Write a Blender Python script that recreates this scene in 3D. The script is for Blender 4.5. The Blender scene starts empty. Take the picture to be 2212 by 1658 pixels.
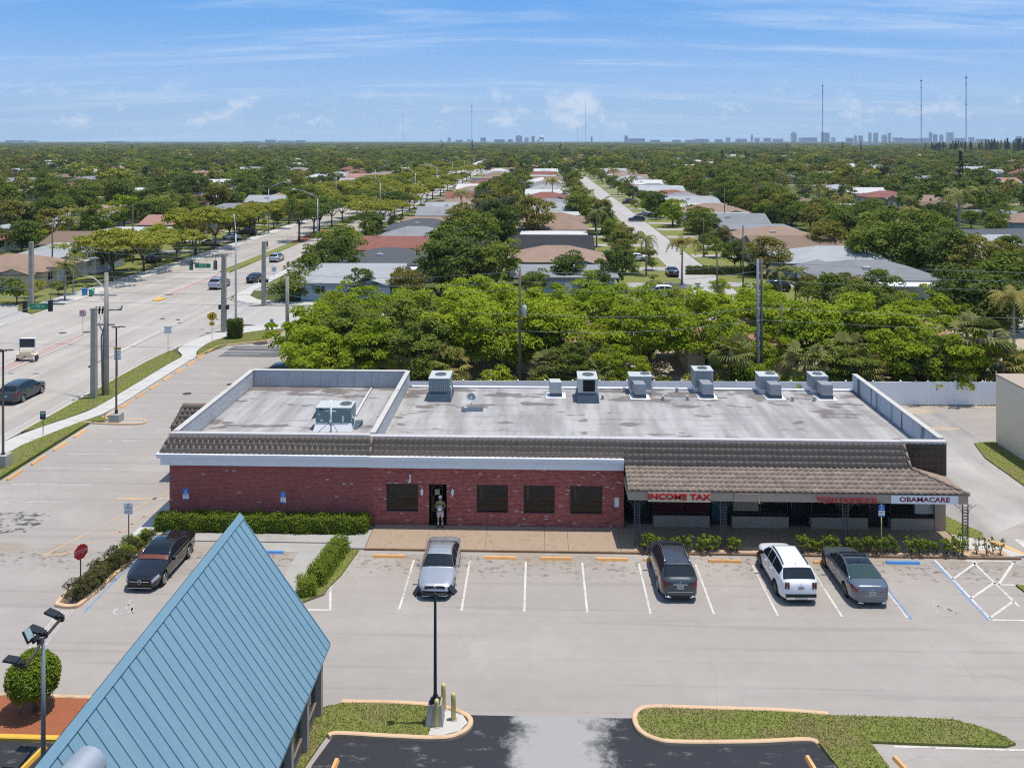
import bpy, bmesh, math, random
import numpy as np
from mathutils import Vector, Matrix
sc = bpy.context.scene
C = sc.collection
R = math.radians
# ---------------------------------------------------------------- camera, world, sun, exposure
CAM_H, FOC, CX0, HZ0 = 22.5, 1900.0, 1106.0, 305.0      # metres, and the photograph's own pixels (2212 wide)
YAW = math.atan(59 / 1900.0)
cam = bpy.data.objects.new('camera', bpy.data.cameras.new('camera'))
C.objects.link(cam)
cam.location = (0, 0, CAM_H)
cam.rotation_euler = (R(90), 0, YAW)
cam.data.sensor_width = 36.0
cam.data.lens = FOC / 2212.0 * 36.0
cam.data.shift_y = -(829 - HZ0) / 2212.0                  # level camera with a lens shift: verticals stay vertical
cam.data.clip_start = 0.5
cam.data.clip_end = 60000
sc.camera = cam

SUN_DIR = Vector((0.20, 0.03, 1.0)).normalized()
SUN_EL = math.asin(SUN_DIR.z)
SUN_ROT = math.atan2(SUN_DIR.x, SUN_DIR.y)
sun = bpy.data.objects.new('sun', bpy.data.lights.new('sun', 'SUN'))
C.objects.link(sun)
sun.data.energy = 4.1
sun.data.angle = R(0.5)
sun.data.color = (1.0, 0.95, 0.87)
sun.rotation_euler = (-SUN_DIR).to_track_quat('-Z', 'Y').to_euler()
sun.location = (60, 20, 300)

class NT:
 """a small node-tree writer"""
 def __init__(s, tree):
  s.t = tree
  tree.nodes.clear()
 def n(s, typ, props=None, **inp):
  nd = s.t.nodes.new(typ)
  for k, v in (props or {}).items():
   setattr(nd, k, v)
  for k, v in inp.items():
   key = int(k[1:]) if k[0] == 'i' and k[1:].isdigit() else k.replace('_', ' ')
   s.put(nd.inputs[key], v)
  return nd
 def put(s, sock, v):
  if isinstance(v, bpy.types.NodeSocket):
   s.t.links.new(v, sock)
  elif isinstance(v, bpy.types.Node):
   s.t.links.new(v.outputs[0], sock)
  else:
   sock.default_value = v
 def math(s, op, a, b=0.0, clamp=False):
  return s.n('ShaderNodeMath', {'operation': op, 'use_clamp': clamp}, i0=a, i1=b).outputs[0]
 def mix(s, f, a, b, mode='MIX'):
  nd = s.n('ShaderNodeMix', {'data_type': 'RGBA', 'blend_type': mode})
  s.put(nd.inputs[0], f); s.put(nd.inputs[6], c4(a)); s.put(nd.inputs[7], c4(b))
  return nd.outputs[2]
 def noise(s, vec, scale, detail=3, rough=0.55, dist=0.0):
  return s.n('ShaderNodeTexNoise', Vector=vec, Scale=scale, Detail=detail, Roughness=rough, Distortion=dist).outputs[0]
 def step(s, v, a, b):
  """smooth 0..1 as v goes a..b"""
  return s.n('ShaderNodeMapRange', {'interpolation_type': 'SMOOTHSTEP'}, i0=v, i1=a, i2=b, i3=0.0, i4=1.0).outputs[0]
 def scale(s, vec, sx, sy, sz=1.0, rot=0.0, loc=(0, 0, 0)):
  return s.n('ShaderNodeMapping', Vector=vec, Scale=(sx, sy, sz), Rotation=(0, 0, rot), Location=loc).outputs[0]

def c4(c):
 return (c[0], c[1], c[2], 1.0) if isinstance(c, (tuple, list)) and len(c) == 3 else c

world = bpy.data.worlds.new('World')
sc.world = world
world.use_nodes = True
w = NT(world.node_tree)
sky = w.n('ShaderNodeTexSky', {'sky_type': 'NISHITA', 'sun_disc': False, 'sun_elevation': SUN_EL, 'sun_rotation': SUN_ROT,
                               'air_density': 1.0, 'dust_density': 0.35, 'ozone_density': 2.6, 'altitude': 20})
tc = w.n('ShaderNodeTexCoord').outputs[0]
sx = w.n('ShaderNodeSeparateXYZ', Vector=tc)
dx, dy, dz = sx.outputs
den = w.math('ADD', w.math('MAXIMUM', dz, 0.0), 0.11)
flat = w.n('ShaderNodeCombineXYZ', i0=w.math('DIVIDE', dx, den), i1=w.math('DIVIDE', dy, den), i2=0.0).outputs[0]
st1 = w.scale(flat, 0.42, 1.9, 1, R(5), (3.1, 0.4, 0))
st2 = w.scale(flat, 1.5, 5.2, 1, R(8), (7.7, 2.4, 0))
ci = w.math('MULTIPLY', w.step(w.noise(st1, 1.0, 5, 0.6, 0.6), 0.43, 0.72), w.step(w.noise(st2, 1.0, 6, 0.62, 0.3), 0.25, 0.72))
az = w.math('ARCTAN2', dx, dy)
el = w.math('ARCSINE', dz)
pv = w.n('ShaderNodeCombineXYZ', i0=w.math('MULTIPLY', az, 1.0), i1=w.math('MULTIPLY', el, 1.5), i2=0.0).outputs[0]
puff = w.noise(w.scale(pv, 1, 1, 1, 0, (2.35, 0.1, 0)), 24.0, 8, 0.62)
band = w.math('MULTIPLY', w.step(el, 0.004, 0.022), w.math('SUBTRACT', 1.0, w.step(el, 0.03, 0.075)))
# one taller cumulus head stands over the far towers
ga = w.math('DIVIDE', w.math('SUBTRACT', az, 0.042), 0.042)
ge = w.math('DIVIDE', w.math('SUBTRACT', el, 0.034), 0.024)
g2 = w.math('ADD', w.math('MULTIPLY', ga, ga), w.math('MULTIPLY', ge, ge))
head = w.math('SUBTRACT', 1.0, w.step(g2, 0.15, 1.5))
cu = w.step(w.math('ADD', puff, w.math('MULTIPLY', head, 0.13)), 0.50, 0.68)
cu = w.math('MULTIPLY', cu, w.math('MAXIMUM', band, head), True)
cl = w.math('MAXIMUM', w.math('MULTIPLY', ci, 0.55), w.math('MULTIPLY', cu, 0.9), True)
low = w.mix(w.step(el, -0.01, 0.17), (2.85, 4.35, 6.15), (0.85, 2.55, 5.60))      # the blue of the humid lower air
skyc = w.mix(w.step(el, 0.17, 0.75), low, sky.outputs[0])
col = w.mix(cl, skyc, (5.2, 5.9, 6.8))
bg = w.n('ShaderNodeBackground', Color=col, Strength=0.145)
w.n('ShaderNodeOutputWorld', Surface=bg.outputs[0])

vs = sc.view_settings
vs.view_transform = 'Standard'
vs.look = 'None'
vs.exposure = 0.14
vs.gamma = 1.0
vs.use_curve_mapping = False
sc.cycles.max_bounces = 6
sc.cycles.diffuse_bounces = 3
sc.cycles.glossy_bounces = 3
sc.cycles.transmission_bounces = 3
sc.cycles.transparent_max_bounces = 6
sc.cycles.volume_bounces = 0
sc.cycles.caustics_reflective = False
sc.cycles.caustics_refractive = False
sc.cycles.use_denoising = False
sc.cycles.sample_clamp_indirect = 6.0
sc.cycles.pixel_filter_type = 'BLACKMAN_HARRIS'
sc.cycles.filter_width = 1.15

# ---------------------------------------------------------------- helpers
def G(px, py, z=0.0):
 """the place on the level z that the photograph shows at (px, py) of its 2212-pixel copy"""
 t = (CAM_H - z) * FOC / (py - HZ0)
 xc = (px - CX0) * t / FOC
 c, s = math.cos(YAW), math.sin(YAW)
 return (xc * c - t * s, xc * s + t * c)

def Xat(px, Y):
 """world X of photograph column px at depth Y"""
 k = (px - CX0) / FOC
 c, s = math.cos(YAW), math.sin(YAW)
 t = Y / (k * s + c)
 return t * (k * c - s)

def Zat(py, X, Y):
 t = -X * math.sin(YAW) * 1.0 + Y * math.cos(YAW)
 return CAM_H - (py - HZ0) * t / FOC

class MB:
 """collects shapes for ONE mesh"""
 def __init__(s):
  s.v, s.f, s.m, s.sm = [], [], [], []
 def add(s, vs, fs, mi=0, smooth=False):
  o = len(s.v)
  s.v += [tuple(p) for p in vs]
  s.f += [tuple(i + o for i in f) for f in fs]
  s.m += [mi] * len(fs)
  s.sm += [smooth] * len(fs)
  return s
 def box(s, x0, y0, z0, x1, y1, z1, mi=0, M=None):
  vs = [(x, y, z) for z in (z0, z1) for x, y in ((x0, y0), (x1, y0), (x1, y1), (x0, y1))]
  if M is not None:
   vs = [tuple(M @ Vector(p)) for p in vs]
  return s.add(vs, [(3, 2, 1, 0), (4, 5, 6, 7), (0, 1, 5, 4), (1, 2, 6, 5), (2, 3, 7, 6), (3, 0, 4, 7)], mi)
 def cbox(s, c, d, rz=0.0, mi=0):
  M = Matrix.Translation(c) @ Matrix.Rotation(rz, 4, 'Z')
  return s.box(-d[0] / 2, -d[1] / 2, -d[2] / 2, d[0] / 2, d[1] / 2, d[2] / 2, mi, M)
 def bevbox(s, x0, y0, z0, x1, y1, z1, b, mi=0):
  """box whose top edges are chamfered"""
  vs = [(x0, y0, z0), (x1, y0, z0), (x1, y1, z0), (x0, y1, z0), (x0, y0, z1 - b), (x1, y0, z1 - b), (x1, y1, z1 - b), (x0, y1, z1 - b),
              (x0 + b, y0 + b, z1), (x1 - b, y0 + b, z1), (x1 - b, y1 - b, z1), (x0 + b, y1 - b, z1)]
  return s.add(vs, [(3, 2, 1, 0), (0, 1, 5, 4), (1, 2, 6, 5), (2, 3, 7, 6), (3, 0, 4, 7), (4, 5, 9, 8), (5, 6, 10, 9), (6, 7, 11, 10), (7, 4, 8, 11), (8, 9, 10, 11)], mi)
 def prism(s, pts, z0, z1, mi=0, bottom=True):
  n = len(pts)
  a = sum(pts[i][0] * pts[(i + 1) % n][1] - pts[(i + 1) % n][0] * pts[i][1] for i in range(n))
  if a < 0:
   pts = pts[::-1]
  vs = [(p[0], p[1], z0) for p in pts] + [(p[0], p[1], z1) for p in pts]
  fs = [(i, (i + 1) % n, n + (i + 1) % n, n + i) for i in range(n)] + [tuple(range(n, 2 * n))]
  if bottom:
   fs.append(tuple(range(n - 1, -1, -1)))
  return s.add(vs, fs, mi)
 def tube(s, path, rad, n=8, mi=0, cap=True, smooth=True):
  path = [Vector(p) for p in path]
  rs = rad if isinstance(rad, (list, tuple)) else [rad] * len(path)
  vs = []
  for i, p in enumerate(path):
   d = (path[min(i + 1, len(path) - 1)] - path[max(i - 1, 0)]).normalized()
   a = Vector((1, 0, 0)) if abs(d.x) < 0.8 else Vector((0, 1, 0))
   u = d.cross(a).normalized(); v = d.cross(u)
   vs += [p + rs[i] * (math.cos(2 * math.pi * k / n) * u + math.sin(2 * math.pi * k / n) * v) for k in range(n)]
  fs = [(i * n + k, i * n + (k + 1) % n, (i + 1) * n + (k + 1) % n, (i + 1) * n + k) for i in range(len(path) - 1) for k in range(n)]
  fs = [f[::-1] for f in fs]
  s.add(vs, fs, mi, smooth)
  if cap:
   o = len(s.v) - len(vs)
   s.f.append(tuple(o + k for k in range(n))); s.m.append(mi); s.sm.append(False)
   e = o + (len(path) - 1) * n
   s.f.append(tuple(e + n - 1 - k for k in range(n))); s.m.append(mi); s.sm.append(False)
  return s
 def quad(s, a, b, c, d, mi=0):
  return s.add([a, b, c, d], [(0, 1, 2, 3)], mi)
 def disc(s, c, r, n=16, mi=0, normal='Z'):
  ring = []
  for k in range(n):
   a = 2 * math.pi * k / n
   u, v = r * math.cos(a), r * math.sin(a)
   ring.append({'Z': (c[0] + u, c[1] + v, c[2]), 'Y': (c[0] + u, c[1], c[2] + v), 'X': (c[0], c[1] + u, c[2] + v)}[normal])
  return s.add(ring, [tuple(range(n))], mi)
 def mesh(s, name, mats):
  me = bpy.data.meshes.new(name)
  me.from_pydata(s.v, [], s.f)
  for m in (mats if isinstance(mats, (list, tuple)) else [mats]):
   me.materials.append(m)
  me.polygons.foreach_set('material_index', s.m)
  me.polygons.foreach_set('use_smooth', s.sm)
  me.update()
  return me
 def build(s, name, mats, parent=None, **kw):
  return obj(name, s.mesh(name, mats), parent, **kw)

def obj(name, data, parent=None, label=None, cat=None, group=None, kind=None, loc=None, rz=0.0):
 o = bpy.data.objects.new(name, data)
 C.objects.link(o)
 if parent is not None:
  o.parent = parent
 if loc is not None:
  o.location = loc
 if rz:
  o.rotation_euler[2] = rz
 tag(o, label, cat, group, kind)
 return o

def tag(o, label=None, cat=None, group=None, kind=None):
 if label: o['label'] = label
 if cat: o['category'] = cat
 if group: o['group'] = group
 if kind: o['kind'] = kind
 return o

def thing(name, label, cat, loc=(0, 0, 0), rz=0.0, group=None):
 return obj(name, None, None, label, cat, group, None, loc, rz)

KIDS = {}
def copy_tree(o, parent=None):
 c = o.copy()
 C.objects.link(c)
 if parent is not None:
  c.parent = parent
 for ch in KIDS.setdefault(o.name, list(o.children)):
  copy_tree(ch, c)
 return c

def dup(root, loc, rz=0.0, label=None, group=None, scale=None):
 c = copy_tree(root)
 c.location = loc
 c.rotation_euler = (0, 0, rz)
 if scale is not None:
  c.scale = scale if isinstance(scale, (tuple, list)) else (scale,) * 3
 if label: c['label'] = label
 if group: c['group'] = group
 return c

ORD = ['first', 'second', 'third', 'fourth', 'fifth', 'sixth', 'seventh', 'eighth', 'ninth', 'tenth', 'eleventh', 'twelfth', 'thirteenth',
       'fourteenth', 'fifteenth', 'sixteenth', 'seventeenth', 'eighteenth', 'nineteenth', 'twentieth', 'twenty-first', 'twenty-second', 'twenty-third',
       'twenty-fourth', 'twenty-fifth', 'twenty-sixth', 'twenty-seventh', 'twenty-eighth', 'twenty-ninth', 'thirtieth', 'thirty-first', 'thirty-second',
       'thirty-third', 'thirty-fourth', 'thirty-fifth', 'thirty-sixth', 'thirty-seventh', 'thirty-eighth', 'thirty-ninth', 'fortieth']

# ---------------------------------------------------------------- materials
MATS = {}
def newmat(name):
 m = bpy.data.materials.new(name)
 m.use_nodes = True
 t = NT(m.node_tree)
 MATS[name] = m
 return m, t

def finish(t, col, rough=0.8, metal=0.0, spec=0.3, bump=None, bstr=0.3, bdist=0.02, coat=0.0):
 p = t.n('ShaderNodeBsdfPrincipled', Roughness=rough, Metallic=metal)
 t.put(p.inputs['Base Color'], c4(col))
 p.inputs['Specular IOR Level'].default_value = spec
 p.inputs['Coat Weight'].default_value = coat
 if coat:
  p.inputs['Coat Roughness'].default_value = 0.03
 if bump is not None:
  b = t.n('ShaderNodeBump', Height=bump, Strength=bstr, Distance=bdist)
  t.put(p.inputs['Normal'], b.outputs[0])
 t.n('ShaderNodeOutputMaterial', Surface=p.outputs[0])
 return p

def pos(t):
 return t.n('ShaderNodeNewGeometry').outputs[0]

def plain(name, col, rough=0.7, var=0.12, scale=4.0, metal=0.0, spec=0.3, bstr=0.0, dirt=0.0, coat=0.0, rnd=0.0):
 """one colour, uneven: two noises, optional dirt blotches, optional difference from object to object"""
 m, t = newmat(name)
 P = pos(t)
 n1 = t.noise(P, scale, 4, 0.6)
 f = t.math('ADD', t.math('MULTIPLY', n1, 2 * var), 1.0 - var)
 if rnd:
  oi = t.n('ShaderNodeObjectInfo').outputs['Random']
  f = t.math('MULTIPLY', f, t.math('ADD', t.math('MULTIPLY', oi, 2 * rnd), 1.0 - rnd))
 c = t.mix(1.0, col, t.n('ShaderNodeCombineXYZ', i0=f, i1=f, i2=f).outputs[0], 'MULTIPLY')
 if dirt:
  d = t.step(t.noise(P, scale * 0.35, 5, 0.65), 0.5, 0.75)
  c = t.mix(t.math('MULTIPLY', d, dirt), c, (col[0] * 0.35, col[1] * 0.33, col[2] * 0.3))
 finish(t, c, rough, metal, spec, n1 if bstr else None, bstr, 0.02, coat)
 return m

def leafmat(name, col, col2, trans=0.25):
 """leaves: tint per leaf from the mesh, difference per tree, some light through the blade"""
 m, t = newmat(name)
 a = t.n('ShaderNodeAttribute', {'attribute_name': 'tint'}).outputs['Fac']
 oi = t.n('ShaderNodeObjectInfo').outputs['Random']
 f = t.math('ADD', t.math('MULTIPLY', a, 0.55), t.math('MULTIPLY', oi, 0.45))
 c = t.mix(f, col, col2)
 d = t.n('ShaderNodeBsdfPrincipled', Roughness=0.7)
 t.put(d.inputs['Base Color'], c)
 d.inputs['Specular IOR Level'].default_value = 0.12
 tr = t.n('ShaderNodeBsdfTranslucent', Color=c)
 mx = t.n('ShaderNodeMixShader', i0=trans, i1=d.outputs[0], i2=tr.outputs[0])
 t.n('ShaderNodeOutputMaterial', Surface=mx.outputs[0])
 return m

def asphalt(name, base, streak=(1, 1), dark=0.25, warm=0.0, crack=0.5, speck=1.0, big=0.12, lot=False):
 m, t = newmat(name)
 P = pos(t)
 n1 = t.noise(P, big, 5, 0.62)
 n2 = t.noise(t.scale(P, streak[0], streak[1], 1, 0.02), 1.0, 5, 0.6)
 n3 = t.noise(P, 28.0, 2, 0.7)
 n4 = t.noise(P, 1.3, 6, 0.7)
 f = t.math('ADD', 1.0, t.math('MULTIPLY', t.math('SUBTRACT', n1, 0.5), dark * 1.5))
 f = t.math('ADD', f, t.math('MULTIPLY', t.math('SUBTRACT', n2, 0.5), dark * 1.6))
 f = t.math('ADD', f, t.math('MULTIPLY', t.math('SUBTRACT', n3, 0.5), 0.22 * speck))
 f = t.math('ADD', f, t.math('MULTIPLY', t.math('SUBTRACT', n4, 0.5), 0.22))
 c = t.mix(1.0, base, t.n('ShaderNodeCombineXYZ', i0=f, i1=f, i2=f).outputs[0], 'MULTIPLY')
 # oil spots and tar: small dark blots
 sp = t.step(t.noise(P, 0.9, 7, 0.75), 0.66, 0.72)
 c = t.mix(t.math('MULTIPLY', sp, 0.45), c, tuple(v * 0.42 for v in base))
 if lot:
  s_ = t.n('ShaderNodeSeparateXYZ', Vector=P)
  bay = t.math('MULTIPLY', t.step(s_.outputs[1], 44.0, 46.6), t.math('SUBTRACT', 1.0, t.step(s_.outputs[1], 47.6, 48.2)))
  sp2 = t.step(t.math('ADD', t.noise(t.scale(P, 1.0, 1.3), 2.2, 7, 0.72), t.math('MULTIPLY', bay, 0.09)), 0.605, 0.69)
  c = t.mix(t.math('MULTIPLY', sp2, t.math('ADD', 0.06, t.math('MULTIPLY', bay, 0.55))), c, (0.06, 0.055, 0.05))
  rust = t.math('MULTIPLY', t.math('MULTIPLY', t.step(s_.outputs[1], 45.2, 48.2), t.math('SUBTRACT', 1.0, t.step(s_.outputs[1], 48.3, 48.6))), t.step(t.noise(P, 0.33, 3, 0.6), 0.46, 0.62))
  c = t.mix(t.math('MULTIPLY', rust, 0.5), c, (0.30, 0.225, 0.145))
  tr_ = t.step(t.noise(t.scale(P, 0.05, 1.6, 1, R(6)), 1.0, 3, 0.5), 0.56, 0.66)
  c = t.mix(t.math('MULTIPLY', tr_, 0.22), c, (0.17, 0.16, 0.15))
  sm = t.math('ABSOLUTE', t.math('SUBTRACT', t.math('PINGPONG', t.math('ADD', s_.outputs[1], t.math('MULTIPLY', n1, 0.5)), 1.75), 0.02))
  c = t.mix(t.math('MULTIPLY', t.math('SUBTRACT', 1.0, t.step(sm, 0.0, 0.05)), 0.11), c, (0.16, 0.15, 0.14))
  wd = t.math('MULTIPLY', t.step(n1, 0.52, 0.66), 0.30)
  c = t.mix(wd, c, (0.43, 0.40, 0.365))
 if crack:
  vo = t.n('ShaderNodeTexVoronoi', {'feature': 'DISTANCE_TO_EDGE'}, Vector=t.n('ShaderNodeVectorMath', {'operation': 'ADD'}, i0=P, i1=t.n('ShaderNodeTexNoise', Vector=P, Scale=0.7, Detail=4).outputs[1]).outputs[0], Scale=0.11).outputs[0]
  k = t.math('SUBTRACT', 1.0, t.step(vo, 0.0, 0.004))
  k = t.math('MULTIPLY', k, t.step(n1, 0.42, 0.6))
  c = t.mix(t.math('MULTIPLY', k, crack), c, tuple(v * 0.5 for v in base))
 finish(t, c, 0.88, 0, 0.25, n3, 0.25, 0.01)
 return m

def glassmat(name, col, rough=0.04, spec=0.6):
 m, t = newmat(name)
 finish(t, col, rough, 0.0, spec)
 return m
# ---------------------------------------------------------------- palette
A = {}
A['asph'] = asphalt('pale_asphalt', (0.335, 0.302, 0.270), (0.045, 0.55), 0.16, crack=0.22, speck=1.3, lot=True)
A['road'] = asphalt('road_asphalt', (0.375, 0.340, 0.300), (0.55, 0.012), 0.42, crack=0.3)
A['street'] = asphalt('street_asphalt', (0.40, 0.375, 0.345), (0.5, 0.02), 0.2, crack=0.4)
A['alley'] = asphalt('alley_asphalt', (0.33, 0.31, 0.29), (0.3, 0.06), 0.85, crack=0.6)
A['conc'] = plain('concrete', (0.50, 0.48, 0.44), 0.85, 0.12, 1.2, bstr=0.2, dirt=0.25)
A['conc2'] = plain('grey_concrete', (0.36, 0.345, 0.315), 0.85, 0.2, 0.9, bstr=0.2, dirt=0.35)
A['walk'] = plain('brown_gravel_concrete', (0.345, 0.258, 0.182), 0.85, 0.16, 9.0, bstr=0.4, dirt=0.4)
A['kerb'] = plain('peach_painted_concrete', (0.60, 0.41, 0.25), 0.75, 0.14, 2.0, bstr=0.15, dirt=0.6)
A['kerby'] = plain('yellow_painted_concrete', (0.68, 0.40, 0.06), 0.7, 0.12, 3.0, dirt=0.3)
A['stop'] = plain('orange_painted_concrete', (0.72, 0.385, 0.155), 0.75, 0.10, 5.0, bstr=0.1, dirt=0.22, rnd=0.12)
A['bluep'] = plain('blue_painted_concrete', (0.10, 0.28, 0.58), 0.7, 0.12, 4.0, dirt=0.2)
A['mem'] = None
A['white'] = plain('white_paint', (0.78, 0.79, 0.80), 0.55, 0.05, 1.5, dirt=0.10)
A['vinyl'] = plain('white_vinyl', (0.86, 0.88, 0.91), 0.4, 0.04, 1.0, dirt=0.06, rnd=0.04)
A['tile'] = plain('brown_roof_tile', (0.262, 0.198, 0.152), 0.7, 0.22, 5.0, bstr=0.1, dirt=0.25, rnd=0.18)
A['tiled'] = plain('stained_shaded_roof_tile', (0.085, 0.068, 0.056), 0.8, 0.3, 3.0, dirt=0.6)  # stains plus the shade of the steep end face, both in the colour
A['tan'] = plain('tan_stucco', (0.40, 0.32, 0.25), 0.85, 0.08, 2.5, bstr=0.2, dirt=0.15)
A['beige'] = plain('beige_stucco', (0.74, 0.64, 0.48), 0.9, 0.05, 3.0, bstr=0.3, dirt=0.06)
A['dark'] = plain('dark_interior', (0.018, 0.016, 0.015), 0.9, 0.2, 2.0)
A['black'] = plain('black_metal', (0.022, 0.023, 0.026), 0.45, 0.15, 5.0)
A['bronze'] = plain('bronze_metal', (0.06, 0.042, 0.032), 0.5, 0.15, 5.0)
A['steel'] = plain('galvanised_steel', (0.42, 0.45, 0.48), 0.45, 0.12, 4.0, metal=0.5)
A['gsteel'] = plain('grey_steel', (0.20, 0.235, 0.26), 0.5, 0.12, 5.0)
A['glass'] = glassmat('dark_glass', (0.010, 0.010, 0.009), 0.03, 0.4)
A['red'] = plain('red_plastic', (0.50, 0.012, 0.02), 0.4, 0.12, 6.0)
A['cream'] = plain('cream_board', (0.72, 0.62, 0.42), 0.7, 0.08, 4.0)
A['maroon'] = plain('maroon_print', (0.22, 0.02, 0.05), 0.6, 0.05, 4.0)
A['yellow'] = plain('pale_yellow_paint', (0.60, 0.50, 0.20), 0.6, 0.10, 5.0, dirt=0.2)
A['polec'] = plain('grey_pole_concrete', (0.33, 0.305, 0.26), 0.85, 0.25, 1.2, bstr=0.2, dirt=0.5)
A['wood'] = plain('weathered_wood', (0.13, 0.105, 0.085), 0.85, 0.3, 2.0, bstr=0.2, dirt=0.4)
A['bark'] = plain('bark', (0.12, 0.095, 0.07), 0.9, 0.3, 4.0, bstr=0.4)
A['mulch'] = plain('red_mulch', (0.30, 0.10, 0.045), 0.95, 0.5, 14.0, bstr=0.8)
A['pinkbrick'] = plain('pink_pavers', (0.40, 0.295, 0.26), 0.85, 0.25, 3.0, bstr=0.2, dirt=0.2)
A['sand'] = plain('sandy_earth', (0.42, 0.35, 0.26), 0.95, 0.25, 1.0, dirt=0.4)
A['earth'] = plain('bed_earth', (0.17, 0.125, 0.085), 0.95, 0.4, 6.0, bstr=0.5)
A['gravelp'] = plain('pinkish_pebbles', (0.48, 0.33, 0.22), 0.9, 0.4, 12.0, bstr=0.8)
A['green_sign'] = plain('green_sign_sheet', (0.01, 0.25, 0.12), 0.5, 0.05, 3.0)
A['blue_sign'] = plain('blue_sign_sheet', (0.02, 0.16, 0.50), 0.5, 0.05, 3.0)
A['navy'] = plain('navy_paint', (0.02, 0.035, 0.10), 0.5, 0.1, 3.0)
A['sign_red'] = plain('sign_red_sheet', (0.36, 0.025, 0.03), 0.55, 0.1, 3.0, dirt=0.3)
A['sign_yel'] = plain('sign_yellow_sheet', (0.62, 0.36, 0.02), 0.5, 0.08, 3.0)
A['grey_print'] = plain('grey_print', (0.18, 0.19, 0.20), 0.6, 0.05, 3.0)

def grassmat():
 m, t = newmat('lawn_turf')
 P = pos(t)
 n1 = t.noise(P, 0.55, 5, 0.65); n2 = t.noise(P, 9.0, 3, 0.7); n3 = t.noise(P, 60.0, 2, 0.7)
 c = t.mix(t.step(n2, 0.3, 0.7), (0.135, 0.165, 0.034), (0.235, 0.245, 0.07))
 c = t.mix(t.math('MULTIPLY', t.step(n1, 0.46, 0.66), 0.8), c, (0.22, 0.175, 0.085))
 c = t.mix(t.math('MULTIPLY', t.step(n3, 0.5, 0.8), 0.4), c, (0.06, 0.085, 0.018))
 finish(t, c, 0.95, 0, 0.1, n3, 0.6, 0.03)
 return m
A['grass'] = grassmat()

def groundmat():
 m, t = newmat('yard_ground')
 P = pos(t)
 n1 = t.noise(P, 0.06, 6, 0.65); n2 = t.noise(P, 1.4, 4, 0.7)
 c = t.mix(t.step(n2, 0.3, 0.7), (0.06, 0.085, 0.022), (0.12, 0.14, 0.045))
 c = t.mix(t.step(n1, 0.52, 0.66), c, (0.30, 0.245, 0.165))
 finish(t, c, 0.95, 0, 0.1)
 return m
A['ground'] = groundmat()

def paintmat(name, col, base=(0.345, 0.328, 0.315), wear=0.52):
 m, t = newmat(name)
 P = pos(t)
 n = t.math('ADD', t.math('MULTIPLY', t.noise(P, 7.0, 5, 0.75), 0.65), t.math('MULTIPLY', t.noise(P, 0.8, 4, 0.6), 0.35))
 c = t.mix(t.step(n, wear, wear + 0.16), col, base)
 finish(t, c, 0.8)
 return m
A['pw'] = paintmat('white_line_paint', (0.60, 0.575, 0.53), (0.34, 0.312, 0.285), wear=0.46)
A['pwr'] = paintmat('worn_white_line_paint', (0.60, 0.58, 0.55), (0.39, 0.375, 0.355), wear=0.42)
A['pf'] = paintmat('faded_line_paint', (0.56, 0.535, 0.49), (0.34, 0.312, 0.285), wear=0.40)
A['pb'] = paintmat('blue_line_paint', (0.12, 0.26, 0.48), (0.34, 0.312, 0.285), wear=0.45)
A['po'] = paintmat('orange_line_paint', (0.60, 0.36, 0.15), (0.34, 0.312, 0.285), wear=0.42)

def darkasph():
 """black sealed asphalt, bleached where wheels cross between the two islands"""
 m, t = newmat('sealed_black_asphalt')
 P = pos(t)
 s = t.n('ShaderNodeSeparateXYZ', Vector=P)
 d = t.math('ABSOLUTE', t.math('SUBTRACT', s.outputs[0], 0.75))
 n = t.noise(P, 0.9, 7, 0.68); n2 = t.noise(P, 30.0, 2, 0.7); n3 = t.noise(t.scale(P, 0.5, 1.3), 1.6, 6, 0.7)
 e = t.math('ADD', d, t.math('MULTIPLY', t.math('SUBTRACT', n, 0.5), -4.2))
 worn = t.math('SUBTRACT', 1.0, t.step(e, 1.0, 2.2))
 patch = t.math('MULTIPLY', t.step(n3, 0.56, 0.72), 0.45)
 k = t.math('MAXIMUM', worn, patch, True)
 f = t.math('ADD', 0.75, t.math('MULTIPLY', n2, 0.5))
 c = t.mix(k, (0.030, 0.031, 0.037), (0.32, 0.31, 0.295))
 c = t.mix(1.0, c, t.n('ShaderNodeCombineXYZ', i0=f, i1=f, i2=f).outputs[0], 'MULTIPLY')
 finish(t, c, 0.85, 0, 0.3, n2, 0.3, 0.01)
 return m
A['dasph'] = darkasph()

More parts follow.
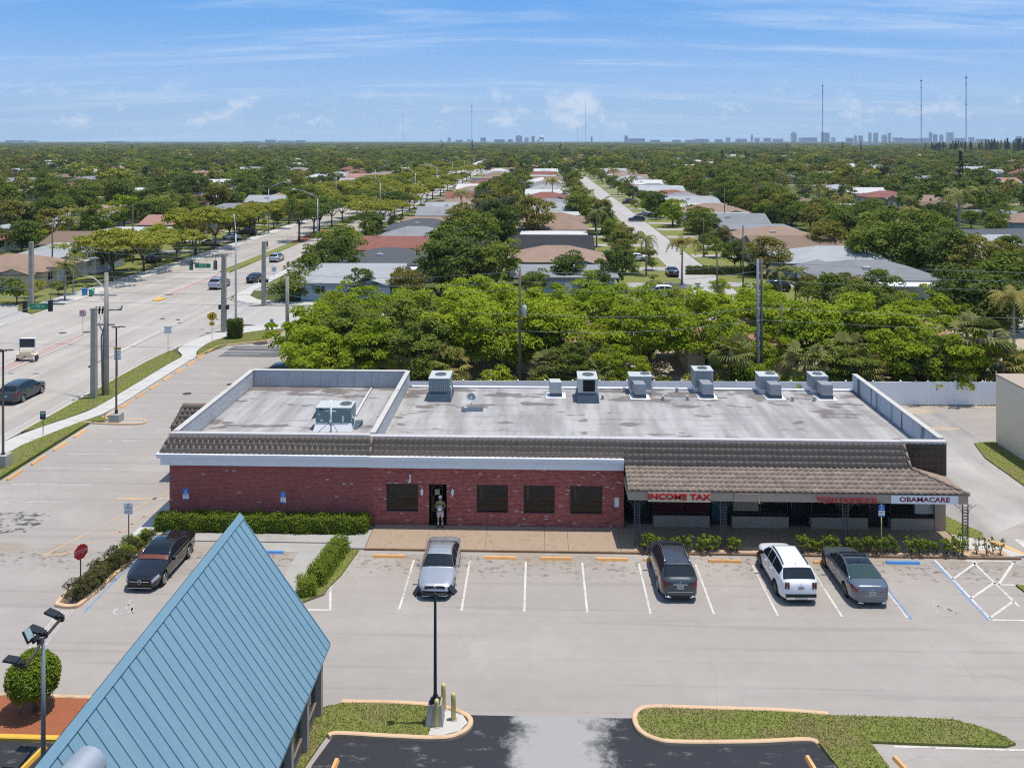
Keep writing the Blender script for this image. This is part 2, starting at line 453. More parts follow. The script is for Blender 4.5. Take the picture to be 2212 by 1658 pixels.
def membrane():
 """white roof coating: lap seams, grey streaks, brown dried puddles"""
 m, t = newmat('white_roof_membrane')
 P = pos(t)
 n1 = t.noise(t.scale(P, 0.55, 1.1), 0.9, 4, 0.6)
 n2 = t.noise(t.scale(P, 0.9, 0.13), 1.0, 4, 0.6)
 n3 = t.noise(P, 12.0, 3, 0.7)
 nl = t.noise(t.scale(P, 0.16, 1.6), 1.0, 4, 0.6)
 s = t.n('ShaderNodeSeparateXYZ', Vector=P)
 c = t.mix(t.step(n2, 0.35, 0.68), (0.275, 0.262, 0.248), (0.425, 0.408, 0.388))
 c = t.mix(t.math('MULTIPLY', t.step(nl, 0.5, 0.7), 0.45), c, (0.21, 0.20, 0.195))
 seam = t.math('ABSOLUTE', t.math('SUBTRACT', t.math('FRACT', t.math('MULTIPLY', s.outputs[1], 1.05)), 0.5))
 c = t.mix(t.math('MULTIPLY', t.math('SUBTRACT', 1.0, t.step(seam, 0.0, 0.04)), 0.18), c, (0.2, 0.2, 0.2))
 back = t.math('MULTIPLY', t.step(s.outputs[1], 57.0, 66.0), 0.13)
 pud = t.step(t.math('ADD', t.noise(t.scale(P, 0.42, 1.0, 1, 0, (1.3, 4.0, 0)), 0.85, 3, 0.55), back), 0.615, 0.665)
 c = t.mix(t.math('MULTIPLY', pud, 0.72), c, (0.115, 0.085, 0.072))
 ed = t.math('SUBTRACT', 0.5, t.math('MULTIPLY', t.math('SUBTRACT', n3, 0.5), 0.25))
 f = t.math('ADD', t.math('MULTIPLY', n3, 0.24), 0.88)
 c = t.mix(1.0, c, t.n('ShaderNodeCombineXYZ', i0=f, i1=f, i2=f).outputs[0], 'MULTIPLY')
 finish(t, c, 0.7, 0, 0.25, n1, 0.2, 0.03)
 return m
A['mem'] = membrane()

def parapetmat():
 m, t = newmat('grey_parapet_sheet')
 P = pos(t)
 v = t.n('ShaderNodeTexVoronoi', Vector=P, Scale=3.5).outputs[0]
 n = t.noise(P, 6.0, 5, 0.7)
 drip = t.step(t.noise(t.scale(P, 1, 1, 0.12), 2.2, 4, 0.6), 0.56, 0.68)
 c = t.mix(n, (0.36, 0.37, 0.375), (0.54, 0.55, 0.555))
 c = t.mix(t.math('MULTIPLY', drip, 0.3), c, (0.22, 0.225, 0.23))
 finish(t, c, 0.7, 0, 0.3, t.math('ADD', v, n), 0.45, 0.04)
 return m
A['para'] = parapetmat()
def drippara():
 m, t = newmat('stained_parapet')
 P = pos(t)
 n = t.noise(P, 3.0, 5, 0.65)
 drip = t.step(t.noise(t.scale(P, 1, 1, 0.10), 1.7, 5, 0.65), 0.52, 0.66)
 c = t.mix(n, (0.40, 0.43, 0.47), (0.56, 0.59, 0.63))
 c = t.mix(t.math('MULTIPLY', drip, 0.85), c, (0.055, 0.055, 0.06))
 finish(t, c, 0.75, 0, 0.2)
 return m
A['drip'] = drippara()

def brickmat():
 m, t = newmat('red_brick')
 P = pos(t)
 a = t.n('ShaderNodeAttribute', {'attribute_name': 'tint'}).outputs['Fac']
 n = t.noise(P, 9.0, 4, 0.7); nb = t.noise(P, 0.7, 4, 0.6)
 c = t.mix(a, (0.34, 0.092, 0.078), (0.60, 0.23, 0.18))
 c = t.mix(t.math('MULTIPLY', nb, 0.55), c, (0.30, 0.075, 0.075))
 c = t.mix(t.step(a, 0.985, 0.99), c, (0.52, 0.40, 0.40))
 c = t.mix(t.math('MULTIPLY', t.step(n, 0.66, 0.72), 0.5), c, (0.50, 0.34, 0.33))
 finish(t, c, 0.8, 0, 0.2, n, 0.3, 0.01)
 return m
A['brick'] = brickmat()
A['mortar'] = plain('mortar', (0.30, 0.16, 0.15), 0.9, 0.2, 4.0)

def sky_blue_roof():
 m, t = newmat('blue_painted_metal')
 P = pos(t)
 n = t.noise(t.scale(P, 0.25, 3.0, 0.25), 1.0, 5, 0.65); n2 = t.noise(P, 5.0, 4, 0.75)
 oi = t.n('ShaderNodeObjectInfo').outputs['Random']
 c = t.mix(n, (0.135, 0.250, 0.318), (0.200, 0.320, 0.390))
 c = t.mix(t.math('MULTIPLY', t.step(n2, 0.5, 0.8), 0.25), c, (0.30, 0.42, 0.50))
 c = t.mix(t.math('MULTIPLY', oi, 0.16), c, (0.14, 0.265, 0.345))
 finish(t, c, 0.42, 0.0, 0.35, n, 0.15, 0.05)
 return m
A['bluem'] = sky_blue_roof()
A['bluedk'] = plain('blue_seam_metal', (0.055, 0.18, 0.245), 0.5, 0.1, 3.0)

# ---------------------------------------------------------------- ground, roads, pavements
def sheet(name, pts, z, m, kind='structure', th=None, parent=None):
 b = MB()
 if th:
  b.prism(pts, z - th, z)
 else:
  a = sum(pts[i][0] * pts[(i + 1) % len(pts)][1] - pts[(i + 1) % len(pts)][0] * pts[i][1] for i in range(len(pts)))
  b.add([(p[0], p[1], z) for p in (pts if a > 0 else pts[::-1])], [tuple(range(len(pts)))])
 return b.build(name, m, parent, kind=kind)

def rect(x0, y0, x1, y1):
 return [(x0, y0), (x1, y0), (x1, y1), (x0, y1)]

def smooth_path(pts, k=6, closed=False):
 """Catmull-Rom through the points"""
 n = len(pts); out = []
 for i in range(n if closed else n - 1):
  p = [pts[(i + j) % n] if closed else pts[min(max(i + j, 0), n - 1)] for j in (-1, 0, 1, 2)]
  for q in range(k):
   u = q / k
   out.append(tuple(0.5 * (2 * p[1][c] + (p[2][c] - p[0][c]) * u + (2 * p[0][c] - 5 * p[1][c] + 4 * p[2][c] - p[3][c]) * u * u + (3 * p[1][c] - p[0][c] - 3 * p[2][c] + p[3][c]) * u ** 3) for c in range(2)))
 if not closed:
  out.append(tuple(pts[-1][:2]))
 return out

def sweep(path, wd, z0, z1, b=None, ch=0.03, mi=0, closed=False):
 """a kerb: a chamfered bar along the path"""
 b = b or MB()
 n = len(path); L = []
 for i in range(n):
  p = Vector(path[i]); q0 = Vector(path[(i - 1) % n] if closed or i > 0 else path[i]); q1 = Vector(path[(i + 1) % n] if closed or i < n - 1 else path[i])
  d = (q1 - q0).normalized(); nn = Vector((-d.y, d.x))
  L.append([(p + nn * s, z) for s, z in ((-wd / 2, z0), (-wd / 2, z1 - ch), (-wd / 2 + ch, z1), (wd / 2 - ch, z1), (wd / 2, z1 - ch), (wd / 2, z0))])
 vs = [(q.x, q.y, z) for row in L for q, z in row]
 fs = [(i * 6 + k, ((i + 1) % n) * 6 + k, ((i + 1) % n) * 6 + k + 1, i * 6 + k + 1) for i in range(n if closed else n - 1) for k in range(5)]
 if not closed:
  fs += [tuple(range(6)), tuple((n - 1) * 6 + 5 - k for k in range(6))]
 return b.add(vs, [f[::-1] for f in fs], mi)

gb = MB()
gb.disc((0, 5000, -0.09), 42000, 96)
gb.build('ground', A['ground'], kind='structure')
sheet('parking_lot', [(-35.75, 20), (70, 20), (70, 75.4), (-20, 75.4), (-20, 107.5), (-29.5, 107.5), (-30.6, 97.6), (-35.75, 95.2)], 0.0, A['asph'])
sheet('main_road', [(-65.5, 20), (-40.0, 20), (-40.0, 88), (-39.2, 101), (-36.5, 106.8), (-40, 120.5), (-44.6, 124), (-45.2, 900), (-64.5, 900), (-65.5, 130)], -0.02, A['road'])
sheet('side_street', [(-40.5, 106.8), (-29.6, 107.3), (300, 109.5), (300, 118.5), (-37.5, 119.3), (-40.6, 121)], -0.014, A['street'])
sheet('side_street', [(-65.4, 106.5), (-65.4, 119), (-240, 121), (-240, 110)], -0.014, A['street'])
sheet('narrow_street', [(22.9, 118.45), (29.6, 118.5), (29.9, 1100), (24.0, 1100)], -0.026, A['street'])
sheet('back_street', [(100, 118.4), (107, 118.4), (107, 900), (100, 900)], -0.026, A['street'])
sheet('cross_street', [(-44.9, 470), (23.7, 472), (23.7, 480), (-44.9, 478)], -0.03, A['street'])
sheet('back_street', [(-127, 119.6), (-134, 119.6), (-134, 800), (-127, 800)], -0.026, A['street'])
sheet('alley', [(24.6, 50.2), (33.2, 56), (33.2, 75.2), (23.6, 75.2), (23.6, 54.8)], 0.004, A['alley'])
al = MB()
rng = random.Random(5)
for (x, y, sx_, sy_) in ((29, 74.4, 4.2, 0.8), (28, 72.6, 3.0, 0.5), (31, 70, 2.2, 0.5)):
 ring = [(x + sx_ * math.cos(a) * rng.uniform(0.7, 1.15), y + sy_ * math.sin(a) * rng.uniform(0.7, 1.2)) for a in [2 * math.pi * k / 22 for k in range(22)]]
 al.add([(p[0], p[1], 0.0085) for p in ring], [tuple(range(22))])
al.build('bleached_sand_drift', A['sand'], kind='stuff')
# pavement along the main road: slabs with joints, bending towards the road
def slabs(name, left, right, n, z, th, m):
 """a paved ribbon cut into n slabs with recessed joints"""
 b = MB()
 for i in range(n):
  a0, a1 = i / n, (i + 1) / n
  def at(path, u):
   k = min(int(u * (len(path) - 1)), len(path) - 2); f = u * (len(path) - 1) - k
   return tuple(path[k][c] * (1 - f) + path[k + 1][c] * f for c in range(2))
  e = 0.012 / n * 0.6
  b.prism([at(left, a0 + e), at(right, a0 + e), at(right, a1 - e), at(left, a1 - e)], z - th, z + rng.uniform(-0.006, 0.004), bottom=False)
 return b.build(name, m, kind='structure')
wl = smooth_path([(-40.0, 52), (-40.0, 60), (-39.9, 64.5), (-39.2, 67.5), (-38.1, 70.2), (-37.35, 73), (-37.3, 80), (-37.3, 88), (-37.3, 90.8), (-38.9, 93.5), (-39.1, 96)], 8)
wr = smooth_path([(-38.3, 52), (-38.3, 60), (-38.1, 64.0), (-37.3, 67.0), (-36.4, 69.8), (-35.75, 72.5), (-35.75, 80), (-35.75, 88), (-35.75, 90.5), (-36.6, 93.0), (-36.8, 96)], 8)
slabs('sidewalk', wl, wr, 26, 0.10, 0.14, A['conc'])
c1 = smooth_path([(-39.1, 96), (-38.7, 99.5), (-37.2, 103.3), (-34.5, 105.9), (-30.4, 106.6)], 6)
c2 = smooth_path([(-36.8, 96), (-36.4, 98.6), (-34.9, 101.4), (-33.0, 103.3), (-30.2, 104.6)], 6)
slabs('sidewalk', c1, c2, 9, 0.10, 0.14, A['conc'])
kb = MB()
sweep([(-40.1, 20), (-40.1, 88)] + smooth_path([(-40.1, 88), (-39.3, 96), (-38.9, 99.5), (-37.3, 103.5), (-34.5, 106.2), (-30, 106.9)], 5)[1:], 0.22, -0.05, 0.115, kb)
sweep([(-65.45, 20), (-65.45, 106)], 0.25, -0.05, 0.10, kb)
sweep([(-65.4, 119.5), (-65.4, 132), (-64.7, 160), (-64.6, 700)], 0.25, -0.05, 0.10, kb)
sweep(smooth_path([(-30.5, 119.6), (-37.4, 119.8), (-41.2, 121.3), (-44.0, 124.5), (-45.0, 130), (-45.0, 700)], 6), 0.25, -0.05, 0.10, kb)
kb.build('road_kerb', A['conc'], kind='structure')
sheet('sidewalk', smooth_path([(-31, 119.8), (-37.4, 120.0), (-41.2, 121.6), (-43.8, 124.8), (-44.7, 131)], 6) + [(-42.9, 131), (-42.0, 126.5), (-39.8, 123.4), (-36, 122), (-31, 121.7)], 0.10, A['conc'], th=0.12)
sheet('sidewalk', [(-44.6, 131.1), (-42.9, 131.1), (-42.9, 700), (-44.6, 700)], 0.09, A['conc'], th=0.12)
sheet('sidewalk', [(-70.2, 20), (-65.6, 20), (-65.6, 106), (-70.2, 106)], 0.09, A['conc'], th=0.12)
sheet('sidewalk', [(-69.3, 119.8), (-65.6, 119.8), (-64.9, 160), (-64.8, 700), (-66.6, 700), (-67.6, 160)], 0.09, A['conc'], th=0.12)
# lawns of the pavement strip
STRIP = {}
def lawn(pts, z, name='lawn', th=0.14):
 o = sheet(name, pts, z, A['grass'], th=th)
 STRIP[o.name] = (pts, z)
 return o
lawn(smooth_path([(-39.95, 66.6), (-39.95, 78), (-39.95, 88), (-39.5, 93.2)], 6) + [(-38.7, 92.2), (-37.35, 90.6), (-37.35, 73.2), (-38.2, 70.3), (-39.2, 67.7)], 0.12)
lawn([(-38.15, 50), (-36.0, 50)] + smooth_path([(-36.0, 50), (-36.0, 66.5), (-35.9, 69.2)], 5)[1:] + [(-34.6, 69.5), (-34.7, 70.6), (-35.6, 70.9), (-36.45, 69.6), (-37.35, 66.8), (-38.15, 63.8)], 0.12)
lawn([(-35.65, 90.7), (-34.4, 95.95), (-30.9, 98.1), (-29.8, 104.2), (-32.9, 103.1), (-34.8, 101.2), (-36.3, 98.5), (-36.7, 96), (-36.5, 93.1)], 0.12)
lawn([(-72, 119.7), (-66, 117.2), (-66, 112.5), (-69.5, 115.2)], 0.12)
kb2 = MB()
sweep([(-35.7, 90.4), (-35.2, 95.5), (-30.7, 97.9), (-29.7, 104.3)], 0.2, -0.02, 0.13, kb2)
kb2.build('peach_kerb', A['kerb'], kind='structure')
# median
sheet('median', [(-53.7, 20), (-52.0, 20), (-52.0, 97), (-52.5, 100.6), (-53.2, 100.6), (-53.7, 97)], 0.09, A['pinkbrick'], th=0.14)
mk = MB()
sweep([(-52.0, 20), (-52.0, 97), (-52.5, 100.7), (-53.2, 100.7), (-53.75, 97), (-53.75, 20)], 0.2, -0.05, 0.10, mk)
sweep([(-53.2, 160), (-53.2, 126), (-54.0, 121.8), (-54.8, 126), (-54.8, 160)], 0.22, -0.05, 0.11, mk)
mk.build('median_kerb', A['conc'], kind='structure')
sheet('median', [(-53.3, 127), (-53.3, 149), (-54.7, 149), (-54.7, 127)], 0.09, A['pinkbrick'], th=0.14)
sheet('median_nose', [(-53.35, 122.8), (-54.0, 121.9), (-54.65, 122.8), (-54.6, 124.3), (-53.4, 124.3)], 0.125, A['kerby'], th=0.14)
lawn([(-52.9, 149.2), (-52.9, 200), (-51.9, 215), (-51.9, 640), (-56, 640), (-56, 215), (-55.1, 200), (-55.1, 149.2)], 0.11, 'median_lawn')
sheet('mulch_bed', [(-53.2, 192), (-52.6, 200), (-52.8, 219), (-55.0, 219), (-55.2, 200), (-54.6, 192)], 0.13, A['mulch'], th=0.14)
# left front yards
for (x0, x1, y0, y1) in ((-96, -69.4, 121.5, 700),):
 sheet('front_yard', rect(x0, y0, x1, y1), -0.04, A['grass'])
sheet('front_yard', rect(-42.8, 131, -33, 700), -0.04, A['grass'])
sheet('front_yard', [(11, 120), (22.8, 120), (23.9, 800), (11, 800)], -0.045, A['grass'])
sheet('front_yard', [(29.8, 120), (60, 120), (60, 800), (30.0, 800)], -0.045, A['grass'])
sheet('back_yard', rect(-24, 75.6, 90, 107.2), -0.05, A['sand'])

# ---------------------------------------------------------------- painted markings
lines = MB()
def stripe(b, x0, y0, x1, y1, wd, z=0.006, mi=0):
 d = Vector((x1 - x0, y1 - y0)); n = Vector((-d.y, d.x)).normalized() * wd / 2
 b.add([(x0 + n.x, y0 + n.y, z), (x0 - n.x, y0 - n.y, z), (x1 - n.x, y1 - n.y, z), (x1 + n.x, y1 + n.y, z)], [(0, 1, 2, 3)], mi)
for k in range(8):
 stripe(lines, -6.74 + 3.01 * k, 47.1, -6.74 + 3.01 * k, 42.1, 0.11)
stripe(lines, -10.9, 45.6, -10.05, 42.0, 0.12); stripe(lines, -12.3, 41.95, -10.0, 41.95, 0.12)
stripe(lines, 17.38, 46.6, 17.38, 42.1, 0.10)
for x0, y0, x1, y1 in ((21.25, 48.0, 21.25, 42.05), (23.2, 47.9, 23.2, 43.3), (21.25, 42.05, 24.6, 42.05), (21.25, 44.0, 23.2, 45.6), (21.25, 45.9, 23.5, 47.9), (21.25, 42.2, 23.2, 43.8),
                       (22.9, 47.95, 26.4, 47.9), (23.3, 45.4, 27.5, 45.4), (23.3, 45.4, 25.4, 47.9), (25.4, 47.9, 28, 44.6)):
 stripe(lines, x0, y0, x1, y1, 0.13)
for x0 in (26.8, 28.6):
 lines.add([(x0, 50.6, 0.0095), (x0 + 0.7, 50.6, 0.0095), (x0 + 0.9, 46.2, 0.0095), (x0 + 0.2, 46.2, 0.0095)], [(3, 2, 1, 0)])
lines.build('white_parking_lines', A['pw'], kind='structure')
lines = MB()
lot = [59.5 + 2.8 * k for k in range(-2, 3)] + [66.95 + 1.0] + [72.5 + 2.8 * k for k in range(9)]
for y in lot:
 stripe(lines, -34.6, y, -29.4, y, 0.10)
for k in range(5):
 stripe(lines, -22.95 + 0.15 * k, 41.5, -22.65 + 0.15 * k, 38.4, 0.10)
stripe(lines, -32.4, 41.9, -31.2, 42.6, 0.3)
lines.build('white_parking_lines', A['pf'], kind='structure')
bl = MB()
stripe(bl, 17.52, 46.4, 17.52, 42.0, 0.12); stripe(bl, 21.12, 47.8, 21.12, 42.05, 0.12)
stripe(bl, -12.9, 47.1, -12.9, 42.5, 0.11); stripe(bl, -21.75, 48.0, -21.75, 41.4, 0.12)
bl.build('blue_parking_lines', A['pb'], kind='structure')
ol = MB()
stripe(ol, -26.6, 54.6, -22.6, 54.75, 0.32); stripe(ol, -23.0, 58.2, -26.9, 47.0, 0.13); stripe(ol, -22.9, 56.0, -24.2, 49.7, 0.10)
for k in range(5):
 stripe(ol, -24.9 - 0.5 * k, 51.3 - 1.1 * k, -23.3 - 0.25 * k, 52.3 - 1.1 * k, 0.10)
stripe(ol, -26.7, 63.8, -26.1, 63.8, 0.35); stripe(ol, -39.6, 59.8, -39.0, 62.6, 0.12, 0.106)
ol.build('orange_lines', A['po'], kind='structure')
rl = MB()
for y in range(46, 100, 9):
 for x in (-44.3, -48.3, -57.6, -61.5):
  stripe(rl, x, y, x, y + 3.0, 0.12, -0.014)
for y in range(124, 420, 12):
 for x in (-49.3, -59.2):
  stripe(rl, x, y, x, y + 3, 0.12, -0.014)
stripe(rl, -41.1, 20, -41.1, 92, 0.10, -0.014); stripe(rl, -64.3, 20, -64.3, 104, 0.10, -0.014)
for x in (-63.4, -60, -57.2):
 stripe(rl, x, 122.5, x, 122.9, 1.6, -0.014)
stripe(rl, -37.0, 105.0, -30.3, 110.5, 0.25, -0.008); stripe(rl, -52, 104.6, -40.6, 105.2, 0.25, -0.014)
stripe(rl, -52, 119.8, -41, 120.4, 0.2, -0.014)
rl.build('road_markings', A['pwr'], kind='structure')
dk = MB()
for y in (92.0, 94.6):
 dk.add([(-33.6, y - 1.1, 0.003), (-27.4, y - 1.15, 0.003), (-27.0, y + 1.15, 0.003), (-33.5, y + 1.1, 0.003)], [(0, 1, 2, 3)])
dk.build('dark_stall_patches', asphalt('tarred_asphalt', (0.13, 0.128, 0.125), (0.3, 0.3), 0.7), kind='structure')
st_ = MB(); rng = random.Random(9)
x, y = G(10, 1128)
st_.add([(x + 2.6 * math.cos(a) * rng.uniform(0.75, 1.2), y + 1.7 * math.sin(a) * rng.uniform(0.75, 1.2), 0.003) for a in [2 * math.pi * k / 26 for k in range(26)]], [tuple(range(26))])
m, t = newmat('blotched_asphalt')
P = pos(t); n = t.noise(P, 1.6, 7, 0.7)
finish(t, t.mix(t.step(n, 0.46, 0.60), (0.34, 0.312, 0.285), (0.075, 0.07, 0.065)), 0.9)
st_.build('dark_blotch', m, kind='structure')  # irregular dark blotch on the asphalt, broken up by noise
mh = MB()
for x, y, r_, z in ((-31.0, 97.0, 0.8, 0.005), (-28.6, 80.6, 0.35, 0.005), (-31.4, 77.5, 0.4, 0.005), (-30, 73.5, 0.35, 0.005), (-57.9, 92.4, 0.5, -0.012), (-56.0, 101.7, 0.45, -0.012), (-53.4, 102.2, 0.45, -0.012), (-45.5, 109.6, 0.35, -0.012), (-47.8, 110.2, 0.35, -0.012)):
 mh.disc((x, y, z), r_, 18)
mh.build('manhole_covers', A['bronze'], kind='structure')
# wheelchair symbol painted on the stalls
def wheelchair(b, ox, oy, s, z, ang=0.0, vert=False):
 """the access symbol from strips; flat on the ground, or upright on a sign"""
 def pt(u, v):
  u, v = u * s, v * s
  if vert:
   return (ox + u, oy, z + v)
  c_, s_ = math.cos(ang), math.sin(ang)
  return (ox + u * c_ - v * s_, oy + u * s_ + v * c_, z)
 def bar(u0, v0, u1, v1, wd):
  d = Vector((u1 - u0, v1 - v0)); n = Vector((-d.y, d.x)).normalized() * wd / 2
  q = [pt(u0 + n.x, v0 + n.y), pt(u0 - n.x, v0 - n.y), pt(u1 - n.x, v1 - n.y), pt(u1 + n.x, v1 + n.y)]
  b.add(q, [(0, 1, 2, 3)])
 for k in range(12):
  a0, a1 = R(150 + k * 20), R(150 + (k + 1) * 20)
  bar(-0.05 + 0.28 * math.cos(a0), -0.22 + 0.28 * math.sin(a0), -0.05 + 0.28 * math.cos(a1), -0.22 + 0.28 * math.sin(a1), 0.09)
 b.add([pt(-0.08 + 0.085 * math.cos(a), 0.44 + 0.085 * math.sin(a)) for a in [2 * math.pi * k / 10 for k in range(10)]], [tuple(range(10))])
 bar(-0.08, 0.34, -0.03, -0.02, 0.10); bar(-0.07, 0.16, 0.17, 0.16, 0.08); bar(-0.03, -0.04, 0.22, -0.04, 0.09); bar(0.2, -0.03, 0.34, -0.36, 0.09); bar(0.33, -0.34, 0.45, -0.30, 0.08)
ws_ = MB()
wheelchair(ws_, 19.4, 43.0, 1.3, 0.006, R(8)); wheelchair(ws_, -19.9, 41.9, 1.4, 0.006, R(0))
ws_.build('wheelchair_symbols', paintmat('faint_white_paint', (0.5, 0.48, 0.45), (0.34, 0.312, 0.285), 0.40), kind='structure')
# ---------------------------------------------------------------- strip of shops
def tinted(me, vals):
 """a value per face, read by the material as the attribute «tint»"""
 at = me.attributes.new('tint', 'FLOAT', 'FACE')
 at.data.foreach_set('value', vals)
 return me

MALL = thing('shopping_plaza', 'long single-storey plaza with red brick front, brown tile mansard and flat white roof', 'building')
YW = 51.1                                                     # plane of the brick front
XL, XD, XP, XR = -21.75, -9.85, 4.9, 23.4                     # left end, step between wings, start of the porch, right end
wins = [(Xat(835, YW), Xat(903, YW), Zat(1102, -12, YW), Zat(1042, -12, YW))]
for a, b in ((1030, 1097), (1131, 1198), (1232, 1301)):
 wins.append((Xat(a, YW), Xat(b, YW), wins[0][2], wins[0][3]))
DOOR = (Xat(927, YW), Xat(965, YW), 0.10, wins[0][3])
holes = wins + [DOOR]

def holed(b, x0, x1, z0, z1, y, hs, mi=0):
 xs = sorted({x0, x1, *[h[0] for h in hs], *[h[1] for h in hs]}); zs = sorted({z0, z1, *[h[2] for h in hs], *[h[3] for h in hs]})
 for i in range(len(xs) - 1):
  for k in range(len(zs) - 1):
   cx, cz = (xs[i] + xs[i + 1]) / 2, (zs[k] + zs[k + 1]) / 2
   if any(h[0] < cx < h[1] and h[2] < cz < h[3] for h in hs) or zs[k + 1] <= z0 or zs[k] >= z1:
    continue
   b.quad((xs[i], y, zs[k]), (xs[i + 1], y, zs[k]), (xs[i + 1], y, zs[k + 1]), (xs[i], y, zs[k + 1]), mi)

b = MB()
holed(b, XL + 0.01, XP - 0.01, 0.0, 3.62, YW + 0.012, holes)
for h in wins:
 for (p, q) in (((h[0], h[2]), (h[1], h[2])), ((h[1], h[2]), (h[1], h[3])), ((h[1], h[3]), (h[0], h[3])), ((h[0], h[3]), (h[0], h[2]))):
  b.quad((p[0], YW + 0.012, p[1]), (q[0], YW + 0.012, q[1]), (q[0], YW + 0.14, q[1]), (p[0], YW + 0.14, p[1]))
bw = b.build('brick_front', A['mortar'], MALL)
# every brick of the front, laid in running bond and cut at the openings
b = MB(); tv = []
rng = random.Random(3)
course, bl_ = 0.0762, 0.213
nz = int(3.5 / course)
for k in range(nz):
 z0 = 0.10 + k * course
 x = XL + (bl_ / 2 if k % 2 else 0) - 0.1
 while x < XP:
  segs = [(max(x, XL), min(x + bl_ - 0.011, XP))]
  for h in holes:
   if h[2] - 0.05 < z0 + 0.03 < h[3]:
    segs = [s_ for sg in segs for s_ in ((sg[0], min(sg[1], h[0])), (max(sg[0], h[1]), sg[1])) if s_[1] - s_[0] > 0.02]
  for (a0, a1) in segs:
   if a1 - a0 < 0.02: continue
   yf = YW - rng.uniform(0.0, 0.004) + (0.0 if x < XD else -0.02)
   o = [(a0, yf, z0), (a1, yf, z0), (a1, yf, z0 + course - 0.011), (a0, yf, z0 + course - 0.011)]
   p = [(q[0], YW + 0.012, q[2]) for q in o]
   b.add(o + p, [(0, 1, 2, 3), (3, 2, 6, 7), (1, 0, 4, 5), (0, 3, 7, 4), (2, 1, 5, 6)])
   white = rng.random() < (0.008 if x < XD else 0.022)
   t_ = 1.0 if white else rng.uniform(0, 0.45 if x < XD else 0.75)
   tv += [t_] * 5
  x += bl_
me = b.mesh('bricks', A['brick']); tinted(me, tv)
obj('brick', me, bw, kind='stuff')
# windows of the brick front
for i, h in enumerate(wins):
 f = MB(); e = 0.05
 f.box(h[0], YW + 0.06, h[2], h[1], YW + 0.14, h[2] + e); f.box(h[0], YW + 0.06, h[3] - e, h[1], YW + 0.14, h[3])
 f.box(h[0], YW + 0.06, h[2] + e, h[0] + e, YW + 0.14, h[3] - e); f.box(h[1] - e, YW + 0.06, h[2] + e, h[1], YW + 0.14, h[3] - e)
 fo = f.build('window', A['black'], MALL)
 g = MB(); g.box(h[0] + e, YW + 0.10, h[2] + e, h[1] - e, YW + 0.12, h[3] - e); g.build('pane', A['glass'], fo)
 g = MB(); g.box(h[0] - 0.03, YW - 0.035, h[2] - 0.07, h[1] + 0.03, YW + 0.06, h[2] - 0.003); g.build('sill', A['brick'], fo)
# doorway: a dark lobby behind an open glass door
d = MB(); h = DOOR
d.quad((h[0], 53.6, 0.1), (h[1] + 0.6, 53.6, 0.1), (h[1] + 0.6, 53.6, 3.0), (h[0], 53.6, 3.0))
d.quad((h[0], YW + 0.01, h[2]), (h[0], 53.6, h[2]), (h[0], 53.6, h[3]), (h[0], YW + 0.01, h[3])); d.quad((h[1], 53.6, h[2]), (h[1], YW + 0.01, h[2]), (h[1], YW + 0.01, h[3]), (h[1], 53.6, h[3]))
d.quad((h[0], YW + 0.01, h[3]), (h[0], 53.6, h[3]), (h[1], 53.6, h[3]), (h[1], YW + 0.01, h[3]))
d.quad((h[0], YW - 0.02, 0.155), (h[1], YW - 0.02, 0.155), (h[1], 53.6, 0.155), (h[0], 53.6, 0.155))
dw = d.build('doorway', A['dark'], MALL)
d = MB(); M_ = Matrix.Translation((h[0] + 0.04, 51.7, 0)) @ Matrix.Rotation(R(12), 4, 'Z')
for q in ((0, -0.02, 0.17, 0.07, 0.02, 2.35), (0.63, -0.02, 0.17, 0.70, 0.02, 2.35), (0.07, -0.02, 0.17, 0.63, 0.02, 0.27), (0.07, -0.02, 2.25, 0.63, 0.02, 2.35)):
 d.box(*q, M=M_)
dl = d.build('door', A['bronze'], dw)
d = MB(); d.box(0.07, -0.008, 0.27, 0.63, 0.008, 2.25, M=M_); d.build('door_pane', A['glass'], dw)
d = MB(); d.box(0.22, -0.03, 1.66, 0.50, -0.012, 1.98, M=M_); d.build('notice', A['cream'], dw)
# wall lamps and small fittings
for px in (912, 978):
 x = Xat(px, YW)
 l = MB(); l.tube([(x, YW - 0.02, 1.75), (x, YW - 0.02, 2.35)], 0.018, 6); l.tube([(x - (0.0 if px == 912 else 0.14), YW - 0.02, 2.02), (x, YW - 0.1, 2.05)], 0.02, 6)
 l.tube([(x, YW - 0.12, 1.9), (x, YW - 0.12, 2.0), (x, YW - 0.12, 2.2), (x, YW - 0.12, 2.32)], [0.02, 0.09, 0.10, 0.01], 8)
 l.build('wall_lamp', A['white'], MALL)
x = Xat(886, YW)
l = MB(); l.tube([(x - 0.05, YW - 0.03, 2.66), (x, YW - 0.07, 2.72), (x + 0.02, YW - 0.1, 2.95), (x + 0.03, YW - 0.08, 3.1)], [0.10, 0.05, 0.04, 0.09], 8); l.build('flood_lamp', A['white'], MALL)
x = Xat(1332, YW)
l = MB(); l.box(x - 0.13, YW - 0.03, Zat(1094, x, YW), x + 0.13, YW - 0.008, Zat(1074, x, YW)); l.build('notice', A['white'], MALL)
x = Xat(967, YW)
l = MB(); l.box(x, YW - 0.06, 0.95, x + 0.1, YW - 0.01, 1.1); l.build('letter_slot', A['bronze'], MALL)
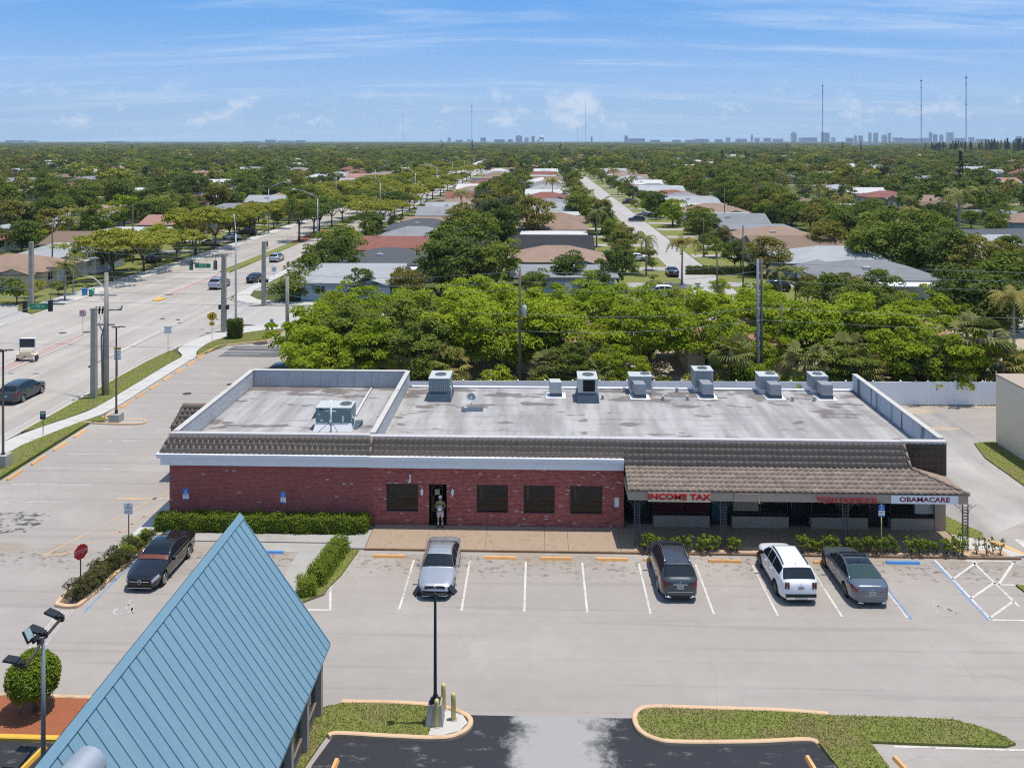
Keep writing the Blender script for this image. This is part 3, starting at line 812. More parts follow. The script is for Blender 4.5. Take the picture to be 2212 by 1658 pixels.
# white two-step cornice over the brick
b = MB()
for (xa, xb, dz_) in ((XL - 0.62, XD - 0.001, 0.02), (XD + 0.001, XP - 0.03, 0.0)):
 b.box(xa, YW - 0.48, 4.08 + dz_, xb, YW + 0.2, 4.24 + dz_)
 b.box(xa + (0.06 if xa < -20 else 0), YW - 0.42, 3.98 + dz_, xb, YW + 0.2, 4.079 + dz_)
 b.box(xa + (0.22 if xa < -20 else 0), YW - 0.33, 3.56 + dz_, xb, YW + 0.1, 3.979 + dz_)
b.box(XL - 0.62, YW + 0.2, 4.10, XL - 0.02, 57.0, 4.26); b.box(XL - 0.40, YW + 0.2, 3.58, XL - 0.02, 57.0, 4.099)
b.build('cornice', A['white'], MALL)
# side, rear and shop walls
b = MB()
b.box(XL, YW + 0.30, 0, XL + 0.25, 65.75, 4.09); b.box(XL + 0.25, 65.5, 0, XR - 0.25, 65.75, 4.09); b.box(XR - 0.25, YW + 0.35, 0, XR, 65.75, 4.09)
b.box(XL, YW + 0.015, 0, XL + 0.02, YW + 0.30, 4.07)
b.build('side_wall', A['tan'], MALL)
# roof decks
b = MB(); b.box(XL + 0.25, 51.62, 3.9, XD - 0.1, 65.5, 4.09); b.build('roof_deck', A['mem'], MALL)
b = MB(); b.box(XD + 0.1, 51.62, 3.9, XR - 0.26, 65.9, 4.09); b.build('roof_deck', A['mem'], MALL)
b = MB(); b.box(XD + 0.3, 65.55, 4.09, XR - 0.4, 65.9, 4.16); b.build('roof_edge', A['white'], MALL)
# parapets, faced with sheets
def parapet(x0, y0, x1, y1, zt, face, mat, n, dirn):
 p = MB(); p.box(x0, y0, 4.07, x1, y1, zt); po = p.build('parapet', mat, MALL)
 c = MB(); c.box(x0 - 0.05, y0 - 0.05 * (dirn == 'y') , zt + 0.001, x1 + 0.05, y1 + 0.05 * (dirn == 'y'), zt + 0.05); c.build('coping', A['conc'], po)
 for k in range(n):
  q = MB(); e = 0.012
  if dirn == 'x':
   a, d_ = y0 + (y1 - y0) * k / n, (y1 - y0) / n
   xx = (x0 - 0.025, x0 - 0.001) if face < 0 else (x1 + 0.001, x1 + 0.025)
   q.box(xx[0], a + e, 4.14, xx[1], a + d_ - e, zt - 0.02)
  else:
   a, d_ = x0 + (x1 - x0) * k / n, (x1 - x0) / n
   q.box(a + e, y0 - 0.025, 4.14, a + d_ - e, y0 - 0.001, zt - 0.02)
  q.build('facing_panel', mat, po)
parapet(XL, 51.75, XL + 0.24, 65.75, 5.25, 1, A['para'], 8, 'x')
parapet(XL + 0.25, 65.45, XD - 0.11, 65.74, 5.28, -1, A['para'], 9, 'y')
parapet(XD - 0.1, 51.75, XD + 0.12, 65.75, 5.25, -1, A['para'], 8, 'x')
parapet(XR - 0.25, 51.75, XR, 65.75, 5.28, -1, A['drip'], 8, 'x')
# front coping
b = MB()
b.box(XL - 0.1, 51.38, 5.10, XD - 0.12, 51.74, 5.25); b.box(XD - 0.11, 51.34, 5.06, 20.9, 51.74, 5.20); b.box(20.91, 51.30, 5.10, XR + 0.03, 51.74, 5.23)
b.build('front_coping', plain('coping_metal', (0.52, 0.48, 0.46), 0.5, 0.08, 2.0, dirt=0.3), MALL)
# ---- tiles
TW, TL = 0.335, 0.43
def tile_mesh(name, tw=TW, tl=TL, m=None):
 """one S-shaped roof tile: x across, y up the slope, z outwards"""
 prof = [(-0.5, 0.0), (-0.36, -0.008), (-0.2, -0.008), (-0.06, 0.008), (0.08, 0.034), (0.24, 0.042), (0.38, 0.030), (0.5, 0.0)]
 n = len(prof); vs = []
 for yy, lift in ((0.0, 0.028), (tl, 0.0)):
  vs += [(u * tw, yy, h_ + lift) for u, h_ in prof]
 vs += [(u * tw, 0.006, h_ + 0.004) for u, h_ in prof]
 fs = [(i, i + 1, n + i + 1, n + i) for i in range(n - 1)] + [(2 * n + i, 2 * n + i + 1, i + 1, i) for i in range(n - 1)]
 b = MB(); b.add(vs, fs, 0, True)
 return b.mesh(name, m or A['tile'])
tile_me = tile_mesh('roof_tile')
def slope_frame(x, p0, p1):
 """matrix for a tile at x on the slope from p0 (lower) to p1 (upper), both (y, z)"""
 v = Vector((0, p1[0] - p0[0], p1[1] - p0[1])).normalized(); u = Vector((1, 0, 0)); nn = u.cross(v)
 return u, v, nn
def tile_rows(p0, p1, nrow, xa, xb, cut=None):
 """tile places: (matrix, row) over a slope; cut(row) may change the ends"""
 u, v, nn = slope_frame(0, p0, p1)
 length = math.hypot(p1[0] - p0[0], p1[1] - p0[1]); pitch = length / nrow; out = []
 for r_ in range(nrow):
  a, b_ = (xa, xb) if cut is None else cut(r_)
  n = int((b_ - a) / TW + 0.5)
  for k in range(n):
   x = a + (k + 0.5) * (b_ - a) / n
   o = Vector((x, p0[0], p0[1])) + v * (r_ * pitch)
   M = Matrix(((u.x, v.x, nn.x, o.x), (u.y, v.y, nn.y, o.y), (u.z, v.z, nn.z, o.z), (0, 0, 0, 1)))
   out.append((M @ Matrix.Rotation(rng.gauss(0, 0.012), 4, 'Z') @ Matrix.Translation((0, rng.gauss(0, 0.006), rng.uniform(0, 0.006))), r_))
 return out
EAVE, KNEE, TOP = (48.66, Zat(1064, 14, 48.66)), (50.66, Zat(1010, 14, 50.66)), (51.36, 5.10)
BZ0, BZ1 = Zat(1084, 14, 48.72), Zat(1065.5, 14, 48.72)
mans = MB()
def slope_board(b, xa0, xb0, p0, xa1, xb1, p1, th=0.04):
 v = Vector((0, p1[0] - p0[0], p1[1] - p0[1])).normalized(); nn = Vector((1, 0, 0)).cross(v) * -th
 q = [(xa0, p0[0], p0[1]), (xb0, p0[0], p0[1]), (xb1, p1[0], p1[1]), (xa1, p1[0], p1[1])]
 w_ = [(a, b_ + nn.y, c + nn.z) for a, b_, c in q]
 b.add(q + w_, [(0, 1, 2, 3), (7, 6, 5, 4), (1, 0, 4, 5), (2, 1, 5, 6), (3, 2, 6, 7), (0, 3, 7, 4)])
ML = (50.90, 4.23)
slope_board(mans, XL - 0.45, XD - 0.02, (50.86, 4.27), XL - 0.1, XD - 0.02, (51.40, 5.12))
slope_board(mans, XD + 0.02, 20.95, ML, XD + 0.02, 20.95, TOP)
slope_board(mans, XP, 21.1, KNEE, XP, 20.95, (50.90, 4.215))
slope_board(mans, XP, XR, EAVE, XP, 21.1, KNEE)
# left hip face and the steep end of the mansard, stained and coloured as shaded
mans.add([(XL - 0.45, 50.86, 4.27), (XL - 0.1, 51.40, 5.12), (XL - 0.1, 57, 5.12), (XL - 0.45, 57, 4.27)], [(0, 1, 2, 3)])
mb_o = mans.build('mansard', A['tile'], MALL)
tl = tile_rows((50.84, 4.29), (51.38, 5.10), 3, 0, 1, lambda r_: (XL - 0.42 + 0.12 * r_, XD - 0.03))
tl += tile_rows((50.88, 4.25), TOP, 3, XD + 0.04, XP + 0.01)
tm = tile_rows((KNEE[0], KNEE[1] + 0.02), TOP, 4, XP + 0.02, 20.95)
tp = tile_rows((EAVE[0] - 0.02, EAVE[1] + 0.02), (KNEE[0] + 0.05, KNEE[1] + 0.03), 6, 0, 1, lambda r_: (XP, XR - 0.15 - (XR - 21.3) * (r_ + 0.3) / 6))
allp = sorted(tp, key=lambda q: q[0].translation.y)
for M, _ in allp[:300]:
 o = obj('roof_tile', tile_me, mb_o)
 o.matrix_local = M
rest = allp[300:] + tm + tl
def join_tiles(name, places, me, mat, parent):
 n = len(me.vertices); co = np.empty(n * 3); me.vertices.foreach_get('co', co); co = co.reshape(-1, 3)
 fs = [tuple(p.vertices) for p in me.polygons]
 V, F = [], []
 for i, (M, _) in enumerate(places):
  A4 = np.array(M); V.append(co @ A4[:3, :3].T + A4[:3, 3]); F += [tuple(v + i * n for v in f) for f in fs]
 m2 = bpy.data.meshes.new(name); m2.from_pydata(np.concatenate(V).tolist(), [], F); m2.materials.append(mat)
 m2.polygons.foreach_set('use_smooth', [True] * len(F))
 return obj(name, m2, parent, kind='stuff')
join_tiles('roof_tile', rest, tile_me, A['tile'], mb_o)
# tile face at the right end, dark from stains and painted-in shade
b = MB(); b.box(20.98, 51.32, 3.0, XR, 51.45, 5.10); b.build('stained_shaded_mansard', A['tiled'], MALL)
uu = []
for r_ in range(5):
 for k in range(7):
  x = 21.2 + k * 0.325
  z = 3.15 + r_ * 0.40
  if x > 21.05 + (3.9 - z) * 1.0 - 0.4:
   uu.append((Matrix(((1, 0, 0, x), (0, 0.08, -1, 51.31), (0, 1, 0.08, z), (0, 0, 0, 1))), 0))
join_tiles('stained_shaded_roof_tile', uu, tile_me, A['tiled'], MALL)
# hip of the porch: ridge caps and the narrow side slope
b = MB()
b.add([(XR, EAVE[0], EAVE[1]), (XR, 51.3, EAVE[1]), (21.1, 51.3, KNEE[1]), (21.1, KNEE[0], KNEE[1])], [(0, 1, 2, 3)])
b.build('side_slope', A['tile'], MALL)
def ridge(path, r_, name='ridge_tile'):
 p0, p1 = Vector(path[0]), Vector(path[1]); n = max(1, int((p1 - p0).length / 0.42))
 for k in range(n):
  a, c_ = p0.lerp(p1, k / n), p0.lerp(p1, (k + 1.08) / n)
  q = MB(); q.tube([a, c_], [r_ * 1.08, r_ * 0.9], 8); q.build(name, A['tile'], MALL)
ridge([(XR + 0.02, EAVE[0] - 0.03, EAVE[1] + 0.03), (21.12, KNEE[0], KNEE[1] + 0.05)], 0.11)
ridge([(21.1, KNEE[0] - 0.02, KNEE[1] + 0.05), (20.97, TOP[0] - 0.02, TOP[1] - 0.02)], 0.09)
ridge([(XL - 0.45, 50.84, 4.29), (XL - 0.1, 51.36, 5.10)], 0.07)
ridge([(XD + 0.01, 50.80, 4.27), (XD + 0.01, 51.33, 5.08)], 0.07)
# tiled canopy projecting from the left side wall
b = MB()
CB, CT = (57.5, 3.5), (58.6, 4.75)
b.add([(-24.45, *CB), (-21.78, *CB), (-21.78, *CT), (-23.95, *CT), (-24.45, 59.6, 3.5), (-23.95, 59.0, 4.75), (-21.78, 59.0, 4.75)], [(0, 1, 2, 3), (4, 0, 3, 5), (3, 2, 6, 5)])
b.box(-24.4, 57.56, 3.25, -21.78, 59.6, 3.49)
cn = b.build('side_canopy', A['tile'], MALL)
join_tiles('roof_tile', tile_rows((CB[0] - 0.02, CB[1] + 0.02), CT, 5, 0, 1, lambda r_: (-24.42 + 0.09 * r_, -21.85)), tile_me, A['tile'], cn)
for (xa, ya) in ((-24.2, 57.8), (-24.2, 59.3)):
 b = MB(); b.box(xa - 0.12, ya - 0.12, 0, xa + 0.12, ya + 0.12, 3.249); b.build('canopy_post', A['tan'], cn)
# porch: fascia beam, soffit, floor is the pavement
b = MB()
b.box(XP, 48.72, BZ0, XR - 0.02, 48.86, BZ1); b.box(XR - 0.16, 48.861, BZ0, XR - 0.02, 51.28, BZ1); b.box(XP, 48.861, BZ0, XP + 0.14, YW - 0.03, BZ1)
b.build('porch_beam', A['tan'], MALL)
b = MB(); b.box(XP + 0.145, 48.865, BZ0 + 0.12, XR - 0.165, 53.2, BZ0 + 0.17); b.build('soffit', A['tan'], MALL)
b = MB(); x = Xat(1586, 48.7); x2 = Xat(1638, 48.7)
b.box(x, 48.64, BZ0 + 0.02, x2, 48.715, BZ1 - 0.03); b.tube([(x, 48.60, BZ1), (x2, 48.60, BZ1), (x2 + 0.02, 48.60, BZ0 - 0.03), (x2 + 0.1, 48.60, BZ0 - 0.05)], 0.025, 6)
b.build('conduit_box', A['tan'], MALL)
# wrought iron lattice posts
A['post'] = plain('worn_iron', (0.085, 0.085, 0.085), 0.6, 0.2, 4.0)
def lattice_post(x, y, zt=BZ0, w_=0.30):
 p = MB();
 for s_ in (-1, 1):
  p.box(x + s_ * w_ / 2 - 0.022, y - 0.022, 0.1, x + s_ * w_ / 2 + 0.022, y + 0.022, zt)
 z = 0.18
 while z < zt - 0.2:
  for s_ in (-1, 1):
   arc = [(x + s_ * (0.115 * math.cos(a)) * (1 if s_ > 0 else 1), y, z + 0.075 + 0.075 * math.sin(a)) for a in [R(-90 + 30 * k) for k in range(7)]]
   p.tube(arc, 0.013, 4, cap=False, smooth=False)
  p.box(x - w_ / 2, y - 0.01, z + 0.15, x + w_ / 2, y + 0.01, z + 0.17)
  p.disc((x, y - 0.012, z + 0.075), 0.03, 6, normal='Y')
  z += 0.17
 for s_ in (-1, 1):
  p.tube([(x + s_ * w_ / 2, y, zt - 0.55), (x + s_ * (w_ / 2 + 0.12), y, zt - 0.28), (x + s_ * (w_ / 2 + 0.45), y, zt - 0.04)], 0.014, 4, cap=False)
  p.tube([(x + s_ * (w_ / 2 + 0.10), y, zt - 0.14 + 0.07 * math.sin(a)) if False else (x + s_ * (w_ / 2 + 0.12 + 0.07 * math.cos(a)), y, zt - 0.13 + 0.07 * math.sin(a)) for a in [R(45 * k) for k in range(9)]], 0.012, 4, cap=False)
 return p.build('porch_post', A['post'], MALL)
for px in (1376, 1562, 1826, 2085):
 lattice_post(Xat(px, 48.80), 48.80)
# shop fronts under the porch: knee walls, display windows, recessed doors
YS = 51.42
risers = [(1412, 1533), (1582, 1704), (1753, 1875), (1925, 2040)]
b = MB()
xr = [(Xat(a, YS), Xat(c_, YS)) for a, c_ in risers]
edges = [XP + 0.3] + [v for q in xr for v in q] + [XR - 0.26]
kw = []
for i, (a, c_) in enumerate(xr):
 k = MB(); k.box(a, YS, 0.1, c_, YS + 0.5, 0.76); ks = MB(); ks.box(a - 0.05, YS - 0.04, 0.761, c_ + 0.05, YS + 0.5, 0.81)
 hd = MB(); hd.box(a, YS + 0.15, 2.55, c_, YS + 0.5, 2.78); hd.build('window_header', A['tan'], MALL)
 kw.append(k.build('knee_wall', A['tan'], MALL)); ks.build('sill', A['bronze'], kw[-1])
 f = MB(); e = 0.06; z0, z1 = 0.82, 2.55; mid = (a + c_) / 2 + (0.05 if i != 3 else 0.2)
 for (p, q) in ((a, a + e), (mid - e / 2, mid + e / 2), (c_ - e, c_)):
  f.box(p, YS + 0.2, z0, q, YS + 0.28, z1)
 f.box(a + e, YS + 0.2, z0, mid - e / 2, YS + 0.28, z0 + e); f.box(mid + e / 2, YS + 0.2, z0, c_ - e, YS + 0.28, z0 + e)
 fo = f.build('shop_window', A['bronze'], MALL)
 for (p, q) in ((a + e, mid - e / 2), (mid + e / 2, c_ - e)):
  g = MB(); g.box(p, YS + 0.23, z0 + e, q, YS + 0.25, z1 - 0.002); g.build('pane', A['glass'] if i != 0 else plain('maroon_window_film', (0.06, 0.012, 0.018), 0.15, 0.25, 1.2), fo)
# wall behind, with the door recesses
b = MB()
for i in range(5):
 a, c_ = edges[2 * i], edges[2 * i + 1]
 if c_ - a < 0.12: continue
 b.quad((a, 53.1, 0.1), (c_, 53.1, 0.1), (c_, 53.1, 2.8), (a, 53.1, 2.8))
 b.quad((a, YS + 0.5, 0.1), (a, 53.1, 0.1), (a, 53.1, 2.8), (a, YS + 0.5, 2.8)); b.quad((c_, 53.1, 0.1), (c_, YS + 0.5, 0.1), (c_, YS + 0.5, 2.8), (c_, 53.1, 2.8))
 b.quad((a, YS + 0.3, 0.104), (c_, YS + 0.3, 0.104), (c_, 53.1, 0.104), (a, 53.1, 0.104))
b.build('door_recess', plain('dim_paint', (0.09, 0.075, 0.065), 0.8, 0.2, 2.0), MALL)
for i, m_ in ((0, A['black']), (1, plain('teal_door_paint', (0.03, 0.09, 0.10), 0.5, 0.1, 2.0)), (2, A['black']), (3, A['bronze'])):
 a, c_ = edges[2 * i], edges[2 * i + 1]
 w_ = min(c_ - a - 0.1, 1.0)
 if w_ < 0.3: continue
 d = MB(); d.box(c_ - w_ - 0.05, 52.2, 0.12, c_ - 0.05, 52.26, 2.3); do = d.build('shop_door', m_, MALL)
 d = MB(); d.tube([(c_ - w_ + 0.05, 52.16, 0.95), (c_ - w_ + 0.05, 52.16, 1.35)], 0.02, 6); d.build('handle', A['steel'], do)
b = MB(); b.box(XR - 0.62, YS - 0.05, 0.1, XR - 0.02, YS + 0.4, 3.0); b.build('end_pier', A['tan'], MALL)
# goods and notices in the shop windows
b = MB(); a, c_ = xr[0]
hang = random.Random(8)
cols = [plain('display_' + n_, c_2, 0.8, 0.2, 6.0) for n_, c_2 in (('red', (0.35, 0.03, 0.03)), ('blue', (0.04, 0.10, 0.28)), ('cream', (0.5, 0.45, 0.36)), ('teal', (0.03, 0.20, 0.22)), ('white', (0.6, 0.6, 0.6)))]
a, c_ = xr[2]
for k in range(15):
 x = a + 0.25 + k * (c_ - a - 0.5) / 14
 g = MB(); hh = hang.uniform(0.5, 0.95)
 g.box(x - 0.09, YS + 0.16, 2.35 - hh, x + 0.09, YS + 0.19, 2.35); g.box(x - 0.15, YS + 0.16, 2.14, x + 0.15, YS + 0.19, 2.34)
 g.build('hanging_garment', cols[hang.randrange(5)], kw[2])
b = MB(); b.box(xr[1][0] + 0.1, YS + 0.17, 1.0, xr[1][0] + 1.55, YS + 0.19, 2.5); b.build('blind', plain('cream_blind', (0.30, 0.27, 0.19), 0.8, 0.1, 2.0), kw[1])
a, c_ = xr[3]
b = MB(); b.box(a + 0.35, YS + 0.15, 1.72, a + 1.35, YS + 0.18, 2.5); b.build('window_notice', A['white'], kw[3])
b = MB(); b.box(c_ - 1.45, YS + 0.15, 1.6, c_ - 0.45, YS + 0.18, 2.5); b.build('window_notice', A['white'], kw[3])
b = MB(); b.box(c_ - 1.6, YS + 0.19, 0.95, c_ - 0.1, YS + 0.21, 2.5); b.build('blind', plain('grey_blind', (0.42, 0.43, 0.40), 0.7, 0.1, 2.0), kw[3])
b = MB(); b.box(c_ + 0.05, YS - 0.09, 2.2, c_ + 0.45, YS - 0.06, 2.62); b.build('notice', A['white'], MALL)

# ---------------------------------------------------------------- lettering
def text_mesh(txt, size, depth, mat, name='lettering', bold=0.0, spacing=1.0):
 cu = bpy.data.curves.new(name, 'FONT')
 cu.body = txt; cu.size = size; cu.extrude = depth; cu.offset = bold; cu.space_character = spacing
 cu.align_x = 'CENTER'; cu.align_y = 'CENTER'; cu.resolution_u = 3
 to = bpy.data.objects.new(name, cu)
 C.objects.link(to)
 bpy.context.view_layer.update()
 me = bpy.data.meshes.new_from_object(to.evaluated_get(bpy.context.evaluated_depsgraph_get()))
 bpy.data.objects.remove(to)
 me.materials.clear(); me.materials.append(mat); me.name = name
 return me
def put_text(txt, x, y, z, width, size, depth, mat, parent, bold=0.0, name='lettering', rz=0.0, local=False):
 me = text_mesh(txt, size, depth, mat, name, bold)
 xs_ = [v.co.x for v in me.vertices]; wd = max(xs_) - min(xs_)
 o = obj(name, me, parent)
 M = Matrix.Translation((x, y, z)) @ Matrix.Rotation(rz, 4, 'Z') @ Matrix.Rotation(R(90), 4, 'X') @ Matrix.Diagonal((width / wd if width else 1, 1, 1, 1))
 o.matrix_local = M
 return o

def letter_sign(label, px0, px1, z0, z1, txt, board, txtm, th, bold, y=48.64, deep=0.05, hsize=None, tw=0.94):
 x0, x1 = Xat(px0, y), Xat(px1, y)
 s_ = thing('shop_sign', label, 'sign')
 if board is not None:
  b = MB(); b.box(x0, y, z0, x1, y + th, z1); b.build('sign_board', board, s_)
 # every letter a part of its own
 full = text_mesh(txt, hsize or (z1 - z0) * 1.2, deep, txtm, 'probe', bold)
 xs_ = [v.co.x for v in full.vertices]; wd = max(xs_) - min(xs_); lo = min(xs_)
 k = (x1 - x0) * tw / wd
 isl = islands(full)
 # islands that overlap in x belong to one letter
 isl.sort(key=lambda q: q[0])
 groups = []
 for q in isl:
  if groups and q[0] < groups[-1][1] - 0.002:
   groups[-1][1] = max(groups[-1][1], q[1]); groups[-1][2] += q[2]
  else:
   groups.append([q[0], q[1], list(q[2])])
 for g in groups:
  keep = set(g[2]); idx = {v: i for i, v in enumerate(sorted(keep))}
  vs = [full.vertices[v].co for v in sorted(keep)]
  fs = [tuple(idx[v] for v in p.vertices) for p in full.polygons if p.vertices[0] in keep]
  lm = bpy.data.meshes.new('letter'); cx = (g[0] + g[1]) / 2
  lm.from_pydata([((v.x - cx) * k, -v.z, v.y) for v in vs], [], [f for f in fs]); lm.materials.append(txtm); lm.update()
  o = obj('letter', lm, s_)
  o.location = ((x0 + x1) / 2 + (cx - lo - wd / 2) * k, y - deep - 0.006, (z0 + z1) / 2)
 return s_
def islands(me):
 """[(xmin, xmax, [vertex numbers])] of a mesh's loose pieces"""
 par = list(range(len(me.vertices)))
 def find(a):
  while par[a] != a:
   par[a] = par[par[a]]; a = par[a]
  return a
 for e in me.edges:
  a, c_ = find(e.vertices[0]), find(e.vertices[1])
  if a != c_: par[a] = c_
 gr = {}
 for v in range(len(par)):
  gr.setdefault(find(v), []).append(v)
 return [(min(me.vertices[v].co.x for v in q), max(me.vertices[v].co.x for v in q), q) for q in gr.values()]
letter_sign('raised red INCOME TAX letters on a cream strip above the first shop', 1400, 1535, BZ0 - 0.04, BZ1 + 0.05, 'INCOME TAX', A['cream'], A['red'], 0.07, 0.008, deep=0.04, hsize=0.46, tw=1.0)
letter_sign('raised red TOSH FASHIONS letters fixed to the porch beam over the clothes shop', 1763, 1894, BZ0 - 0.12, BZ1 - 0.04, 'TOSH FASHIONS', None, A['red'], 0.07, 0.0, deep=0.03, hsize=0.46, tw=1.0)
sg = letter_sign('white banner with maroon OBAMACARE letters on the porch beam by the corner post', 1925, 2070, BZ0 + 0.02, BZ1 + 0.0, 'OBAMACARE', A['white'], A['maroon'], 0.07, 0.008, deep=0.004, hsize=0.36, tw=0.75)
put_text('954-963-2321', xr[0][0] + 1.05, YS + 0.19, 1.62, 0.95, 0.22, 0.003, A['white'], kw[0], 0.004)
put_text('OBAMACARE', xr[3][0] + 0.85, YS + 0.14, 1.84, 0.85, 0.18, 0.003, A['maroon'], kw[3], 0.0)
put_text('954-794-6643', xr[3][1] - 0.95, YS + 0.14, 1.95, 0.86, 0.18, 0.003, A['grey_print'], kw[3], 0.0)

# ---------------------------------------------------------------- pavement in front
pv_ = MB()
joints = [-9.6, -6.3, -3.0, 0.3, 1.6, 4.5, 7.5, 10.5, 13.5, 16.5, 19.5, 23.38]
for i in range(len(joints) - 1):
 a, c_ = joints[i] + 0.008, joints[i + 1] - 0.008
 top = lambda x: 0.10
 z1 = 0.15 if c_ < 5 else 0.102
 y1 = YW - 0.03 if c_ < 5 else 53.1
 pv_.add([(a, 48.24, 0.0), (c_, 48.24, 0.0), (c_, 48.24, 0.10), (a, 48.24, 0.10), (a, y1, 0.0), (c_, y1, 0.0), (c_, y1, z1), (a, y1, z1)], [(0, 1, 2, 3), (3, 2, 6, 7), (1, 5, 6, 2), (4, 0, 3, 7)])
pv_.build('front_pavement', A['walk'], kind='structure')
b = MB(); b.box(-9.62, 48.12, -0.02, 25.9, 48.236, 0.105); b.build('front_kerb', plain('stained_kerb', (0.26, 0.17, 0.10), 0.85, 0.25, 3.0, dirt=0.5), kind='structure')
sheet('shrub_bed', [(5.2, 48.27), (25.4, 48.27), (25.4, 48.95), (5.2, 48.95)], 0.116, A['gravelp'], th=0.01)
sheet('front_pavement', [(-10.6, 48.2), (-9.64, 48.2), (-9.64, 51.0), (-10.3, 51.0)], 0.09, A['conc2'], th=0.12)
sheet('corner_pavement', [(-22.7, 48.9), (-10.62, 48.9), (-10.32, 49.85), (-22.9, 49.85)], 0.06, A['conc2'], th=0.08)
sheet('corner_pavement', [(-23.3, 48.9), (-22.72, 48.9), (-22.92, 50.1), (-21.8, 50.1), (-21.8, 66), (-23.0, 60)], 0.064, A['conc'], th=0.08)
sheet('access_aisle', [(-13.2, 42.0), (-12.1, 42.0), (-11.1, 48.88), (-16.5, 48.88), (-16.5, 48.0), (-13.2, 47.8)], 0.007, A['conc2'])
sheet('corner_pavement', [(23.45, 50.9), (25.0, 50.2), (26.3, 48.4), (25.22, 48.26), (23.4, 49.2)], 0.108, A['conc'], th=0.1)
sheet('ramp_strip', [(25.05, 50.3), (25.7, 50.0), (26.6, 48.3), (26.34, 48.3)], 0.112, A['stop'], th=0.1)
# low grass by the alley
lawn([(23.45, 54.6), (23.45, 50.95), (25.0, 50.3), (25.4, 51.2), (24.4, 53.2), (23.8, 55.0)], 0.10)
lawn([(33.95, 66.8), (32.3, 66.4), (31.6, 63.4), (31.6, 58), (31.9, 52), (33.95, 52)], 0.10)
lawn([(24.1, 45.3), (28, 44.5), (28, 39.8), (25.6, 41.2), (24.3, 43.6)], 0.10)
# ---------------------------------------------------------------- rooftop plant
RZ = 4.09
def fan(b_parent, x, y, z, r_):
 f = MB()
 f.tube([(x + r_ * math.cos(a), y + r_ * math.sin(a), z + 0.03) for a in [2 * math.pi * k / 20 for k in range(21)]], 0.03, 5, cap=False)
 for k in range(8):
  a = math.pi * k / 8
  f.tube([(x - r_ * math.cos(a), y - r_ * math.sin(a), z + 0.035), (x + r_ * math.cos(a), y + r_ * math.sin(a), z + 0.035)], 0.008, 4, cap=False, smooth=False)
 fo = f.build('fan_guard', A['gsteel'], b_parent)
 d = MB(); d.disc((x, y, z + 0.006), r_ * 0.97, 20); d.build('fan_well', A['dark'], fo)
 d = MB()
 for k in range(4):
  a = k * math.pi / 2 + 0.3
  d.add([(x + 0.05 * math.cos(a), y + 0.05 * math.sin(a), z + 0.012), (x + r_ * 0.9 * math.cos(a - 0.25), y + r_ * 0.9 * math.sin(a - 0.25), z + 0.016), (x + r_ * 0.9 * math.cos(a + 0.3), y + r_ * 0.9 * math.sin(a + 0.3), z + 0.024)], [(0, 1, 2)])
 d.build('fan_blade', A['black'], fo)
A['acg'] = plain('sage_grey_steel', (0.20, 0.265, 0.255), 0.5, 0.08, 2.0, dirt=0.15)
A['aclight'] = plain('pale_grey_steel', (0.48, 0.50, 0.48), 0.5, 0.06, 2.0, dirt=0.15)
A['curbd'] = plain('dark_curb_flashing', (0.06, 0.09, 0.12), 0.6, 0.2, 2.0, dirt=0.3)
A['zinc'] = plain('zinc_duct', (0.34, 0.36, 0.38), 0.45, 0.1, 3.0, metal=0.3, dirt=0.1)
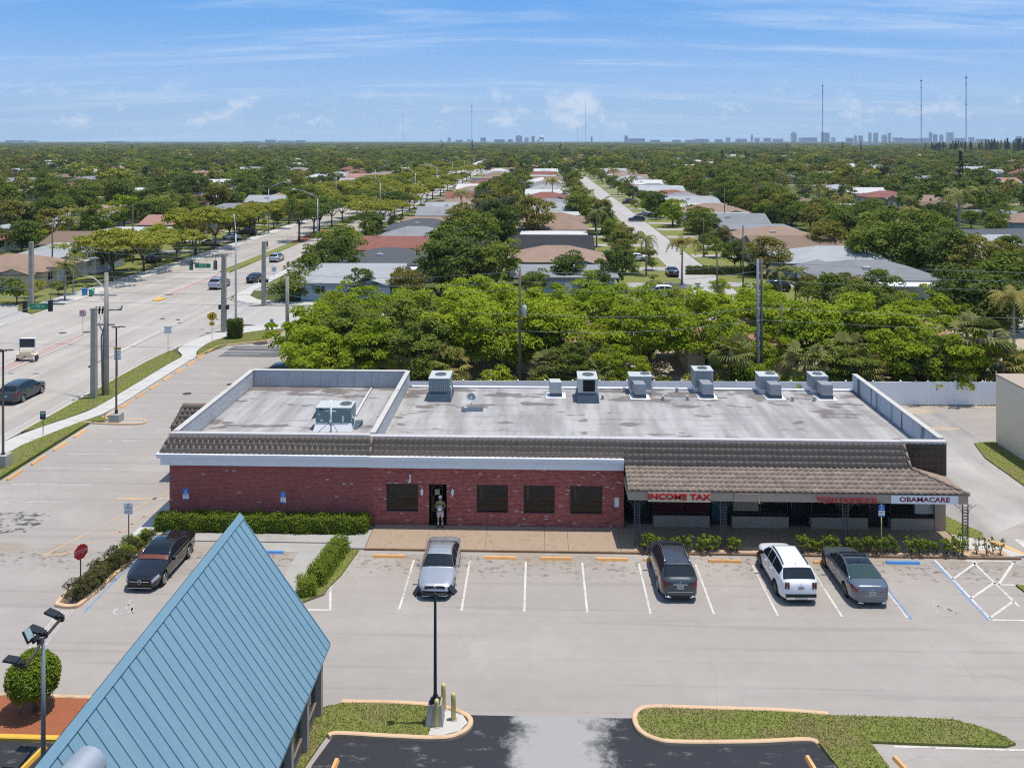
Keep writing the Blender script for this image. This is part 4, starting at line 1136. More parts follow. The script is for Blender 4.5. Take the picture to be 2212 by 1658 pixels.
def cabinet(label, px0, px1, pyb, dep, h, zc, body, front=None, curbm=None, fanx=0.5, fr=0.38, group='rooftop air conditioning units'):
 """a packaged unit: front face between columns px0..px1, base of its curb at row pyb"""
 yb = G((px0 + px1) / 2, pyb, RZ)[1]
 x0, x1 = Xat(px0, yb), Xat(px1, yb)
 r_ = thing('rooftop_unit', label, 'air conditioner', ((x0 + x1) / 2, yb + dep / 2, RZ), 0, group)
 ox, oy = (x0 + x1) / 2, yb + dep / 2
 wx, wy = (x1 - x0) / 2, dep / 2
 c = MB(); e = 0.12 if curbm else -0.05
 c.add([(-wx - e, -wy - e * 2.2, 0), (wx + e, -wy - e * 2.2, 0), (wx + e, wy + e, 0), (-wx - e, wy + e, 0), (-wx, -wy, zc), (wx, -wy, zc), (wx, wy, zc), (-wx, wy, zc)], [(0, 1, 5, 4), (1, 2, 6, 5), (2, 3, 7, 6), (3, 0, 4, 7)])
 c.build('curb', curbm or A['white'], r_)
 c = MB(); c.box(-wx, -wy, zc, wx, wy, zc + h - 0.05); co = c.build('cabinet', body, r_)
 c = MB(); c.box(-wx - 0.025, -wy - 0.025, zc + h - 0.049, wx + 0.025, wy + 0.025, zc + h); c.build('lid', A['aclight'], r_)
 fan(r_, -wx + 2 * wx * fanx, 0.0 if fanx == 0.5 else 0.1, zc + h, fr)
 if front == 'coil':
  for k in range(9):
   x = -wx * 0.72 + k * wx * 0.18
   s_ = MB(); s_.box(x - 0.012, -wy - 0.035, zc + 0.12, x + 0.012, -wy - 0.012, zc + h - 0.12); s_.build('guard_bar', A['aclight'], co)
  s_ = MB(); s_.box(-wx * 0.78, -wy - 0.011, zc + 0.1, wx * 0.78, -wy - 0.001, zc + h - 0.1); s_.build('coil', A['gsteel'], co)
 if front == 'hood':
  s_ = MB(); s_.box(-wx * 0.5, -wy - 0.02, zc + 0.08, wx * 0.72, -wy - 0.002, zc + h - 0.08); s_.build('intake', A['dark'], co)
 if front == 'panels':
  for k in range(3):
   s_ = MB(); s_.box(-wx + 0.03 + k * 2 * wx / 3, -wy - 0.012, zc + 0.06, -wx - 0.03 + (k + 1) * 2 * wx / 3, -wy - 0.001, zc + h - 0.1); s_.build('access_panel', body, co)
  for (u, v, w_, h2, m_) in ((-0.80, 0.88, 0.22, 0.09, A['black']), (-0.9, 0.55, 0.17, 0.11, A['aclight']), (-0.74, 0.16, 0.17, 0.12, A['white']), (-0.22, 0.62, 0.12, 0.18, A['aclight']), (0.5, 0.27, 0.12, 0.38, A['white']), (0.78, 0.87, 0.15, 0.09, A['aclight'])):
   s_ = MB(); s_.box(u * wx, -wy - 0.018, zc + v * h - h2 / 2, u * wx + w_, -wy - 0.0125, zc + v * h + h2 / 2); s_.build('label_plate', m_, co)
  s_ = MB(); s_.add([(-wx, -wy + 0.1, zc + 0.75), (-wx, -wy + 0.1, zc + 0.25), (-wx - 0.32, -wy + 0.1, zc + 0.18), (-wx, wy - 0.3, zc + 0.75), (-wx, wy - 0.3, zc + 0.25), (-wx - 0.32, wy - 0.3, zc + 0.18)], [(0, 2, 1), (3, 4, 5), (0, 3, 5, 2)]); s_.build('rain_hood', body, r_)
  s_ = MB(); s_.box(wx, -wy + 0.1, zc - 0.15, wx + 0.16, -wy + 0.3, zc + 0.25); s_.build('switch_box', A['gsteel'], r_)
 s_ = MB(); s_.tube([(wx + 0.1, -wy + 0.4, 0.02), (wx + 0.1, -wy + 0.4, zc + 0.2), (wx, -wy + 0.45, zc + 0.3)], 0.03, 6); s_.build('pipe', A['white'], r_)
 return r_
big = cabinet('wide sage green air conditioner on the smaller left roof behind the antenna mast', 682, 758, 929, 1.5, 0.96, 0.48, A['acg'], 'panels', A['white'], 0.78, 0.36)
cabinet('pale air conditioner with white guard bars, next to the divider parapet', 926, 971, 866, 2.1, 0.95, 0.66, A['acg'], 'coil', A['curbd'], 0.5, 0.40)
cabinet('air conditioner with a black intake in its front, on a dark flared curb', 1249, 1291, 869, 2.1, 0.98, 0.68, A['aclight'], 'hood', A['curbd'], 0.55, 0.40)
def duct(px0, px1, pyb, h, dep, name='duct', parent=None, m=None, label=None, lid=True):
 yb = G((px0 + px1) / 2, pyb, RZ)[1]; x0, x1 = Xat(px0, yb), Xat(px1, yb)
 r_ = thing('roof_duct', label, 'duct', ((x0 + x1) / 2, yb, RZ), 0, 'roof duct boxes')
 w_ = (x1 - x0) / 2
 b = MB(); b.add([(-w_, 0, 0.25), (w_, 0, 0.25), (w_, 0, h), (-w_, 0, h), (-w_ - 0.1, dep, 0.25), (w_ - 0.1, dep, 0.25), (w_ - 0.1, dep, h + 0.02), (-w_ - 0.1, dep, h + 0.02)], [(0, 1, 2, 3), (1, 5, 6, 2), (4, 0, 3, 7), (3, 2, 6, 7), (5, 4, 7, 6)])
 b.build('casing', m or A['zinc'], r_)
 b = MB(); b.add([(-w_, -0.012, 0.27), (0, -0.045, h / 2 + 0.12), (w_, -0.012, 0.27), (w_, -0.012, h - 0.01), (-w_, -0.012, h - 0.01)], [(0, 2, 1), (2, 3, 1), (3, 4, 1), (4, 0, 1)]); b.build('front_panel', m or A['zinc'], r_)
 b = MB(); b.box(-w_ - 0.04, -0.04, 0, w_ + 0.04, min(dep, 0.9), 0.249); b.build('curb', A['curbd'], r_)
 b = MB(); b.box(-w_ - 0.3, -0.3, 0, w_ + 0.3, 1.1, 0.012); b.build('flashing', A['white'], r_)
 return r_
duct(1189, 1213, 857, 1.05, 0.9, m=A['aclight'], label='small white roof box between the first and second air conditioners')
cabinet('air conditioner behind a zinc duct, next in line after the black intake one', 1360, 1408, 851, 1.3, 0.95, 0.35, A['zinc'], None, None, 0.75, 0.33)
duct(1371, 1395, 860, 1.0, 1.2, label='zinc duct in front of the fourth air conditioner of the row')
cabinet('tall slatted air conditioner in front of the trees near the middle of the roof', 1500, 1541, 849, 1.4, 1.25, 0.40, A['zinc'], 'coil', None, 0.5, 0.36)
duct(1518, 1541, 860, 1.0, 1.3, label='zinc duct with a pale top in front of the tall slatted air conditioner')
cabinet('grey air conditioner beside the twin utility poles, behind a quilted duct', 1641, 1683, 852, 1.4, 0.98, 0.35, A['zinc'], None, None, 0.68, 0.34)
duct(1664, 1688, 861, 1.0, 1.4, label='zinc duct whose end panel is creased in a cross, below the twin utility poles')
cabinet('last air conditioner of the row, nearest to the stained end parapet', 1755, 1789, 852, 1.4, 0.98, 0.35, A['zinc'], None, None, 0.5, 0.34)
duct(1776, 1799, 862, 1.02, 1.4, label='zinc duct with paint flaking off its end, nearest the stained end parapet')
for i, (px, py, lab) in enumerate(((1302, 862, 'short roof vent just after the black intake air conditioner'), (1432, 864, 'roof vent standing alone in front of the fourth air conditioner'), (1485, 864, 'roof vent before the tall slatted air conditioner'),
                      (1712, 866, 'roof vent between the last two ducts, nearer the creased one'), (1759, 866, 'roof vent at the foot of the flaking end duct'), (1005, 889, 'small roof vent at the corner of the dark patch'), (1349, 846, 'thin pipe vent behind the black intake unit'), (1462, 846, 'thin pipe vent at the back roof edge before the tall unit'))):
 x, y = G(px, py, RZ)
 v = thing('roof_vent', lab, 'vent', (x, y, RZ), 0, 'small roof vents')
 b = MB(); b.tube([(0, 0, 0), (0, 0, 0.12), (0, 0, 0.26)], [0.14, 0.09, 0.08], 10); b.build('vent_pipe', A['steel'], v)
 b = MB(); b.tube([(0, 0, 0.262), (0, 0, 0.31), (0, 0, 0.36)], [0.12, 0.12, 0.03], 10); b.build('cap', A['aclight'], v)
x, y = G(1018, 874, RZ)
v = thing('satellite_dish', 'grey satellite dish turned away on the flat roof', 'satellite dish', (x, y, RZ))
b = MB(); b.tube([(0, 0.1, 0), (0, 0.05, 0.45)], 0.03, 6); b.build('stem', A['steel'], v)
b = MB(); b.tube([(0, -0.02, 0.5), (0, -0.10, 0.52), (0, -0.16, 0.535)], [0.05, 0.24, 0.33], 16, cap=False); b.build('dish', A['aclight'], v)
x, y = G(1020, 884, RZ)
b = MB(); b.box(x - 0.75, y - 0.45, RZ + 0.001, x + 0.75, y + 0.45, RZ + 0.03); o = b.build('roof_patch', A['curbd']); tag(o, 'dark square membrane patch beside the satellite dish on the roof', 'roof patch')
# antenna mast on a tripod, and the condensate pipe
x, y = G(715, 934, RZ)
v = thing('antenna_mast', 'thin white tripod mast standing before the wide green air conditioner', 'mast', (x, y, RZ))
b = MB(); b.tube([(0, 0, 0), (0, 0, 2.05)], 0.06, 8); b.build('pole', A['white'], v)
for a in (200, 320, 90):
 b = MB(); b.tube([(0.9 * math.cos(R(a)), 0.9 * math.sin(R(a)), 0.02), (0.03 * math.cos(R(a)), 0.03 * math.sin(R(a)), 0.72)], 0.022, 6); b.build('leg', A['gsteel'], v)
b = MB(); b.tube([(0, -0.12, 0.52), (0, -0.12, 0.82)], 0.10, 8); b.build('clamp', A['steel'], v)
b = MB(); b.tube([(-0.32, 0, 1.35), (0.32, 0, 1.35)], 0.018, 6); b.build('crossbar', A['white'], v)
pa = [G(758, 905, RZ + 0.7), G(770, 893, RZ + 0.15), G(785, 866, RZ + 0.12), G(802, 838, RZ + 0.12)]
b = MB(); b.tube([(pa[0][0], pa[0][1], RZ + 0.6), (pa[1][0], pa[1][1], RZ + 0.15), (pa[2][0], pa[2][1], RZ + 0.12), (pa[3][0], pa[3][1], RZ + 0.12)], 0.06, 8)
o = b.build('roof_pipe', A['white']); tag(o, 'white pipe running back across the smaller roof from the green air conditioner', 'pipe')
for px, py, wx in ((690, 925, 0.35), (757, 922, 0.5)):
 x, y = G(px, py, RZ)
 b = MB(); b.add([(x - wx, y - 0.5, RZ + 0.01), (x + wx, y - 0.5, RZ + 0.01), (x + wx + 0.2, y + 0.5, RZ + 0.3), (x - wx + 0.2, y + 0.5, RZ + 0.3), (x + wx + 0.2, y + 0.5, RZ + 0.01), (x - wx + 0.2, y + 0.5, RZ + 0.01)], [(0, 1, 2, 3), (1, 4, 2), (0, 3, 5)])
 o = b.build('support_skid', A['curbd'])
 tag(o, 'dark sloping skid beside the pedestal of the green air conditioner, %s' % ('on the antenna side' if px < 700 else 'under its switch box'), 'skid', 'dark skids under the green unit')

# ---------------------------------------------------------------- white vinyl fence
fx0, fy0, fx1, fy1 = -13.5, 75.0, 42.5, 76.4
n = 24
FEN = thing('vinyl_fence', 'long white vinyl privacy fence behind the plaza', 'fence', (0, 0, 0))
pm = MB(); pm.box(0.06, -0.02, 0.08, 2.27, 0.02, 1.86); pm.box(0.06, -0.035, 1.861, 2.27, 0.035, 1.97); pm.box(0.06, -0.035, 0.02, 2.27, 0.035, 0.14)
for k in range(1, 14):
 pm.box(0.06 + k * 0.158, -0.026, 0.14, 0.075 + k * 0.158, -0.0205, 1.86)
pm = pm.mesh('fence_panel', A['vinyl'])
pp = MB(); pp.box(-0.06, -0.06, 0, 0.06, 0.06, 2.05); pp.add([(-0.08, -0.08, 2.05), (0.08, -0.08, 2.05), (0.08, 0.08, 2.05), (-0.08, 0.08, 2.05), (0, 0, 2.14)], [(0, 1, 4), (1, 2, 4), (2, 3, 4), (3, 0, 4), (3, 2, 1, 0)])
pp = pp.mesh('fence_post', A['vinyl'])
ang = math.atan2(fy1 - fy0, fx1 - fx0); L_ = math.hypot(fx1 - fx0, fy1 - fy0) / n
for k in range(n + 1):
 p = (fx0 + (fx1 - fx0) * k / n, fy0 + (fy1 - fy0) * k / n, 0)
 obj('fence_post', pp, FEN, loc=p, rz=ang)
 if k < n:
  o = obj('fence_panel', pm, FEN, loc=p, rz=ang); o.scale = (L_ / 2.33, 1, 1)
for i, px in enumerate((1958, 1992)):
 x, y = G(px, 866)
 b = MB(); b.tube([(x, y, 0), (x, y, 1.25)], 0.07, 8); o = b.build('marker_post', A['kerb'])
 tag(o, 'short orange post before the white fence, %s' % ('nearer to the stained parapet' if i == 0 else 'nearer to the beige building'), 'post', 'orange posts by the fence')

# ---------------------------------------------------------------- beige building at the alley
bb = thing('beige_building', 'plain beige stucco building wall beyond the alley', 'building', (34.0, 66.6, 0))
b = MB(); b.box(0, -40, 0, 26, 0, 5.1); b.build('wall', A['beige'], bb)
b = MB(); b.box(-0.04, -40, 5.101, 26, 0.04, 5.2); b.build('coping', A['tan'], bb)
b = MB(); b.box(0.3, -39, 5.0, 25.7, -0.3, 5.102 - 0.004); b.build('roof', A['mem'], bb)

# ---------------------------------------------------------------- blue metal roof building
RB = thing('blue_roof_building', 'steep roofed building under blue standing seam metal roofing', 'building', (-12.1, 25, 0))
ridge_z, eave_z, Yf, Yn = 7.45, 2.28, 35.15, 12.0
xr0, xe, xl = -12.1, -8.42, -15.8
np_ = 49
pw = (Yf - Yn) / np_
def roof_panel(side):
 v = Vector(((xe - xr0) * side, 0, eave_z - ridge_z)); ln = v.length; v.normalize(); nn = Vector((-v.z * side, 0, v.x * side)) if side > 0 else Vector((v.z, 0, -v.x))
 b = MB(); a = Vector((0, 0, 0)); e = v * ln
 hgt = nn * 0.022
 y0, y1 = 0.004, pw - 0.004
 P = [(0, y0, 0), (e.x, y0, e.z), (e.x, y1, e.z), (0, y1, 0)]
 dn = nn * -0.03
 Q = [(p[0] + dn.x, p[1], p[2] + dn.z) for p in P]
 fs = [(0, 1, 2, 3), (7, 6, 5, 4), (1, 5, 6, 2)]
 b.add(P + Q, fs if side > 0 else [f[::-1] for f in fs])
 me = b.mesh('roof_panel', A['bluem'])
 s_ = MB(); t_ = 0.007
 S0 = [(0, -t_, 0), (0, t_, 0), (e.x, t_, e.z), (e.x, -t_, e.z)]
 S1 = [(p[0] + hgt.x, p[1], p[2] + hgt.z) for p in S0]
 s_.add(S0 + S1, [(4, 5, 6, 7), (0, 4, 7, 3), (2, 6, 5, 1), (3, 7, 6, 2)])
 return me, s_.mesh('seam', A['bluedk'])
for side in (1, -1):
 pme, sme = roof_panel(side)
 for k in range(np_):
  o = obj('roof_panel', pme, RB, loc=(0, Yn - 25 + k * pw, ridge_z))
  q = obj('seam', sme, RB, loc=(0, Yn - 25 + k * pw, ridge_z))
b = MB()
for side in (1, -1):
 v = Vector(((xe - xr0) * side, 0, eave_z - ridge_z)).normalized()
 p1 = v * 0.24
 nn = Vector((abs(v.z) * side, 0, abs(v.x))) * 0.055
 f = [(nn.x * 0.2, Yn - 25, nn.z + 0.02), (p1.x + nn.x, Yn - 25, p1.z + nn.z), (p1.x + nn.x, Yf - 25 + 0.05, p1.z + nn.z), (nn.x * 0.2, Yf - 25 + 0.05, nn.z + 0.02)]
 f = [(a, c_, d_ + ridge_z) for a, c_, d_ in f]
 b.add(f, [(0, 1, 2, 3) if side > 0 else (3, 2, 1, 0)])
 g_ = [(p1.x + nn.x, Yn - 25, p1.z + nn.z + ridge_z), (p1.x, Yn - 25, p1.z + ridge_z), (p1.x, Yf - 24.95, p1.z + ridge_z), (p1.x + nn.x, Yf - 24.95, p1.z + nn.z + ridge_z)]
 b.add(g_, [(0, 1, 2, 3) if side > 0 else (3, 2, 1, 0)])
b.build('ridge_cap', A['bluem'], RB)
b = MB()          # gable trim at the far end, eave trim
for side in (1, -1):
 v = Vector(((xe - xr0) * side, 0, eave_z - ridge_z))
 q = [(0, Yf - 25 + 0.002, ridge_z + 0.05), (v.x, Yf - 25 + 0.002, eave_z + 0.05), (v.x, Yf - 25 + 0.05, eave_z + 0.05), (0, Yf - 25 + 0.05, ridge_z + 0.05)]
 lo = [(p[0], p[1], p[2] - 0.22) for p in q]
 b.add(q + lo, [(0, 1, 2, 3), (3, 2, 6, 7), (1, 0, 4, 5)])
 b.box(min(v.x, v.x * 0.985), Yn - 25, eave_z - 0.12, max(v.x, v.x * 0.985), Yf - 25, eave_z - 0.035)
b.build('edge_trim', A['bluem'], RB)
A['bw'] = plain('taupe_wall', (0.20, 0.165, 0.145), 0.8, 0.1, 2.0)
b = MB(); b.box(xl + 0.6 - xr0, Yn - 25, 0, -8.72 - xr0, Yf - 0.75 - 25, 2.55)
b.add([(xl + 0.6 - xr0, Yf - 25 - 0.76, 2.5), (-8.72 - xr0, Yf - 25 - 0.76, 2.5), (0, Yf - 25 - 0.76, ridge_z - 0.15)], [(0, 2, 1)])
b.build('wall', A['bw'], RB)
for k in range(7):
 y = Yf - 0.8 - 25 - 0.02 - k * 2.05
 b = MB(); b.box(-8.72 - xr0 + 0.002, y - 0.30, 0, -8.50 - xr0, y, 2.28); b.build('pilaster', plain('pale_pilaster', (0.36, 0.31, 0.27), 0.8, 0.08, 2.0) if 'pale_pilaster' not in MATS else MATS['pale_pilaster'], RB)
 if k < 6:
  b = MB(); b.box(-8.72 - xr0 + 0.002, y - 1.85, 0.75, -8.70 - xr0, y - 0.5, 2.0); wo = b.build('window', A['glass'], RB)
  b = MB(); b.box(-8.72 - xr0 + 0.003, y - 1.9, 0.66, -8.64 - xr0, y - 0.45, 0.745); b.build('sill', A['bw'], wo)
# curved sheet metal cowl on the slope
b = MB(); pts = []
for i, yy in enumerate((-0.75, 0.0, 0.0)):
 pass
ring0, ring1 = [], []
for k in range(11):
 a = math.pi * k / 10
 ring0.append((-0.46 * math.cos(a), 0.0, 0.42 * math.sin(a))); ring1.append((-0.46 * math.cos(a), 0.9, 0.42 * math.sin(a)))
b.add(ring0 + ring1, [(i, i + 1, 12 + i, 11 + i) for i in range(10)], 0, True)
b.add(ring0, [tuple(range(11))]); b.add(ring1, [tuple(range(10, -1, -1))])
b.add([(-0.46, 0, 0), (0.46, 0, 0), (0.46, 0, -1.0), (-0.46, 0, -1.0), (-0.46, 0.9, 0), (0.46, 0.9, 0), (0.46, 0.9, -1.0), (-0.46, 0.9, -1.0)], [(1, 2, 6, 5), (0, 4, 7, 3), (0, 1, 2, 3)])
b.build('roof_cowl', A['steel'], RB, loc=(0.72, 20.85 - 25, 6.92), rz=R(-6))

# ---------------------------------------------------------------- kerbed islands
kb = MB()
ic = smooth_path([(-7.9, 34.98), (-5.6, 34.98), (-3.9, 34.80), (-2.9, 34.35), (-2.65, 33.85), (-2.95, 33.3), (-3.7, 32.98), (-5.5, 33.0), (-7.6, 33.1), (-7.95, 32.95)], 7)
sweep(ic, 0.2, -0.02, 0.14, kb)
ko = kb.build('peach_kerb', A['kerb'], kind='structure')
lawn([(-8.65, 34.6), (-7.8, 34.9), (-5.6, 34.88), (-4.4, 34.78), (-4.1, 33.9), (-4.2, 33.1), (-5.5, 33.1), (-7.6, 33.2), (-8.05, 33.0), (-8.45, 31.2), (-8.7, 28), (-8.7, 34.0)], 0.10)
sheet('concrete_pad', [(-4.4, 34.78), (-3.85, 34.70), (-2.98, 34.28), (-2.76, 33.85), (-3.02, 33.38), (-3.7, 33.08), (-4.2, 33.1), (-4.1, 33.9)], 0.105, A['conc'], th=0.1)
kb = MB()
ir = smooth_path([(11.3, 34.82), (9.5, 34.98), (6.5, 35.03), (4.6, 35.05), (3.95, 34.85), (3.7, 34.3), (3.85, 33.6), (4.4, 33.15), (5.3, 33.02), (8, 33.12), (10.0, 33.3), (10.4, 33.1)], 7)
sweep(ir, 0.2, -0.02, 0.14, kb)
kb.build('peach_kerb', A['kerb'], kind='structure')
lawn(smooth_path([(11.3, 34.75), (9.5, 34.9), (6.5, 34.95), (4.6, 34.95), (4.05, 34.8), (3.8, 34.3), (3.95, 33.65), (4.45, 33.25), (5.3, 33.12), (8, 33.2), (10.0, 33.4)], 5) + [(10.45, 33.05), (10.9, 31), (11.2, 29), (12.9, 29.5), (12.35, 33.28), (14.5, 33.22), (17.3, 33.18), (17.75, 33.35), (17.5, 33.75), (16.9, 34.25), (16.0, 34.65), (14, 34.72)], 0.10)
sheet('black_asphalt', [(-8.2, 20), (11.0, 20), (10.6, 32.9), (10.0, 33.3), (5.3, 33.1), (4.2, 33.3), (3.75, 33.9), (3.75, 34.45), (-2.7, 34.45), (-2.7, 33.6), (-3.3, 33.1), (-5.5, 32.95), (-7.8, 33.05), (-8.2, 31.5)], 0.0035, A['dasph'])
mk = MB(); stripe(mk, 13.2, 33.15, 26, 33.0, 0.11); mk.build('white_parking_lines', A['pw'], kind='structure')
sheet('black_asphalt', [(-27, 26), (-17.2, 26), (-17.2, 31.9), (-17.8, 32.35), (-27, 32.6)], 0.0035, A['dasph'])
lawn([(-16.9, 28), (-15.6, 28), (-15.6, 33.5), (-16.0, 34.7), (-16.9, 32.5)], 0.1)
sheet('mulch_bed', [(-26, 32.75), (-17.6, 32.62), (-16.2, 33.2), (-15.9, 34.8), (-26, 34.95)], 0.09, A['mulch'], th=0.1)
kb = MB(); sweep([(-27, 32.6), (-17.9, 32.5), (-17.3, 32.3)], 0.24, -0.02, 0.14, kb)
kb.build('yellow_kerb', A['kerby'], kind='structure')
kb = MB(); sweep([(-27, 35.05), (-15.9, 34.9)], 0.2, -0.02, 0.13, kb)
kb.build('peach_kerb', A['kerb'], kind='structure')
# shrub island beside the black saloon, lamp island in the left row, hedge island
kb = MB()
i1 = smooth_path([(-23.0, 48.6), (-23.35, 45), (-23.45, 42.3), (-23.1, 41.85), (-22.5, 41.8), (-22.25, 42.2), (-22.0, 45), (-21.75, 48.6)], 6)
sweep(i1, 0.22, -0.02, 0.14, kb)
i2 = smooth_path([(-37.0, 69.2), (-33.5, 68.85), (-31.9, 68.95), (-31.5, 69.35), (-31.8, 69.8), (-33.4, 70.0), (-34.6, 69.9), (-35.6, 70.6)], 6)
sweep(i2, 0.18, -0.02, 0.13, kb)
kb.build('peach_kerb', A['kerb'], kind='structure')
sheet('planting_bed', [(p[0], p[1]) for p in i1], 0.07, A['earth'], th=0.09)
sheet('concrete_pad', [(-34.8, 68.95), (-33.5, 68.9), (-31.9, 69.0), (-31.6, 69.35), (-31.85, 69.72), (-33.4, 69.9), (-34.8, 69.8)], 0.10, A['conc2'], th=0.1)
lawn([(-10.75, 48.0), (-9.9, 48.05), (-10.25, 45.3), (-10.75, 43.4), (-11.6, 42.4), (-12.2, 42.15), (-12.1, 42.9), (-11.5, 43.4), (-11.1, 45)], 0.09)
sheet('planting_bed', [(-11.9, 42.2), (-10.65, 43.3), (-10.5, 48), (-11.2, 48.3)], 0.075, A['earth'], th=0.08)

# ---------------------------------------------------------------- wheel stops
def stop_mesh(name, m):
 b = MB(); h, w_, t_, l_ = 0.13, 0.10, 0.055, 0.88
 b.add([(-l_, -w_, 0), (l_, -w_, 0), (l_, w_, 0), (-l_, w_, 0), (-l_ + 0.03, -t_, h), (l_ - 0.03, -t_, h), (l_ - 0.03, t_, h), (-l_ + 0.03, t_, h)], [(0, 1, 5, 4), (1, 2, 6, 5), (2, 3, 7, 6), (3, 0, 4, 7), (4, 5, 6, 7)])
 return b.mesh(name, m)
so, sb = stop_mesh('wheel_stop', A['stop']), stop_mesh('wheel_stop', A['bluep'])
sy = stop_mesh('wheel_stop', A['kerby'])
bays = ['in the first empty bay beside the grass tip', 'under the silver saloon', 'in the bay just after the silver saloon', 'in the second bay after the silver saloon', 'in the bay just before the dark grey sport utility car', 'half hidden by the dark grey sport utility car',
  'in the bay between the dark grey and the white cars', 'ahead of the white car', 'ahead of the blue-grey saloon']
for k in range(9):
 if k in (1, 7):
  continue
 x = -8.14 + 3.01 * k
 o = obj('wheel_stop', so, None, 'orange wheel stop ' + bays[k], 'wheel stop', 'orange wheel stops before the plaza', None, (x if k not in (5, 8) else x - 0.45, 47.38, 0.0), R(rng.uniform(-1, 1)))
obj('wheel_stop', sb, None, 'blue wheel stop of the disabled bay by the hatched aisle', 'wheel stop', 'blue wheel stops', None, (19.37, 47.5, 0), 0)
obj('wheel_stop', sb, None, 'blue wheel stop half hidden by the blue metal roof', 'wheel stop', 'blue wheel stops', None, (-14.85, 47.65, 0), 0)
ys = [58.1 + 2.8 * k for k in range(4)] + [71.1 + 2.8 * k for k in range(9)]
for i, y in enumerate(ys):
 lab = 'orange wheel stop of the side lot, %s %s the lamp island' % (ORD[3 - i] if i < 4 else ORD[i - 4], 'before' if i < 4 else 'beyond')
 obj('wheel_stop', so, None, lab, 'wheel stop', 'orange wheel stops along the side lot', None, (-35.25, y, 0), R(90 + rng.uniform(-1.5, 1.5)))
x, y = G(728, 1650); obj('wheel_stop', so, None, 'peach wheel stop on black asphalt by the lamp post island', 'wheel stop', 'wheel stops on black asphalt', None, (x - 0.1, y - 0.7, 0.004), R(86))
x, y = G(1748, 1650); obj('wheel_stop', so, None, 'peach wheel stop on black asphalt by the long grass island', 'wheel stop', 'wheel stops on black asphalt', None, (x + 0.12, y - 0.55, 0.004), R(97))
x, y = G(1940, 1650); obj('wheel_stop', so, None, 'orange wheel stop on pale asphalt beyond the grass tongue', 'wheel stop', 'wheel stops on black asphalt', None, (x + 0.2, y - 0.55, 0.0), R(105))
x, y = G(62, 1650); obj('wheel_stop', sy, None, 'bright yellow wheel stop beside the blue roofed building', 'wheel stop', 'wheel stops on black asphalt', None, (x, y, 0.004), R(83))

# ---------------------------------------------------------------- lamp posts, bollards
def box_light(b, c, d, tilt_axis, tilt, rz=0.0, mi=0):
 M = Matrix.Translation(c) @ Matrix.Rotation(rz, 4, 'Z') @ Matrix.Rotation(tilt, 4, tilt_axis)
 b.box(-d[0] / 2, -d[1] / 2, -d[2] / 2, d[0] / 2, d[1] / 2, d[2] / 2, mi, M)
lx, ly = -4.02, 33.88
L1 = thing('lamp_post', 'black lamp post on a concrete pedestal guarded by yellow bollards', 'lamp post', (lx, ly, 0.1))
b = MB(); b.add([(-0.34, -0.34, 0), (0.34, -0.34, 0), (0.34, 0.34, 0), (-0.34, 0.34, 0), (-0.25, -0.25, 0.78), (0.25, -0.25, 0.78), (0.25, 0.25, 0.78), (-0.25, 0.25, 0.78)], [(0, 1, 5, 4), (1, 2, 6, 5), (2, 3, 7, 6), (3, 0, 4, 7), (4, 5, 6, 7)]); b.build('pedestal', A['conc2'], L1)
b = MB(); b.box(-0.2, -0.2, 0.78, 0.2, 0.2, 0.83); b.add([(-0.15, -0.15, 0.83), (0.15, -0.15, 0.83), (0.15, 0.15, 0.83), (-0.15, 0.15, 0.83), (-0.07, -0.07, 1.05), (0.07, -0.07, 1.05), (0.07, 0.07, 1.05), (-0.07, 0.07, 1.05)], [(0, 1, 5, 4), (1, 2, 6, 5), (2, 3, 7, 6), (3, 0, 4, 7)]); b.build('base_plate', A['black'], L1)
b = MB(); b.add([(-0.062, -0.062, 0.83), (0.062, -0.062, 0.83), (0.062, 0.062, 0.83), (-0.062, 0.062, 0.83), (-0.045, -0.045, 4.95), (0.045, -0.045, 4.95), (0.045, 0.045, 4.95), (-0.045, 0.045, 4.95)], [(0, 1, 5, 4), (1, 2, 6, 5), (2, 3, 7, 6), (3, 0, 4, 7), (4, 5, 6, 7)]); b.build('pole', plain('dark_grey_metal', (0.045, 0.048, 0.05), 0.45), L1)
b = MB(); b.tube([(-0.52, 0.02, 4.9), (0, 0, 4.85), (0.52, 0.02, 4.95)], 0.045, 6); b.build('bracket', A['black'], L1)
for (x, y, z, rz_, tl_) in ((-0.72, 0.0, 5.02, 25, -52), (0.66, 0.05, 5.06, -22, 38)):
 b = MB(); box_light(b, (x, y, z), (0.36, 0.28, 0.06), 'Y', R(tl_), R(rz_)); box_light(b, (x * 0.86, y, z - 0.09), (0.16, 0.16, 0.10), 'Y', R(tl_), R(rz_)); b.build('flood_light', A['black'], L1)
bo = thing('bollard', 'pale yellow bollard at the kerb tip of the island', 'bollard', (-3.33, 34.02, 0.1), 0, 'yellow bollards round the lamp post')
b = MB(); b.tube([(0, 0, 0), (0, 0, 0.93), (0, 0, 1.0), (0, 0, 1.04)], [0.095, 0.095, 0.08, 0.03], 14); b.build('pipe', A['yellow'], bo)
b = MB(); b.tube([(0, 0, 0), (0, 0, 0.015)], 0.17, 14); b.build('collar', A['conc2'], bo)
dup(bo, (-3.93, 33.62, 0.1), 0, 'pale yellow bollard in front of the lamp pedestal'); dup(bo, (-3.78, 34.60, 0.1), 0, 'pale yellow bollard behind the lamp post')
FP = thing('floodlight_pole', 'grey steel pole with four black floodlights on a long crossbar', 'floodlight pole', (-17.72, 30.9, 0))
b = MB(); b.tube([(0, 0, 0), (0, 0, 4.72)], [0.085, 0.065], 12); b.build('pole', A['gsteel'], FP)
b = MB(); b.box(-0.2, -0.2, 0, 0.2, 0.2, 0.03); b.build('base_plate', A['gsteel'], FP)
